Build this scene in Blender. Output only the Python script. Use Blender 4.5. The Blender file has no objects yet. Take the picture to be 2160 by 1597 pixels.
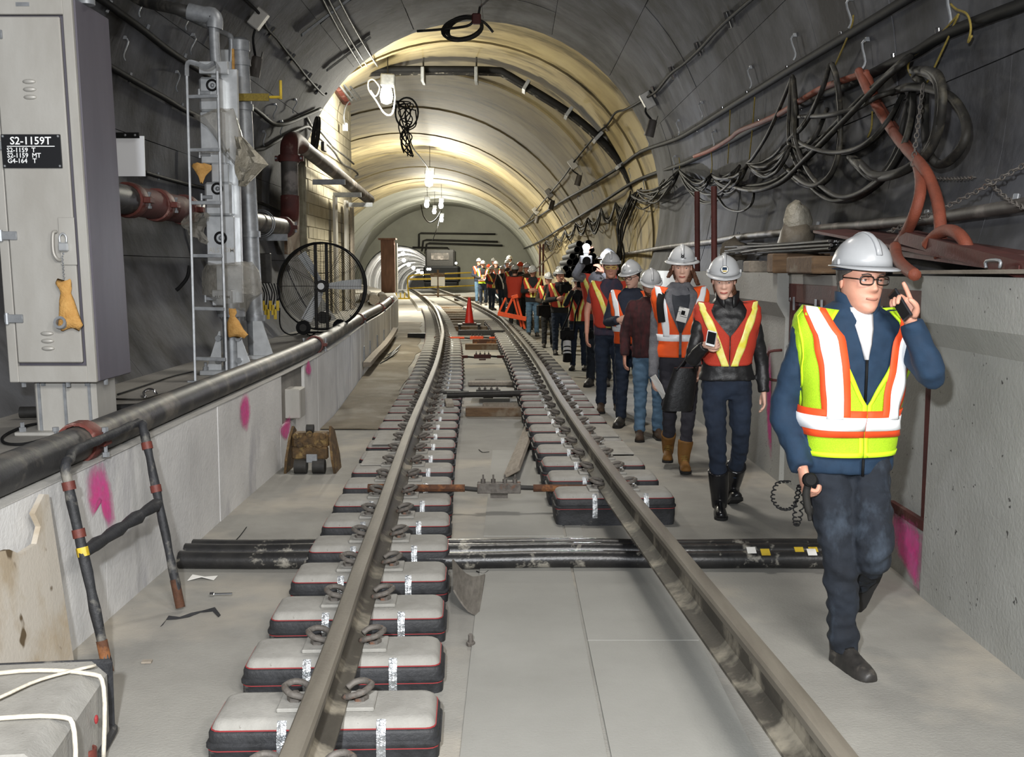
import bpy, math, random
from mathutils import Vector as V, Matrix, noise as mnoise
rnd = random.Random(11)
SC = bpy.context.scene
COL = SC.collection
# ---------------------------------------------------------------- camera
F = 2300.0
CZ = 1.69
TH = math.atan(233.5 / F)
cam = bpy.data.cameras.new('camera'); cam_o = bpy.data.objects.new('camera', cam); COL.objects.link(cam_o)
cam.sensor_fit = 'HORIZONTAL'; cam.sensor_width = 36.0; cam.lens = 36.0 * F / 2160.0
cam.clip_end = 400
cam_o.location = (0, 0, CZ); cam_o.rotation_euler = (math.pi / 2 - TH, 0, 0)
SC.camera = cam_o
# ---------------------------------------------------------------- world, lights, exposure
wd = bpy.data.worlds.new('world'); SC.world = wd; wd.use_nodes = True
wd.node_tree.nodes['Background'].inputs[0].default_value = (0.75, 0.8, 0.9, 1)
wd.node_tree.nodes['Background'].inputs[1].default_value = 0.04
def light(kind, loc, energy, col=(1, 1, 1), size=0.2, target=None, **kw):
    l = bpy.data.lights.new('light', kind); o = bpy.data.objects.new('light', l); COL.objects.link(o)
    l.energy = energy; l.color = col; o.location = loc
    if kind == 'AREA': l.size = size
    else: l.shadow_soft_size = size
    for k, v in kw.items(): setattr(l, k, v)
    if target is not None:
        o.rotation_euler = (V(target) - V(loc)).to_track_quat('-Z', 'Y').to_euler()
    return o
COOL = (0.93, 0.96, 1.0); WARM = (1.0, 0.90, 0.70); HALO = (1.0, 0.96, 0.83)
light('SPOT', (-0.30, -0.15, 2.12), 1150, COOL, 0.06, (0.2, 8, 1.5), spot_size=2.0, spot_blend=0.6)   # photographer's flash
light('AREA', (1.4, -2.0, 4.5), 240, (1.0, 0.97, 0.93), 1.2, (-1.2, 3.0, 0.2), spread=2.4)                          # tunnel lamp behind the viewer
light('AREA', (0.2, 9.0, 5.7), 85, (1.0, 0.95, 0.88), 0.9, (-0.2, 9.2, 0), spread=2.2)               # added fill, unseen above the frame, to brighten the middle floor
light('AREA', (1.9, 1.2, 3.4), 75, (1.0, 0.97, 0.93), 0.5, (-2.2, 5.5, 0.5))                             # added fill out of view at right, lifts the bench and cabinet
SC.view_settings.view_transform = 'Standard'; SC.view_settings.look = 'None'
SC.view_settings.exposure = 0.0; SC.view_settings.gamma = 1.0
SC.view_settings.use_curve_mapping = False
# ---------------------------------------------------------------- helpers: sight lines used to survey positions
def ray(px, py):
    dx = (px - 1080) / F; dy = -(py - 798.5) / F
    return V((dx, math.cos(TH) + dy * math.sin(TH), -math.sin(TH) + dy * math.cos(TH)))
C0 = V((0, 0, CZ))
def G(px, py, z=0.0):
    r = ray(px, py); return C0 + r * ((z - CZ) / r.z)
def W(px, py, y):
    r = ray(px, py); return C0 + r * (y / r.y)
def S(px, py, x):
    r = ray(px, py); return C0 + r * (x / r.x)
TX, TZ, TR = -0.6, 2.75, 3.2           # near tunnel: axis and radius
def L(px, py, inset=0.05):
    r = ray(px, py); R = TR - inset; ox, oz = -TX, CZ - TZ
    a = r.x ** 2 + r.z ** 2; b = 2 * (ox * r.x + oz * r.z); c = ox * ox + oz * oz - R * R
    return C0 + r * ((-b + math.sqrt(b * b - 4 * a * c)) / (2 * a))
def lerp(a, b, t): return a + (b - a) * t
def interp(tab, x):
    if x <= tab[0][0]: i = 0
    elif x >= tab[-1][0]: i = len(tab) - 2
    else:
        i = 0
        while tab[i + 1][0] < x: i += 1
    (x0, *a), (x1, *b) = tab[i], tab[i + 1]
    t = (x - x0) / (x1 - x0); r = [p + (q - p) * t for p, q in zip(a, b)]
    return r[0] if len(r) == 1 else r
def smooth(pts, n=6, closed=False):
    pts = [V(p) for p in pts]; m = len(pts); out = []
    if m < 3: return pts
    rng = range(m if closed else m - 1)
    for i in rng:
        if closed: p0, p1, p2, p3 = pts[i - 1], pts[i], pts[(i + 1) % m], pts[(i + 2) % m]
        else: p0, p1, p2, p3 = pts[max(i - 1, 0)], pts[i], pts[i + 1], pts[min(i + 2, m - 1)]
        for k in range(n):
            t = k / n
            out.append(0.5 * ((2 * p1) + (p2 - p0) * t + (2 * p0 - 5 * p1 + 4 * p2 - p3) * t * t + (3 * p1 - p0 - 3 * p2 + p3) * t ** 3))
    if not closed: out.append(pts[-1])
    return out
def rotm(rx=0, ry=0, rz=0):
    return Matrix.Rotation(rz, 4, 'Z') @ Matrix.Rotation(ry, 4, 'Y') @ Matrix.Rotation(rx, 4, 'X')
def frame_to(a, b):
    d = (V(b) - V(a)).normalized(); return Matrix.Translation(a) @ d.to_track_quat('Z', 'Y').to_matrix().to_4x4()
class MB:
    def __init__(s): s.v = []; s.f = []; s.m = []
    def add(s, vs, fs, mi=0):
        o = len(s.v); s.v += [V(v) for v in vs]; s.f += [[i + o for i in f] for f in fs]; s.m += [mi] * len(fs); return s
    def box(s, c, d, rot=None, ch=0.0, mi=0):
        hx, hy, hz = d[0] / 2, d[1] / 2, d[2] / 2; c = V(c)
        R = rot if rot is not None else Matrix.Identity(4)
        if not ch:
            vs = [V((x, y, z)) for x in (-hx, hx) for y in (-hy, hy) for z in (-hz, hz)]
            fs = [(0, 1, 3, 2), (4, 6, 7, 5), (0, 4, 5, 1), (2, 3, 7, 6), (0, 2, 6, 4), (1, 5, 7, 3)]
        else:
            ch = min(ch, hx * .9, hy * .9, hz * .9); vs = []; idx = {}
            for sx in (-1, 1):
                for sy in (-1, 1):
                    for sz in (-1, 1):
                        for a in range(3):
                            k = [ch, ch, ch]; k[a] = 0
                            idx[(sx, sy, sz, a)] = len(vs)
                            vs.append(V((sx * (hx - k[0]), sy * (hy - k[1]), sz * (hz - k[2]))))
            fs = []; q = ((-1, -1), (1, -1), (1, 1), (-1, 1))
            for a in range(3):
                for sg in (-1, 1):
                    f = []
                    for u, w in q:
                        t = [0, 0, 0]; t[a] = sg; t[(a + 1) % 3] = u; t[(a + 2) % 3] = w; f.append(idx[(*t, a)])
                    fs.append(f if sg > 0 else f[::-1])
            for a in range(3):
                b, c2 = (a + 1) % 3, (a + 2) % 3
                for u in (-1, 1):
                    for w in (-1, 1):
                        f = []
                        for e, ax in ((-1, b), (1, b), (1, c2), (-1, c2)):
                            t = [0, 0, 0]; t[a] = e; t[b] = u; t[c2] = w; f.append(idx[(*t, ax)])
                        fs.append(f if u * w < 0 else f[::-1])
            for sx in (-1, 1):
                for sy in (-1, 1):
                    for sz in (-1, 1):
                        f = [idx[(sx, sy, sz, a)] for a in range(3)]; fs.append(f if sx * sy * sz > 0 else f[::-1])
        return s.add([c + (R @ v) for v in vs], fs, mi)
    def tube(s, pts, r, n=8, mi=0, closed=False, flat=None):
        pts = [V(p) for p in pts]; m = len(pts); rr = r if isinstance(r, list) else [r] * m
        T = []
        for i in range(m):
            a = pts[(i - 1) % m] if (closed or i > 0) else pts[i]; b = pts[(i + 1) % m] if (closed or i < m - 1) else pts[i]
            d = b - a; T.append(d.normalized() if d.length > 1e-9 else V((0, 0, 1)))
        u = T[0].orthogonal().normalized() if flat is None else (V(flat) - T[0] * T[0].dot(V(flat))).normalized()
        vs = []
        for i in range(m):
            u = (u - T[i] * u.dot(T[i])); u = u.normalized() if u.length > 1e-6 else T[i].orthogonal().normalized()
            w = T[i].cross(u); q = rr[i]; qa, qb = q if isinstance(q, tuple) else (q, q)
            for k in range(n):
                a = 2 * math.pi * k / n; vs.append(pts[i] + u * (math.cos(a) * qa) + w * (math.sin(a) * qb))
        fs = []
        for i in range(m if closed else m - 1):
            j = (i + 1) % m
            for k in range(n):
                l = (k + 1) % n; fs.append((i * n + k, i * n + l, j * n + l, j * n + k))
        if not closed: fs += [tuple(range(n))[::-1], tuple((m - 1) * n + k for k in range(n))]
        return s.add(vs, fs, mi)
    def cyl(s, a, b, r, n=12, mi=0, r2=None): return s.tube([a, b], [r, r if r2 is None else r2], n, mi)
    def lathe(s, prof, M=None, n=16, mi=0, cap=True):      # profile of (radius, z)
        M = M or Matrix.Identity(4); vs = []; k = len(prof)
        for r, z in prof:
            for i in range(n):
                a = 2 * math.pi * i / n; vs.append(M @ V((r * math.cos(a), r * math.sin(a), z)))
        fs = [(i * n + j, i * n + (j + 1) % n, (i + 1) * n + (j + 1) % n, (i + 1) * n + j) for i in range(k - 1) for j in range(n)]
        if cap: fs += [tuple(range(n))[::-1], tuple((k - 1) * n + j for j in range(n))]
        return s.add(vs, fs, mi)
    def ball(s, c, r, n=12, m=8, M=None, mi=0):
        r = r if isinstance(r, (tuple, list)) else (r, r, r); vs = []; M = M or Matrix.Identity(4); c = V(c)
        for i in range(1, m):
            a = math.pi * i / m
            for j in range(n):
                b = 2 * math.pi * j / n
                vs.append(c + (M.to_3x3() @ V((r[0] * math.sin(a) * math.cos(b), r[1] * math.sin(a) * math.sin(b), r[2] * math.cos(a)))))
        fs = [(i * n + j, (i + 1) * n + j, (i + 1) * n + (j + 1) % n, i * n + (j + 1) % n) for i in range(m - 2) for j in range(n)]
        k = len(vs); vs += [c + (M.to_3x3() @ V((0, 0, r[2]))), c - (M.to_3x3() @ V((0, 0, r[2])))]
        fs += [(k, j, (j + 1) % n) for j in range(n)] + [(k + 1, (m - 2) * n + (j + 1) % n, (m - 2) * n + j) for j in range(n)]
        return s.add(vs, fs, mi)
    def loft(s, rings, mi=0, cap=True, closed=True):
        n = len(rings[0]); vs = [p for r in rings for p in r]; fs = []
        for i in range(len(rings) - 1):
            for k in range(n if closed else n - 1):
                l = (k + 1) % n; fs.append((i * n + k, i * n + l, (i + 1) * n + l, (i + 1) * n + k))
        if cap and closed: fs += [tuple(range(n))[::-1], tuple((len(rings) - 1) * n + k for k in range(n))]
        return s.add(vs, fs, mi)
    def rrect(s, rows, rc=.04, seg=4, mi=0):                # stacked rounded rectangles: rows of (z, half x, half y)
        R_ = []
        for z, hx, hy in rows:
            r = min(rc, hx * .9, hy * .9); ring = []
            for q, (sx, sy) in enumerate(((1, 1), (-1, 1), (-1, -1), (1, -1))):
                for k in range(seg + 1):
                    a = math.pi / 2 * (q + k / seg); ring.append(V((sx * (hx - r) + r * math.cos(a), sy * (hy - r) + r * math.sin(a), z)))
            R_.append(ring)
        return s.loft(R_, mi)
    def prism(s, poly, M, h, mi=0):                         # polygon in local XY, from z=0 to z=h
        n = len(poly)
        vs = [M @ V((x, y, 0)) for x, y in poly] + [M @ V((x, y, h)) for x, y in poly]
        fs = [tuple(range(n))[::-1], tuple(range(n, 2 * n))] + [(k, (k + 1) % n, n + (k + 1) % n, n + k) for k in range(n)]
        return s.add(vs, fs, mi)
    def sheet(s, P, th, mi=0):                              # grid of points given thickness along its normals
        a, b = len(P), len(P[0]); top = []; bot = []
        for i in range(a):
            for j in range(b):
                du = V(P[min(i + 1, a - 1)][j]) - V(P[max(i - 1, 0)][j]); dv = V(P[i][min(j + 1, b - 1)]) - V(P[i][max(j - 1, 0)])
                n = du.cross(dv); n = n.normalized() if n.length > 1e-12 else V((0, 0, 1))
                top.append(V(P[i][j]) + n * th / 2); bot.append(V(P[i][j]) - n * th / 2)
        N = a * b; fs = []
        for i in range(a - 1):
            for j in range(b - 1):
                q = (i * b + j, (i + 1) * b + j, (i + 1) * b + j + 1, i * b + j + 1); fs.append(q); fs.append(tuple(N + t for t in q[::-1]))
        edge = [j for j in range(b)] + [i * b + b - 1 for i in range(1, a)] + [(a - 1) * b + j for j in range(b - 2, -1, -1)] + [i * b for i in range(a - 2, 0, -1)]
        for k in range(len(edge)):
            p, q = edge[k], edge[(k + 1) % len(edge)]; fs.append((p, q, N + q, N + p))
        return s.add(top + bot, fs, mi)
    def jitter(s, amp, freq=6.0, seed=0.0):
        for v in s.v:
            n = mnoise.noise_vector(v * freq + V((seed, seed * 2, 0))); v += n * amp
        return s
    def mesh(s, name, mats, off, smooth=False):
        me = bpy.data.meshes.new(name)
        me.from_pydata([tuple(v - off) for v in s.v], [], s.f)
        for m in (mats if isinstance(mats, (list, tuple)) else [mats]): me.materials.append(m)
        me.polygons.foreach_set('material_index', s.m)
        if smooth: me.polygons.foreach_set('use_smooth', [True] * len(me.polygons))
        me.update()
        if smooth is not True and smooth: me.set_sharp_from_angle(angle=math.radians(smooth))
        return me
    def build(s, name, mats, parent=None, smooth=False, label=None, cat=None, group=None, kind=None):
        if parent is not None: off = ORG[parent.name]
        else:
            lo = V((min(v.x for v in s.v), min(v.y for v in s.v), min(v.z for v in s.v))); hi = V((max(v.x for v in s.v), max(v.y for v in s.v), max(v.z for v in s.v)))
            off = V(((lo.x + hi.x) / 2, (lo.y + hi.y) / 2, lo.z))
        o = bpy.data.objects.new(name, s.mesh(name, mats, off, smooth)); COL.objects.link(o)
        if parent is not None: o.parent = parent; ORG[o.name] = off
        else: o.location = off; ORG[o.name] = off
        return tag(o, label, cat, group, kind)
ORG = {}
def tag(o, label=None, cat=None, group=None, kind=None):
    if label: o['label'] = label
    if cat: o['category'] = cat
    if group: o['group'] = group
    if kind: o['kind'] = kind
    return o
def thing(name, label, cat, loc=(0, 0, 0), rz=0.0, group=None, kind=None):
    o = bpy.data.objects.new(name, None); COL.objects.link(o); o.empty_display_size = 0.1
    o.location = loc; o.rotation_euler = (0, 0, rz); ORG[o.name] = V(loc) if not rz else V((0, 0, 0))
    return tag(o, label, cat, group, kind)
def local(o): ORG[o.name] = V((0, 0, 0)); return o          # parts of o are given in its own axes
def dup(root, loc, rz=0.0, label=None, group=None):
    r = root.copy(); COL.objects.link(r); r.location = loc; r.rotation_euler = (0, 0, rz)
    if label: r['label'] = label
    if group: r['group'] = group
    def rec(a, b):
        for ch in KIDS.get(a.name, ()):
            c = ch.copy(); COL.objects.link(c); c.parent = b; rec(ch, c)
    rec(root, r); return r
KIDS = {}
def index_kids(root):
    def rec(a):
        KIDS[a.name] = list(a.children)
        for c in a.children: rec(c)
    rec(root)
# ---------------------------------------------------------------- materials
def srgb(h):
    if isinstance(h, (tuple, list)): return (*h[:3], 1)
    h = h.lstrip('#'); r = []
    for i in (0, 2, 4):
        c = int(h[i:i + 2], 16) / 255; r.append(c / 12.92 if c <= .04045 else ((c + .055) / 1.055) ** 2.4)
    return (*r, 1)
def mat(name, c1, c2=None, scale=6.0, rough=0.8, metal=0.0, bump=0.0, bscale=60.0, spread=(0.35, 0.65), stretch=(1, 1, 1), world=False,
        third=None, tscale=2.0, tspread=(0.5, 0.62), tstretch=(1, 1, 1), emit=0.0, trans=0.0, alpha=1.0, coat=0.0, sheen=0.0, fleck=None, fscale=90, fcut=0.68, spec=None):
    m = bpy.data.materials.new(name); m.use_nodes = True; nt = m.node_tree; N = nt.nodes; K = nt.links
    b = N['Principled BSDF']; b.inputs['Roughness'].default_value = rough; b.inputs['Metallic'].default_value = metal
    if spec is not None: b.inputs['Specular IOR Level'].default_value = spec
    if coat: b.inputs['Coat Weight'].default_value = coat; b.inputs['Coat Roughness'].default_value = 0.15
    if sheen: b.inputs['Sheen Weight'].default_value = sheen
    if trans: b.inputs['Transmission Weight'].default_value = trans
    if alpha < 1: b.inputs['Alpha'].default_value = alpha
    b.inputs['Base Color'].default_value = srgb(c1)
    if emit: b.inputs['Emission Color'].default_value = srgb(c1); b.inputs['Emission Strength'].default_value = emit
    src = None
    def coords(st):
        if world: g = N.new('ShaderNodeNewGeometry').outputs['Position']
        else: g = N.new('ShaderNodeTexCoord').outputs['Object']
        if tuple(st) != (1, 1, 1):
            mp = N.new('ShaderNodeMapping'); mp.inputs['Scale'].default_value = st; K.new(g, mp.inputs['Vector']); g = mp.outputs[0]
        return g
    def noise(sc, st, det=5.0):
        n = N.new('ShaderNodeTexNoise'); n.inputs['Scale'].default_value = sc; n.inputs['Detail'].default_value = det; n.inputs['Roughness'].default_value = 0.62
        K.new(coords(st), n.inputs['Vector']); return n.outputs['Fac']
    def mask(fac, lo, hi):
        r = N.new('ShaderNodeMapRange'); r.inputs['From Min'].default_value = lo; r.inputs['From Max'].default_value = hi; K.new(fac, r.inputs['Value']); return r.outputs[0]
    def mix(f, a, c):
        x = N.new('ShaderNodeMix'); x.data_type = 'RGBA'; K.new(f, x.inputs['Factor'])
        if isinstance(a, tuple): x.inputs['A'].default_value = a
        else: K.new(a, x.inputs['A'])
        x.inputs['B'].default_value = c; return x.outputs['Result']
    if c2:
        src = mix(mask(noise(scale, stretch), *spread), srgb(c1), srgb(c2))
    if third:
        src = mix(mask(noise(tscale, tstretch), *tspread), src if src is not None else srgb(c1), srgb(third))
    if fleck:
        src = mix(mask(noise(fscale, (1, 1, 1), 2.0), fcut, fcut + .04), src if src is not None else srgb(c1), srgb(fleck))
    if src is not None: K.new(src, b.inputs['Base Color'])
    if bump:
        bp = N.new('ShaderNodeBump'); bp.inputs['Strength'].default_value = bump; bp.inputs['Distance'].default_value = 0.02
        K.new(noise(bscale, (1, 1, 1), 4.0), bp.inputs['Height']); K.new(bp.outputs[0], b.inputs['Normal'])
    return m
M = {}
def defm(k, *a, **kw): M[k] = mat(k, *a, **kw)
defm('floor', '#94928b', '#817f79', scale=1.3, rough=.92, bump=.25, bscale=70, world=True, third='#a8a194', tscale=.5, fleck='#77746f', fscale=60, fcut=.72)
defm('floor_dirt', '#7d7361', '#5e5443', scale=1.6, rough=.95, bump=.4, bscale=30, world=True, third='#8f887a', tscale=.8)
defm('slab', '#96958f', '#898882', scale=.9, rough=.9, bump=.15, bscale=90, world=True)
defm('lining', '#616266', '#3d3c3b', scale=1.1, rough=.8, spec=.12, bump=.25, bscale=14, world=True, third='#707073', tscale=.7, tspread=(.58, .76), tstretch=(1.5, 2.2, .5))
defm('lining_joint', '#343331', '#2a2927', rough=.9)
defm('cavern', '#a1946f', '#877a5a', scale=.8, rough=.7, spec=.25, bump=.08, bscale=9, world=True, third='#4d4534', tscale=.6, tspread=(.50, .68), tstretch=(.8, 2.6, .8))
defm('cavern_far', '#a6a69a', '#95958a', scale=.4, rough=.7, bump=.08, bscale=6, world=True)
defm('bench', '#d2d1ce', '#b8b7b5', scale=1.1, rough=.85, bump=.2, bscale=35, world=True, third='#929197', tscale=1.0, tspread=(.55, .7), tstretch=(1, 1.2, .45))
defm('bench_top', '#85827c', '#6f6c66', scale=1.4, rough=.9, bump=.25, bscale=40, world=True)
defm('wallr', '#a8a8a3', '#989892', scale=1.2, rough=.85, bump=.25, bscale=45, world=True, third='#a9a9a6', tscale=.9, tspread=(.58, .75), fleck='#4a4946', fscale=22, fcut=.70)
defm('cmu', '#aca38c', '#989079', scale=3, rough=.9, bump=.25, bscale=50, world=True)
defm('mortar', '#a39c86', '#8c866f', rough=.95, world=True)
defm('rail', '#4a453c', '#36322b', scale=9, rough=.7, metal=.15, bump=.1, bscale=50, third='#8b8475', tscale=3, stretch=(1, .2, 1))
defm('railtop', '#6d675c', '#575147', scale=6, rough=.65, metal=.15, bump=.08, bscale=40, stretch=(2, .2, 1))
defm('block', '#989690', '#86847e', scale=7, rough=.9, bump=.2, bscale=90, fleck='#7c7972', fscale=40, fcut=.7)
defm('boot', '#2b2c2f', '#1d1e20', scale=12, rough=.65, bump=.25, bscale=40, third='#77746c', tscale=5, tspread=(.58, .7))
defm('redline', '#8e2a2c', rough=.7)
defm('foil', '#d5d8da', '#8f9396', scale=30, rough=.25, metal=.7, bump=.5, bscale=50)
defm('clip', '#6b6660', '#4f4a45', scale=25, rough=.7, metal=.2, bump=.2, third='#6e4a36', tscale=14, tspread=(.6, .7))
defm('rust', '#5a3a27', '#40291d', scale=18, rough=.8, metal=.2, bump=.3, third='#8a5a35', tscale=9)
defm('redrust', '#572721', '#431d18', scale=5, rough=.7, bump=.15, bscale=40, third='#7d6a60', tscale=3, tspread=(.6, .75))
defm('couple', '#683026', '#53261f', scale=12, rough=.6, bump=.15, third='#a0837a', tscale=7, tspread=(.58, .72))
defm('pipe', '#3a3a3a', '#2a2a2b', scale=5, rough=.5, metal=.1, bump=.08, third='#6a655d', tscale=4, tspread=(.5, .66), tstretch=(1, 1, 1))
defm('pipe_dust', '#4f4a44', '#3d3935', scale=5, rough=.6, bump=.08, third='#77706a', tscale=3)
defm('black', '#131314', '#1b1b1b', scale=10, rough=.7, spec=.15)
defm('blackpipe', '#1b1b1c', '#2b2a29', scale=8, rough=.35, third='#8b877d', tscale=9, tspread=(.57, .66), bump=.1)
defm('cable', '#1b1a18', '#282622', scale=9, rough=.65, spec=.3, third='#4d493e', tscale=6, tspread=(.52, .7))
defm('conduit', '#3d3c3a', '#302f2d', scale=7, rough=.55, metal=.1, third='#5b5851', tscale=5)
defm('galv', '#94979a', '#7d8083', scale=14, rough=.45, metal=.35, bump=.03)
defm('alu', '#c9ccce', '#b7babc', scale=10, rough=.38, metal=.55)
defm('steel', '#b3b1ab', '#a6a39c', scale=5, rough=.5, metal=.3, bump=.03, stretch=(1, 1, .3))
defm('steel_shaded', '#6d6a72', '#635f68', scale=4, rough=.5, metal=.4, stretch=(1, 1, .2))  # darker copy of steel: shade of the cabinet's side put into the colour
defm('chrome', '#dcdcdc', rough=.18, metal=1.0)
defm('darkmetal', '#383633', '#292826', scale=15, rough=.65, metal=.25)
defm('white', '#eceeee', rough=.5)
defm('whiteboard', '#f6f8fb', rough=.25)
defm('sign_black', '#17181b', rough=.4)
defm('tan', '#c79a58', '#b58645', scale=20, rough=.8, bump=.5, bscale=60)
defm('plastic', '#a8a49a', '#878379', scale=14, rough=.1, alpha=.42, bump=1.0, bscale=30)
defm('plasticdull', '#b7b1a2', '#9e9888', scale=9, rough=.2, alpha=.8, bump=.9, bscale=24)
defm('wood', '#6f5840', '#584431', scale=5, rough=.85, bump=.2, stretch=(1, 7, 7), third='#7d7160', tscale=4)
defm('wood_gray', '#948b7e', '#7f766a', scale=6, rough=.9, bump=.2, stretch=(6, 1, 6))
defm('wood_pink', '#8b6a5c', '#70554a', scale=3, rough=.85, bump=.1, stretch=(4, 4, .6))
defm('ply', '#a89a84', '#988a74', scale=2.5, rough=.9, bump=.12, fleck='#55462f', fscale=7, fcut=.66, third='#b2ab9f', tscale=1.5)
defm('orange', '#e0521c', '#c9461a', scale=8, rough=.55)
defm('cone', '#d52a1d', '#b8241a', scale=8, rough=.5)
defm('yellow', '#d2b32c', '#b3972a', scale=9, rough=.55)
defm('hose', '#7f402c', '#6e3725', scale=12, rough=.7, bump=.25, bscale=120)
defm('rope', '#8c7a34', '#73642c', scale=60, rough=.9)
defm('ropewhite', '#cfc8b8', '#b7b0a1', scale=60, rough=.9)
defm('pink', '#e0308c', '#cf5597', scale=12, rough=.9)
def spray_alpha(m, dens=.85):                            # spray coat thins out towards its rim
    nt = m.node_tree; N, K = nt.nodes, nt.links; b = N['Principled BSDF']; tc = N.new('ShaderNodeTexCoord'); at_ = N.new('ShaderNodeAttribute'); at_.attribute_name = 'coat'
    nz = N.new('ShaderNodeTexNoise'); nz.inputs['Scale'].default_value = 22; nz.inputs['Detail'].default_value = 5; K.new(tc.outputs['Object'], nz.inputs['Vector'])
    a = N.new('ShaderNodeMath'); a.operation = 'MULTIPLY_ADD'; K.new(at_.outputs['Fac'], a.inputs[0]); a.inputs[1].default_value = dens; K.new(nz.outputs['Fac'], a.inputs[2])
    c = N.new('ShaderNodeMath'); c.operation = 'SUBTRACT'; c.use_clamp = True; K.new(a.outputs[0], c.inputs[0]); c.inputs[1].default_value = .62; K.new(c.outputs[0], b.inputs['Alpha'])
spray_alpha(M['pink'])
defm('tarp', '#6b6356', '#585146', scale=4, rough=.6, bump=.5, bscale=14)
defm('paper', '#e6e4de', rough=.8)
defm('lamp', (1.0, .96, .84), emit=22.0)
defm('lamp_far', (1.0, .98, .9), emit=14.0)
defm('flashglow', (.93, .95, 1.0), emit=60.0)
defm('rubber', '#6f6a62', '#57524b', scale=8, rough=.8, bump=.1, stretch=(6, 1, 6))
defm('concrete_pale', '#b1afaa', '#a3a19b', scale=4, rough=.9, bump=.2)
defm('fanblade', '#f0f2f3', '#e4e6e8', scale=6, rough=.4, metal=.0)
defm('machine', '#6b5230', '#3a2c1b', scale=14, rough=.75, metal=.1, bump=.3, third='#8a7244', tscale=10, tspread=(.55, .66))
# ================================================================= the setting
def struct(name, mb, m, parent=None, smooth=False):
    return mb.build(name, m, parent, smooth, kind=None if parent else 'structure')
# --- floor
mb = MB(); mb.box((-1.5, 40, -.15), (16, 92, .3)); floor = struct('floor', mb, M['floor'])
for i, (x0, x1, y0, y1, h) in enumerate(((-.18, .33, 2.2, 6.1, .008), (.345, .85, 2.2, 4.8, .008), (.345, .85, 4.815, 6.1, .006), (-.18, .33, 6.75, 10.0, .007), (.345, .45, 6.75, 10.0, .005))):
    m2 = MB(); m2.box(((x0 + x1) / 2, (y0 + y1) / 2, h / 2), (x1 - x0, y1 - y0, h)); m2.build('slab', M['slab'], floor)
m2 = MB(); P = []
for i in range(26):
    y = 11.3 + i * .9; xl = interp([(7, -1.93), (12.5, -2.05), (17.8, -2.4), (25.2, -2.8), (32, -3.4)], y); P.append([(xl + .02, y, .012 + .01 * mnoise.noise(V((y, 0, 0)))), (xl + .42 + .1 * mnoise.noise(V((y * 2, 5, 0))), y, .016), (xl + .70 + .14 * mnoise.noise(V((y * 1.7, 3, 0))), y, .006)])
m2.sheet(P, .008); m2.build('floor_dirt', M['floor_dirt'], floor)
# --- near tunnel lining: shell and separate panels
NS, A0, A1 = 48, math.radians(-21), math.radians(219)
def arc(cx, cz, R, a): return V((cx + R * math.cos(a), 0, cz + R * math.sin(a)))
YE = 19.3
mb = MB(); ri = []
for y in (-6.0, YE):
    ri.append([arc(TX, TZ, TR + .03, lerp(A0, A1, k / NS)) + V((0, y, 0)) for k in range(NS + 1)] + [arc(TX, TZ, TR + .35, lerp(A1, A0, k / NS)) + V((0, y, 0)) for k in range(NS + 1)])
mb.loft(ri); ceil = struct('ceiling', mb, M['lining_joint'])
NP = 11; RL = (YE + 6) / 15
protos = []
for v in range(3):
    m2 = MB(); da = (A1 - A0) / NP; g = .0035 / TR; r0 = TR + (.0, .006, -.005)[v]
    rings = []
    for y in (-RL / 2 + .0035, RL / 2 - .0035):
        rings.append([arc(0, 0, r0, lerp(-da / 2 + g, da / 2 - g, k / 5)) + V((0, y, 0)) for k in range(6)] + [arc(0, 0, TR + .045, lerp(da / 2 - g, -da / 2 + g, k / 5)) + V((0, y, 0)) for k in range(6)])
    m2.loft(rings); protos.append(m2.mesh('lining_panel', M['lining'], V((0, 0, 0)), 30))
for i in range(15):
    for j in range(NP):
        o = bpy.data.objects.new('lining_panel', protos[rnd.randrange(3)]); COL.objects.link(o); o.parent = ceil
        a = A0 + (j + .5) * (A1 - A0) / NP
        o.location = V((TX, -6 + (i + .5) * RL, TZ)) - ceil.location; o.rotation_euler = (0, -a, 0)
# closing walls: ring between the two linings, and the tunnel behind the viewer
mb = MB(); n = 40
inner = [arc(TX, TZ, TR + .02, lerp(A0, A1, k / n)) for k in range(n + 1)]; outer = [arc(TX, TZ, 6.5, lerp(A0, A1, k / n)) for k in range(n + 1)]
for y0, y1 in ((YE, YE + .25),):
    mb.loft([[p + V((0, y0, 0)) for p in inner], [p + V((0, y0, 0)) for p in outer], [p + V((0, y1, 0)) for p in outer], [p + V((0, y1, 0)) for p in inner], [p + V((0, y0, 0)) for p in inner]], closed=False)
struct('wall_ring', mb, M['lining'])
mb = MB(); mb.box((-.6, -6.1, 2.5), (8, .2, 8)); struct('wall_back', mb, M['lining'])
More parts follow.
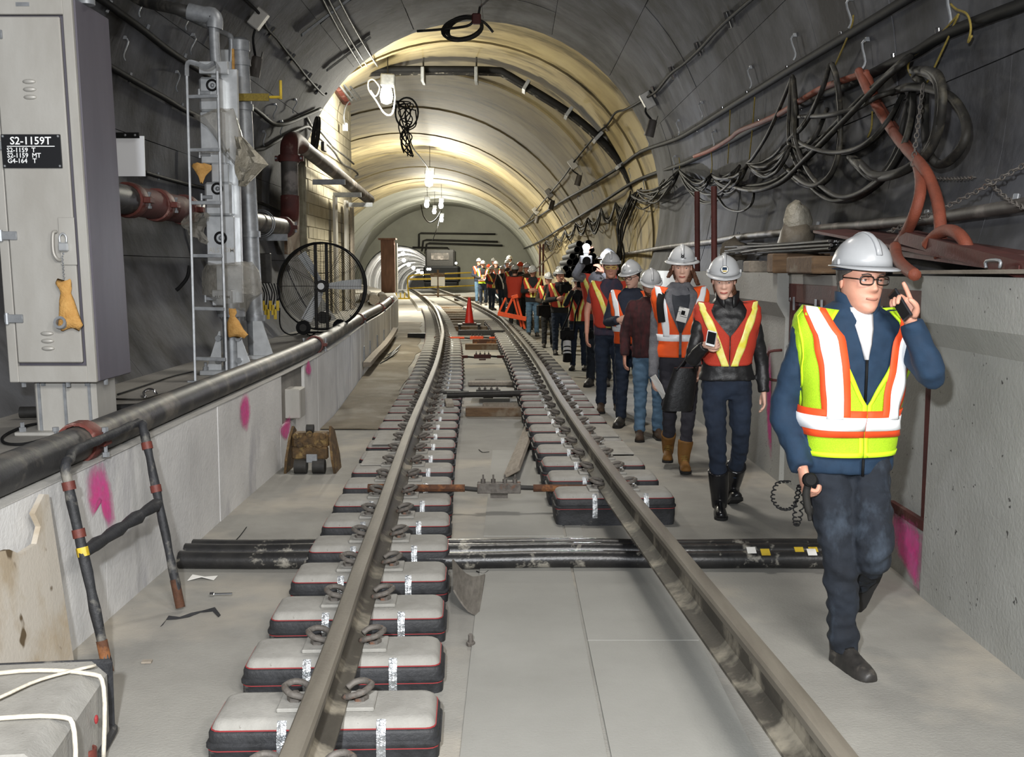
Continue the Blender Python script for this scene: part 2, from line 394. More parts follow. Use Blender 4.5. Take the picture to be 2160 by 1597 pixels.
# --- wider cavern beyond, built ring by ring
STN = [(19.4, -.75, 2.35, 3.7), (24, -1.35, 2.1, 4.05), (28, -2.5, 1.4, 4.95), (37, -3.65, .05, 6.3), (50, -4.2, -.3, 6.6), (64, -4.6, -.55, 6.8), (81, -4.85, -.69, 6.9)]
def cav(y): return interp(STN, y)
mb = MB(); rr = []
for s_ in STN:
    y, cx, cz, R = s_; rr.append([arc(cx, cz, R + .12, math.radians(lerp(-25, 205, k / 40))) + V((0, y, 0)) for k in range(41)] )
m_ = [[p for p in r] + [p + (p - V((STN[i][1], p.y, STN[i][2]))).normalized() * .4 for p in r[::-1]] for i, r in enumerate(rr)]
mb.loft(m_); cave = struct('ceiling', mb, M['lining_joint'])
y = 19.56; i = 0
while y < 80.5:
    ln = 3.05 if y > 24 else 2.2
    y1 = min(y + ln - .03, 80.9); st = (.0, .035)[i % 2]
    m2 = MB(); rings = []
    for yy in (y, y1):
        cx, cz, R = cav(yy); a0, a1 = math.radians(-25), math.radians(205); R2 = R - st
        rings.append([arc(cx, cz, R2, lerp(a0, a1, k / 48)) + V((0, yy, 0)) for k in range(49)] + [arc(cx, cz, R + .1, lerp(a1, a0, k / 48)) + V((0, yy, 0)) for k in range(49)])
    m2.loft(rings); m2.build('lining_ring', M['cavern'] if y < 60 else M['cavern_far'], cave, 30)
    y += ln; i += 1
# --- end wall with the mouth of the single bore
HX, HZ, HR = (W(843, 590, 81)).x, W(843, 597, 81).z, 2.75
mb = MB(); n = 48
inn = [V((HX + HR * math.cos(2 * math.pi * k / n), 0, HZ + HR * math.sin(2 * math.pi * k / n))) for k in range(n + 1)]
def sq(k):
    a = 2 * math.pi * k / n; c, s_ = math.cos(a), math.sin(a); t = min(10 / max(abs(c), 1e-6), 9 / max(abs(s_), 1e-6)); return V((HX + c * t, 0, HZ + s_ * t))
out = [sq(k) for k in range(n + 1)]
for ya, yb in ((81, 81.4),):
    mb.loft([[p + V((0, ya, 0)) for p in inn], [p + V((0, ya, 0)) for p in out], [p + V((0, yb, 0)) for p in out], [p + V((0, yb, 0)) for p in inn], [p + V((0, ya, 0)) for p in inn]], closed=False)
struct('wall_end', mb, M['cavern_far'])
mb = MB(); bore_pts = [V((HX - 5.0 * t, 81.2 + 90 * t, HZ - 2.4 * t)) for t in [k / 20 for k in range(21)]]
n = 28; rings = []
for p in bore_pts: rings.append([p + V((2.7 * math.cos(2 * math.pi * k / n), 0, 2.7 * math.sin(2 * math.pi * k / n))) for k in range(n)])
ro = [[p + (p - c) * .1 for p in r] for r, c in zip(rings, bore_pts)]
mb.loft(rings + ro[::-1], cap=False); bore = struct('ceiling', mb, M['concrete_pale'])
for t in range(1, 20):
    m2 = MB(); p = bore_pts[t]; m2.tube([p + V((2.66 * math.cos(a), 0, 2.66 * math.sin(a))) for a in [2 * math.pi * k / n for k in range(n)]], .09, 6, closed=True); m2.build('ring_rib', M['bench'], bore, 40)
mb = MB(); mb.box((HX - 4, 172, HZ - 2), (14, .3, 9)); struct('wall_far', mb, M['concrete_pale'])
# --- raised bench on the left: body, formed face panels
BX = [(-6, -1.93), (7, -1.95), (10, -1.96), (12.5, -2.05), (14.3, -2.16), (17.8, -2.4), (21.7, -2.58), (25.2, -2.82), (32.2, -3.35), (40, -4.3), (50, -6.2), (62, -8.6)]
BZ = .78
def bx(y): return interp(BX, y)
mb = MB(); rings = []
for i in range(60):
    y = -6 + i * 68 / 59; x = bx(y) - .03; rings.append([V((x, y, 0)), V((x, y, BZ)), V((x - (1.9 if y < 19 else 5.5), y, BZ)), V((x - (1.9 if y < 19 else 5.5), y, -.1))])
mb.loft(rings); bench = struct('wall_left', mb, M['bench_top'])
y = -1.0
while y < 44:
    ln = 2.04 if y < 9.1 else (.9 if y > 10.2 else 1.1)
    if not (9.1 < y < 10.2):
        m2 = MB(); P = []
        for k in range(4):
            yy = y + .006 + (ln - .012) * k / 3; x = bx(yy) + .004 * rnd.uniform(-1, 1)
            P.append([V((x - .03, yy, 0)), V((x - .03, yy, BZ + .004)), V((x, yy, BZ + .004)), V((x, yy, .0))])
        m2.loft(P); m2.build('formed_panel', M['bench'], bench)
    y += ln
# chalky ledge strip along the top edge, niche and its box behind the near panel
m2 = MB(); P = [[V((bx(y) - .30, y, BZ)), V((bx(y) - .30, y, BZ + .006)), V((bx(y) + .005, y, BZ + .006)), V((bx(y) + .005, y, BZ))] for y in [-1 + .8 * k for k in range(24)]]
m2.loft(P); m2.build('edge_strip', M['concrete_pale'], bench)
# --- right bench wall: capped concrete with a steel door between Y 5.5 and 8.5
RX = [(-6, 2.11), (9, 2.11), (13, 2.05), (20, 2.15), (30, 2.0), (50, 1.75), (82, 1.7)]
WZ = 1.65
def wall_prof(x, y, z0=0): return [V((x, y, z0)), V((x + .02, y, 1.30)), V((x - .05, y, 1.42)), V((x - .05, y, WZ)), V((x + 1.6, y, WZ)), V((x + 1.6, y, z0))]
mb = MB()
mb.loft([wall_prof(2.11, y) for y in (-6, 0, 5.5)])
struct('wall_right', mb, M['wallr'])
mb = MB(); mb.loft([wall_prof(interp(RX, y), y) for y in (8.5, 9, 11, 13, 16, 20)]); struct('wall_right', mb, M['wallr'])
mb = MB(); mb.loft([[V((x, y, 0)), V((x, y, 1.42)), V((x + 1.9, y, 1.42)), V((x + 1.9, y, 0))] for x, y in [(interp(RX, y), y) for y in (20.02, 25, 30, 36, 42, 50, 58, 66, 80)]]); struct('wall_right', mb, M['cavern'])
mb = MB(); mb.box((2.95, 7, .17), (1.6, 3.0, .34)); mb.box((3.0, 7, .95), (1.3, 3.0, 1.3)); struct('wall_niche', mb, M['wallr'])
mb = MB(); mb.box((2.6, 7.0, WZ - .08), (.9, 3.0, .14)); struct('trim_lintel', mb, M['wallr'])
# --- block partition on the left between the two linings
CX = -3.6
mb = MB(); mb.box((CX - .12, 22.15, 3.4), (.2, 5.5, 5.3)); cmu = struct('wall_partition', mb, M['mortar'])
pm = MB(); pm.box((0, 0, 0), (.03, .382, .198), ch=.004); pmesh = pm.mesh('block', M['cmu'], V((0, 0, 0)))
for r in range(21):
    for c in range(14):
        o = bpy.data.objects.new('block', pmesh); COL.objects.link(o); o.parent = cmu
        yy = 19.55 + c * .392 + (.196 if r % 2 else 0); zz = .86 + r * .208
        if yy > 24.8: continue
        o.location = V((CX - .02 + rnd.uniform(-.003, .003), yy, zz)) - cmu.location
# ================================================================= the track
RLZ, RRZ = .33, .40                                   # rail-top heights (the curve is canted)
XL = [(0, -.605), (2.92, -.62), (3.44, -.64), (4.05, -.66), (4.84, -.70), (5.94, -.74), (7.39, -.805), (9.3, -.885), (12.5, -.985), (14.8, -1.06), (16.8, -1.14), (19.4, -1.27), (23.46, -1.48), (27.8, -1.81), (34.1, -2.32), (40.2, -2.88), (46.9, -3.6), (56.2, -4.66), (68, -6.06), (80, -7.6)]
XR = [(0, .93), (2.77, .90), (3.14, .88), (3.57, .855), (4.25, .81), (5.25, .75), (6.68, .66), (8.7, .57), (11, .485), (14.5, .40), (17.95, .28), (23.2, .03), (29.7, -.32), (35, -.79), (41, -1.40), (46.4, -2.02), (53.3, -2.78), (62, -3.85), (72, -5.1), (80, -6.2)]
def soft(tab, y):                                      # table smoothed over a short window
    w = .25 + y * .05; return (interp(tab, y - w) + 2 * interp(tab, y) + interp(tab, y + w)) / 4
def xl(y): return soft(XL, y)
def xr(y): return soft(XR, y)
def tang(f, y): return math.atan((f(y + .3) - f(y - .3)) / .6)
PROF = [(-.07, 0), (-.07, .012), (-.03, .024), (-.010, .045), (-.008, .11), (-.016, .122), (-.034, .130), (-.036, .155), (-.028, .166), (0, .170), (.028, .166), (.036, .155), (.034, .130), (.016, .122), (.008, .11), (.010, .045), (.03, .024), (.07, .012), (.07, 0)]
def rail(f, z, label, mir):
    mb = MB(); rings = []; y = 1.2
    while y < 79:
        a = tang(f, y); c, s_ = math.cos(a), math.sin(a)
        rings.append([V((f(y) + u * c, y - u * s_, z - .170 + w)) for u, w in PROF]); y += .3 + y * .012
    mb.loft(rings); n = len(PROF)
    for q in range(len(rings) - 1):
        for k in range(6, 12): mb.m[q * n + k] = 1
    return mb.build('rail', [M['rail'], M['railtop']], None, 35, label, 'rail', 'running rails')
rail(xl, RLZ, 'long steel rail carried on blocks all the way, curving away beside the bench wall', -1)
rail(xr, RRZ, 'long steel rail on the walkers\' side, its near end spanning free over the bare floor', 1)
# --- one block with boot, tape, plates, clips and bolts
def make_block(label, group, zt):
    t = thing('track_block', label, 'block', (0, 0, 0), 0, group)
    mb = MB(); mb.rrect([(-.2, .385, .143), (-.030, .385, .143), (-.012, .376, .134), (-.003, .364, .122), (0, .350, .108)], .035, 3); mb.build('concrete_block', M['block'], t, 40)
    mb = MB(); mb.rrect([(-.27, .385, .143), (-.15, .398, .156), (-.10, .398, .156), (-.092, .404, .162), (-.082, .404, .162), (-.075, .396, .154), (-.048, .396, .154), (-.040, .393, .151), (-.036, .388, .146)], .04, 3); boot = mb.build('rubber_boot', M['boot'], t, 40)
    mb = MB(); mb.rrect([(-.0355, .3885, .1465), (-.0320, .3885, .1465)], .036, 3); mb.rrect([(-.1025, .3990, .157), (-.0995, .3990, .157)], .04, 3); tag(mb.build('red_line', M['redline'], boot), kind='stuff')
    for x in (-.14, .20):
        mb = MB(); mb.tube([(x, -.132, -.004), (x, -.147, -.022), (x, -.158, -.045), (x, -.164, -.086), (x, -.160, -.16)], (.016, .003), 4, flat=(1, 0, 0)); mb.build('tape_strip', M['foil'], t)
    mb = MB(); mb.box((0, 0, .008), (.34, .16, .016), ch=.004); mb.build('base_plate', M['block'], t)
    for sx in (-1, 1):
        pts = [(.062, -.034, .036), (.09, -.05, .048), (.125, -.045, .057), (.150, -.01, .064), (.152, .025, .062), (.125, .05, .064), (.09, .05, .058), (.066, .034, .044)]
        mb = MB(); mb.tube(smooth([(sx * x, y, z) for x, y, z in pts], 3),   .0125, 6); c = mb.build('rail_clip', M['clip'], t, True)
        mb = MB(); mb.lathe([(.03, .014), (.03, .03), (.014, .032), (.014, .048), (.004, .05)], Matrix.Translation((sx * .115, 0, 0)), 6); mb.build('bolt', M['clip'], c)
    index_kids(t); return t
PITCH = .59
pl = make_block('-', None, .13)
pr = None
for k in range(-1, 66):
    y = 3.75 + PITCH * k; x = xl(y); a = -tang(xl, y)
    if k == -1: pl.location = (x - .005, y, RLZ - .186); pl.rotation_euler = (0, 0, a); o = pl
    else: o = dup(pl, (x - .005, y, RLZ - .186), a, 'concrete block in the long distant row under the bench-side rail', 'blocks under the rail beside the bench wall' if k > 15 else None)
    if 6 < k < 16: o['label'] = 'booted concrete block under the bench-side rail, %s from the viewer' % ('eighth', 'ninth', 'tenth', 'eleventh', 'twelfth', 'thirteenth', 'fourteenth', 'fifteenth', 'sixteenth')[k - 7]
    if k < 7: o['label'] = ('booted concrete block under the bench-side rail, ' + ('just below the picture\'s bottom edge', 'nearest to the viewer in full view', 'second from the viewer', 'third from the viewer', 'fourth from the viewer, beside the grey rubber flap', 'fifth from the viewer, behind the rubber flap', 'sixth from the viewer, over the black ducts', 'seventh from the viewer')[k + 1])
for k in range(6, 66):
    y = 3.66 + PITCH * k; x = xr(y) + .04; a = -tang(xr, y)
    o = dup(pl, (x, y, RRZ - .186), a, 'concrete block in the long distant row under the walkers\' rail', 'blocks under the rail beside the walkers' if k > 15 else None)
    if 7 < k < 16: o['label'] = 'booted concrete block under the walkers\' rail, %s from the viewer' % ('third', 'fourth', 'fifth', 'sixth', 'seventh', 'eighth', 'ninth', 'tenth')[k - 8]
    if k < 8: o['label'] = ('big black-booted concrete block, nearest under the walkers\' rail, standing clear of the floor', 'second block under the walkers\' rail, the tie rod lying across it')[k - 6]
# continuous grey slab carrying the bench-side rail after the blocks end
mb = MB(); rings = []
for i in range(20):
    y = 42.8 + i * 1.8; x = xl(y); rings.append([V((x - .55, y, 0)), V((x - .5, y, .13)), V((x + .4, y, .13)), V((x + .45, y, 0))])
mb.loft(rings); mb.build('plinth', M['concrete_pale'], None, False, 'pale concrete plinth under the rail far away by the yellow barrier', 'plinth')
# --- tie rods with clamps
def tie_rod(y, col, label, x0=None, x1=None, zc=.2):
    t = thing('tie_rod', label, 'rod', ((xl(y) + xr(y)) / 2, y, zc), 0, None)
    a, b = xl(y) + .10 if x0 is None else x0, xr(y) - .10 if x1 is None else x1; mid = (a + b) / 2
    mb = MB()
    mb.cyl((a, y, zc), (a + .38, y, zc), .026, 8); mb.build('sleeve', M['rust'] if col == 'rust' else M[col], t, 40)
    mb = MB(); mb.cyl((b, y, zc), (b - .38, y, zc), .026, 8); mb.build('sleeve', M['rust'] if col == 'rust' else M[col], t, 40)
    mb = MB(); mb.tube([(a + .36, y, zc), (a + .5, y - .02, zc - .01), (mid - .13, y, zc), (mid + .13, y, zc), (b - .5, y - .02, zc + .01), (b - .36, y, zc)], .017, 8); mb.build('rod', M['darkmetal'], t, 40)
    mb = MB(); mb.box((mid, y - .03, zc + .005), (.3, .03, .07), ch=.004); mb.box((mid, y + .03, zc + .005), (.3, .03, .07), ch=.004); mb.box((mid, y, zc - .05), (.12, .1, .02)); cl = mb.build('clamp', M['clip'] if col == 'rust' else M[col], t)
    for q in (-.11, -.04, .04, .11):
        mb = MB(); mb.lathe([(.016, 0), (.016, .03), (.006, .032), (.006, .06)], Matrix.Translation((mid + q, y, zc + .035)), 6); mb.build('bolt', M['clip'], cl)
    for x in (xl(y) - .13, xr(y) + .13):
        mb = MB(); mb.cyl((x - .06, y, zc), (x + .06, y, zc), .03, 8); mb.build('rod_end', M['rust'], t, 40)
    return t
tie_rod(7.42, 'rust', 'rusty tie rod with a bolted clamp lying across both rails nearest the viewer', zc=.175)
tie_rod(19.3, 'redrust', 'thin red tie rod in the middle of the track, further back', zc=.12)
tie_rod(24.2, 'orange', 'orange-clamped tie rod in front of the red cone', zc=.14)
tie_rod(13.4, 'darkmetal', 'dark tie rod lying over the timber packing between the rails', zc=.15)
mb = MB(); mb.cyl((-.78, 13.0, .17), (.42, 13.0, .2), .035, 10); mb.build('bar', M['darkmetal'], None, 40, 'thick dark bar across the track just behind the dark tie rod', 'bar')
mb = MB(); mb.box((-.62, 25.2, .2), (1.25, .14, .12), ch=.01); mb.build('beam', M['darkmetal'], None, False, 'black beam across the rails in front of the orange-clamped rod', 'beam')
mb = MB(); mb.box((-2.28, 26.3, .06), (.46, .3, .12), ch=.01); mb.build('beam', M['black'], None, False, 'black rectangular beam lying on the floor between bench wall and rail', 'beam')
# --- black ducts crossing the floor
for i, (y, r, z) in enumerate(((6.02, .05, .05), (6.14, .045, .07), (6.30, .05, .05))):
    pts = [V((x, y + .01 * math.sin(x * 2 + i), z + .004 * math.sin(x * 5))) for x in [-1.88 + .2 * k for k in range(20)]]
    mb = MB(); mb.tube(pts, r, 10)
    mb.build('duct', M['blackpipe'], None, 60, ('black plastic duct crossing the floor under both rails, front of the three', 'middle one of three black ducts crossing under the rails, slimmest', 'black duct crossing under the rails, rear of the three')[i], 'duct', 'black ducts crossing the floor')
for i, (x, c) in enumerate(((.83, 'yellow'), (1.35, 'paper'), (1.42, 'yellow'), (1.62, 'yellow'), (1.68, 'paper'), (1.7, 'yellow'))):
    p = V((x, 5.98 + (.04 if i % 2 else .0), .105)); mb = MB(); mb.box(p, (.05, .05, .004), rotm(.5)); mb.build('sticker', M[c], None, False, 'small %s sticker on the black ducts %s' % (('yellow', 'white')[c == 'paper'], ('by the walkers\' rail', 'close behind that rail', 'first of the yellow ones past the rail', 'next to the man\'s leg, upper', 'next to the man\'s leg', 'next to the man\'s leg, lower yellow')[i]), 'sticker')
# --- timbers and boards between the rails
def board(name, c, d, rz, m, label, cat='board', rx=0, ry=0, ch=.006):
    mb = MB(); mb.box(c, d, rotm(rx, ry, rz), ch); return mb.build(name, M[m], None, False, label, cat)
board('timber', (-.17, 12.4, .05), (.72, .14, .1), 0, 'wood', 'brown timber edge lying across between the rails, front of the packing', 'timber')
board('timber', (-.14, 12.9, .06), (.42, .12, .05), .02, 'wood_gray', 'short grey timber behind the brown cross timber', 'timber')
board('timber', (-.47, 12.6, .03), (.1, .16, .05), 0, 'wood', 'small block of wood beside the packing timber', 'timber')
board('plate', (-.22, 13.9, .08), (.46, .5, .03), 0, 'darkmetal', 'dark square steel plate under the dark tie rod', 'plate')
board('timber', (-.30, 15.6, .04), (.66, .22, .05), 0, 'wood_gray', 'dusty grey timber lying across the track in mid distance', 'timber')
board('timber', (-.52, 22.6, .06), (.9, .2, .12), 0, 'wood', 'dark brown timber across the track before the black beam', 'timber')
board('timber', (-.55, 23.5, .1), (.6, .14, .12), 0, 'rust', 'rusty timber block below the orange-clamped rod', 'timber')
for i in range(11):
    y = 29.5 + i * 1.6; xm = (xl(y) + xr(y)) / 2
    board('sleeper', (xm, y, .06), (1.0, .26, .12), -tang(xl, y), 'wood_gray' if i % 3 else 'wood', 'dark timber sleeper in the distant stretch of track', 'sleeper')['group'] = 'sleepers beyond the cone'
board('plank', (-3.35, 50.6, .43), (1.9, .4, .05), .15, 'wood', 'yellowish plank across the track under the yellow barrier', 'plank')
pa, pb = G(1075, 1005, .03), G(1115, 905, .03)
board('plank', ((pa.x + pb.x) / 2 + .02, (pa.y + pb.y) / 2, .07), (.13, (pb - pa).length * 1.02, .04), -math.atan2(pb.x - pa.x, pb.y - pa.y), 'wood_gray', 'grey board lying lengthwise between the rails, propped against the blocks', 'board', ry=-.5)
board('plank', (-.715, 12.3, .165), (.09, .5, .04), .1, 'wood_gray', 'short wooden offcut lying on the blocks beside the bench-side rail', 'board')
for i, (x, y, f) in enumerate(((0, 9.75, xl), (0, 8.75, xl), (0, 9.75, xr), (0, 8.85, xr))):
    board('cover_plate', (f(y) + (-.245 if f is xl else .30), y, RLZ - .186 + .007 if f is xl else RRZ - .186 + .007), (.19, .62, .012), -tang(f, y), 'block', ('flat grey plate bridging two blocks outside the bench-side rail, farther', 'flat grey plate bridging two blocks outside the bench-side rail, nearer', 'flat grey plate bridging two blocks on the walkers\' side, farther', 'flat grey plate bridging two blocks on the walkers\' side, nearer')[i], 'plate')
# grey rubber flap leaning off the fourth block
mb = MB(); P = []
for i in range(7):
    t = i / 6; a = G(955, 1180, .13).lerp(G(957, 1245, .1), t); b = G(1023, 1212, .03).lerp(G(1010, 1303, .0), t)
    P.append([a.lerp(b, s_ / 5) + V((0, 0, -.05 * math.sin(math.pi * s_ / 5) * (1 - t * .5))) for s_ in range(6)])
mb.sheet(P, .008); 
for v in mb.v: v.z = max(v.z, .006)
mb.build('rubber_flap', M['rubber'], None, 30, 'worn grey rubber flap sagging off a block between the rails', 'flap')
# --- cone on a steel chair, small litter
cp = G(990, 683, .25)
t = thing('traffic_cone', 'red traffic cone standing between the rails', 'cone', (cp.x, cp.y, .25))
mb = MB(); mb.box((0, 0, .015), (.36, .36, .03), ch=.01); mb.v = [v + V((cp.x, cp.y, .25)) for v in mb.v]; mb.build('base', M['couple'], t)
mb = MB(); mb.lathe([(.125, .03), (.115, .06), (.035, .66), (.03, .68)], Matrix.Translation((cp.x, cp.y, .25)), 14); mb.build('shell', M['cone'], t, 30)
mb = MB(); mb.box((cp.x, cp.y, .235), (.6, .5, .03), ch=.005); mb.box((cp.x - .25, cp.y, .11), (.05, .4, .22)); mb.box((cp.x + .25, cp.y, .11), (.05, .4, .22)); mb.build('steel_stand', M['darkmetal'], None, False, 'low dark steel stand under the red cone', 'stand')
def litter(name, pts, m, label, cat, r=None, flat=None):
    mb = MB()
    if flat: mb.sheet(flat, .002)
    else: mb.tube(smooth(pts, 4), r, 6)
    return mb.build(name, M[m], None, 40, label, cat)
a = G(425, 1224, 0)
litter('paper_scrap', None, 'paper', 'crumpled white paper scrap on the floor near the ducts', 'paper', flat=[[a + V((-.07, -.02, .004)), a + V((-.06, .04, .02))], [a + V((0, .0, .018)), a + V((.01, .05, .004))], [a + V((.07, -.01, .004)), a + V((.08, .03, .016))]])
a = G(443, 1254, .012); b = G(490, 1253, .012)
t = thing('anchor_bolt', 'shiny anchor bolt lying on the floor left of the blocks', 'bolt', tuple(a.lerp(b, .5) - V((0, 0, .012))))
mb = MB(); mb.cyl(a, b, .007, 8); mb.build('shaft', M['chrome'], t); mb = MB(); mb.cyl(a, a.lerp(b, .18), .013, 6); mb.build('nut', M['chrome'], t)
mb = MB(); P = []
for i, (x, y) in enumerate(((340, 1320), (352, 1306), (375, 1304), (400, 1300), (425, 1290), (450, 1288), (462, 1300))):
    p = G(x, y, .004); P.append([p + V((0, -.012, .0)), p + V((.004, .016, .012 * (i % 2)))])
mb.sheet(P, .002); mb.build('strap', M['boot'], None, 40, 'dark crumpled strap lying on the floor beside the bench wall', 'strap')
a = G(993, 1362, .0)
mb = MB(); mb.lathe([(.02, 0), (.02, .02), (.011, .022), (.011, .06)], Matrix.Translation(a) @ rotm(.3), 6); mb.build('rusty_bolt', M['clip'], None, 40, 'small rusty bolt standing on the slab between the rails', 'bolt')
for i, q in enumerate((((470, 1160), (500, 1137), (520, 1112)), ((1010, 948), (1018, 954), (1032, 953)), ((1005, 1205), (1020, 1210), (1030, 1204)))):
    litter('wire', [G(x, y, .006) for x, y in q], 'black', ('thin dark wire on the floor by the bench wall', 'short bent wire between the rails in front of the board', 'thin wire scrap beside the rubber flap')[i], 'wire', .003)
for i, q in enumerate((((1015, 798), (1032, 802)), ((300, 1398), (320, 1393)))):
    a, b = G(*q[0], .006), G(*q[1], .006); mb = MB(); mb.box(a.lerp(b, .5), ((b - a).length, .03, .008), rotm(0, 0, .1)); mb.build('wood_chip', M['wood_gray'], None, False, ('splinter of wood between the rails far ahead', 'flat pale chip of wood beside the bench wall')[i], 'chip')
# ================================================================= left side: bench, cabinet, masts, pipes
def text(body, size, M4, m, name, parent, depth=.0015, align='LEFT', shear=0.0):
    c = bpy.data.curves.new(name, 'FONT'); c.body = body; c.size = size; c.extrude = depth; c.align_x = align; c.align_y = 'CENTER'; c.resolution_u = 2; c.offset = size * .012
    o = bpy.data.objects.new(name, c); COL.objects.link(o)
    me = bpy.data.meshes.new_from_object(o.evaluated_get(bpy.context.evaluated_depsgraph_get())); bpy.data.objects.remove(o)
    mb = MB(); mb.add([M4 @ v.co for v in me.vertices], [list(p.vertices) for p in me.polygons]); bpy.data.meshes.remove(me)
    return tag(mb.build(name, m, parent), kind='stuff')
FACE = rotm(math.pi / 2)                                # local XY -> world XZ, facing the viewer
def at(p): return Matrix.Translation(p)
def coupling(c, d, r, parent, w=.09, m='couple'):       # two bolted half shells round a pipe
    fr = at(c) @ V(d).to_track_quat('Z', 'Y').to_matrix().to_4x4()
    mb = MB(); mb.lathe([(r * 1.02, -w / 2), (r * 1.2, -w / 2), (r * 1.24, -w * .25), (r * 1.24, w * .25), (r * 1.2, w / 2), (r * 1.02, w / 2)], fr, 18, cap=False)
    for sx in (-1, 1):
        vs = MB(); vs.box((sx * r * 1.38, 0, 0), (r * .5, r * .42, w * .8), ch=.006); mb.add([fr @ v for v in vs.v], vs.f)
    o = mb.build('coupling', M[m], parent, 40)
    for sx in (-1, 1):
        b = MB(); f2 = fr @ at((sx * r * 1.42, 0, 0)) @ rotm(math.pi / 2); b.lathe([(.016, -.07), (.016, -.05), (.009, -.05), (.009, .05), (.018, .05), (.018, .072)], f2, 6); b.build('bolt', M['galv'], o)
# --- long pipe lying on the bench edge
t = thing('bench_pipe', 'long dark pipe with red couplings lying along the edge of the bench', 'pipe', (-2.05, 6, BZ))
PP = [V((bx(y) - .10, y, BZ + .088 + .004 * math.sin(y))) for y in (2.0, 4, 5.5, 7, 9, 11, 13, 15, 17, 19, 21, 23, 25, 27, 29.2)]
mb = MB(); mb.tube(smooth(PP, 3), .082, 18); mb.build('pipe', M['pipe'], t, 40)
for y in (5.12, 11.7, 17.6, 22.5, 27.5): coupling(V((bx(y) - .10, y, BZ + .088)), V((bx(y + .5) - bx(y - .5), 1, 0)), .082, t, .11)
mb = MB(); P = [V((bx(y) - .35, y, BZ + .02)) for y in (2.6, 4, 5, 6.0, 6.6)]; mb.tube(P, (.012, .09), 8, flat=(0, 0, 1)); mb.build('plank', M['wood'], None, False, 'long brown plank lying on the bench behind the dark pipe', 'plank')
for i, (y0, x0, y1, x1, r) in enumerate(((26.6, -3.35, 29.5, -3.75, .13), (28.0, -3.3, 31.0, -3.7, .12), (29.2, -3.95, 32.5, -4.3, .13))):
    mb = MB(); mb.tube([(x0, y0, BZ + r), (x1, y1, BZ + r)], r, 12); mb.build('pipe_length', M['wood_gray'], None, 40, ('short dusty pipe length on the far bench, nearest of three', 'dusty pipe length lying on the far bench beside the bench edge', 'dusty pipe length on the far bench, nearest the brown crate panel')[i], 'pipe', 'loose pipe lengths on the far bench')
# --- tape-wrapped bent rail frame leaning on the pipe
t = thing('bent_handrail', 'tape-wrapped bent pipe handrail leaning on the bench pipe, like a short ladder', 'frame', (-1.8, 5.0, 0))
fl, fr_ = G(229, 1428, .0), G(381, 1290, .0)
tl, tr = S(140, 1000, -1.855), S(305, 915, -1.84)
ul, ur = S(160, 950, -1.90), S(288, 893, -1.885)
fr0, fl0 = fr_ + V((0, 0, .02)), fl + V((0, 0, .02))
mb = MB(); path = smooth([fl0, fl0.lerp(tl, .5), tl, S(147, 970, -1.87), ul, ul.lerp(ur, .5), ur, S(300, 897, -1.87), tr, fr0.lerp(tr, .5), fr0], 6)
mb.tube(path, [.0215 + .0025 * math.sin(i * 2.1) for i in range(len(path))], 9); mb.jitter(.004, 30); mb.build('bent_tube', M['boot'], t, 60)
ca, cb = fl0.lerp(tl, .60), fr0.lerp(tr, .60)
mb = MB(); mb.tube([ca.lerp(cb, k / 12) for k in range(13)], [.024 + .004 * ((k * 7) % 3) for k in range(13)], 8); mb.jitter(.006, 25, 3); mb.build('cross_bar', M['boot'], t, 60)
for a, b, q in ((fl0, tl, .94), (fl0, tl, .70), (fr0, tr, .93), (fr0, tr, .68)):
    mb = MB(); p = a.lerp(b, q); d = (b - a).normalized() * .018; mb.cyl(p - d, p + d, .0275, 10); mb.build('tape_band', M['couple'], t, 40)
for a, b in ((fl0, tl), (fr0, tr)):
    mb = MB(); mb.cyl(a, a.lerp(b, .16), .0235, 10); mb.build('rusty_foot', M['rust'], t, 40, label='rusty bare foot of the frame')
mb = MB(); mb.cyl(fl0.lerp(tl, .585), fl0.lerp(tl, .63), .0255, 9); mb.build('paint_patch', M['yellow'], t, 40)
# --- plywood sheet with a notched top corner, leaning on the bench wall
pl_ = [(2.3, 0), (4.36, 0), (4.40, .765), (4.36, .775), (4.25, .72), (4.28, .66), (4.22, .605), (4.08, .60), (4.0, .64), (3.5, .69), (2.3, .70)]
mb = MB(); n = len(pl_)
vs = [V((-1.80 - .10 * z / .77, y, z)) for y, z in pl_] + [V((-1.822 - .10 * z / .77, y, z)) for y, z in pl_]
mb.add(vs, [tuple(range(n)), tuple(range(n, 2 * n))[::-1]] + [(k, n + k, n + (k + 1) % n, (k + 1) % n) for k in range(n)])
mb.build('plywood_sheet', M['ply'], None, False, 'stained plywood sheet with a broken top corner against the bench wall', 'plywood')
# --- overturned block in the near corner, tied with rope, and the pipe stub before it
t = thing('tied_block', 'dusty concrete block tied with pale rope on the floor under the plywood', 'block', (-1.62, 3.3, 0))
R = rotm(0, 0, .12); MM = at((-1.645, 3.33, 0)) @ R
mb = MB(); b_ = MB(); b_.box((0, 0, .155), (.52, .84, .31), ch=.05); mb.add([MM @ v for v in b_.v], b_.f); mb.build('concrete_block', M['block'], t, 30)
mb = MB(); b_ = MB(); b_.box((.0, .03, .03), (.545, .86, .06), ch=.02); b_.box((0, .43, .15), (.53, .03, .29), ch=.012); mb.add([MM @ v for v in b_.v], b_.f); mb.build('rubber_boot', M['boot'], t)
for k, yy in enumerate((-.16, .2)):
    mb = MB(); pts = [MM @ V(p) for p in ((.28, yy, .02), (.285, yy + .02, .27), (.23, yy + .03, .318), (0, yy + .02 + .05 * k, .322), (-.22, yy - .02, .32), (-.285, yy - .04, .26), (-.285, yy - .05, .02))]
    mb.tube(smooth(pts, 4), .008, 6); mb.build('rope', M['ropewhite'], t, True)
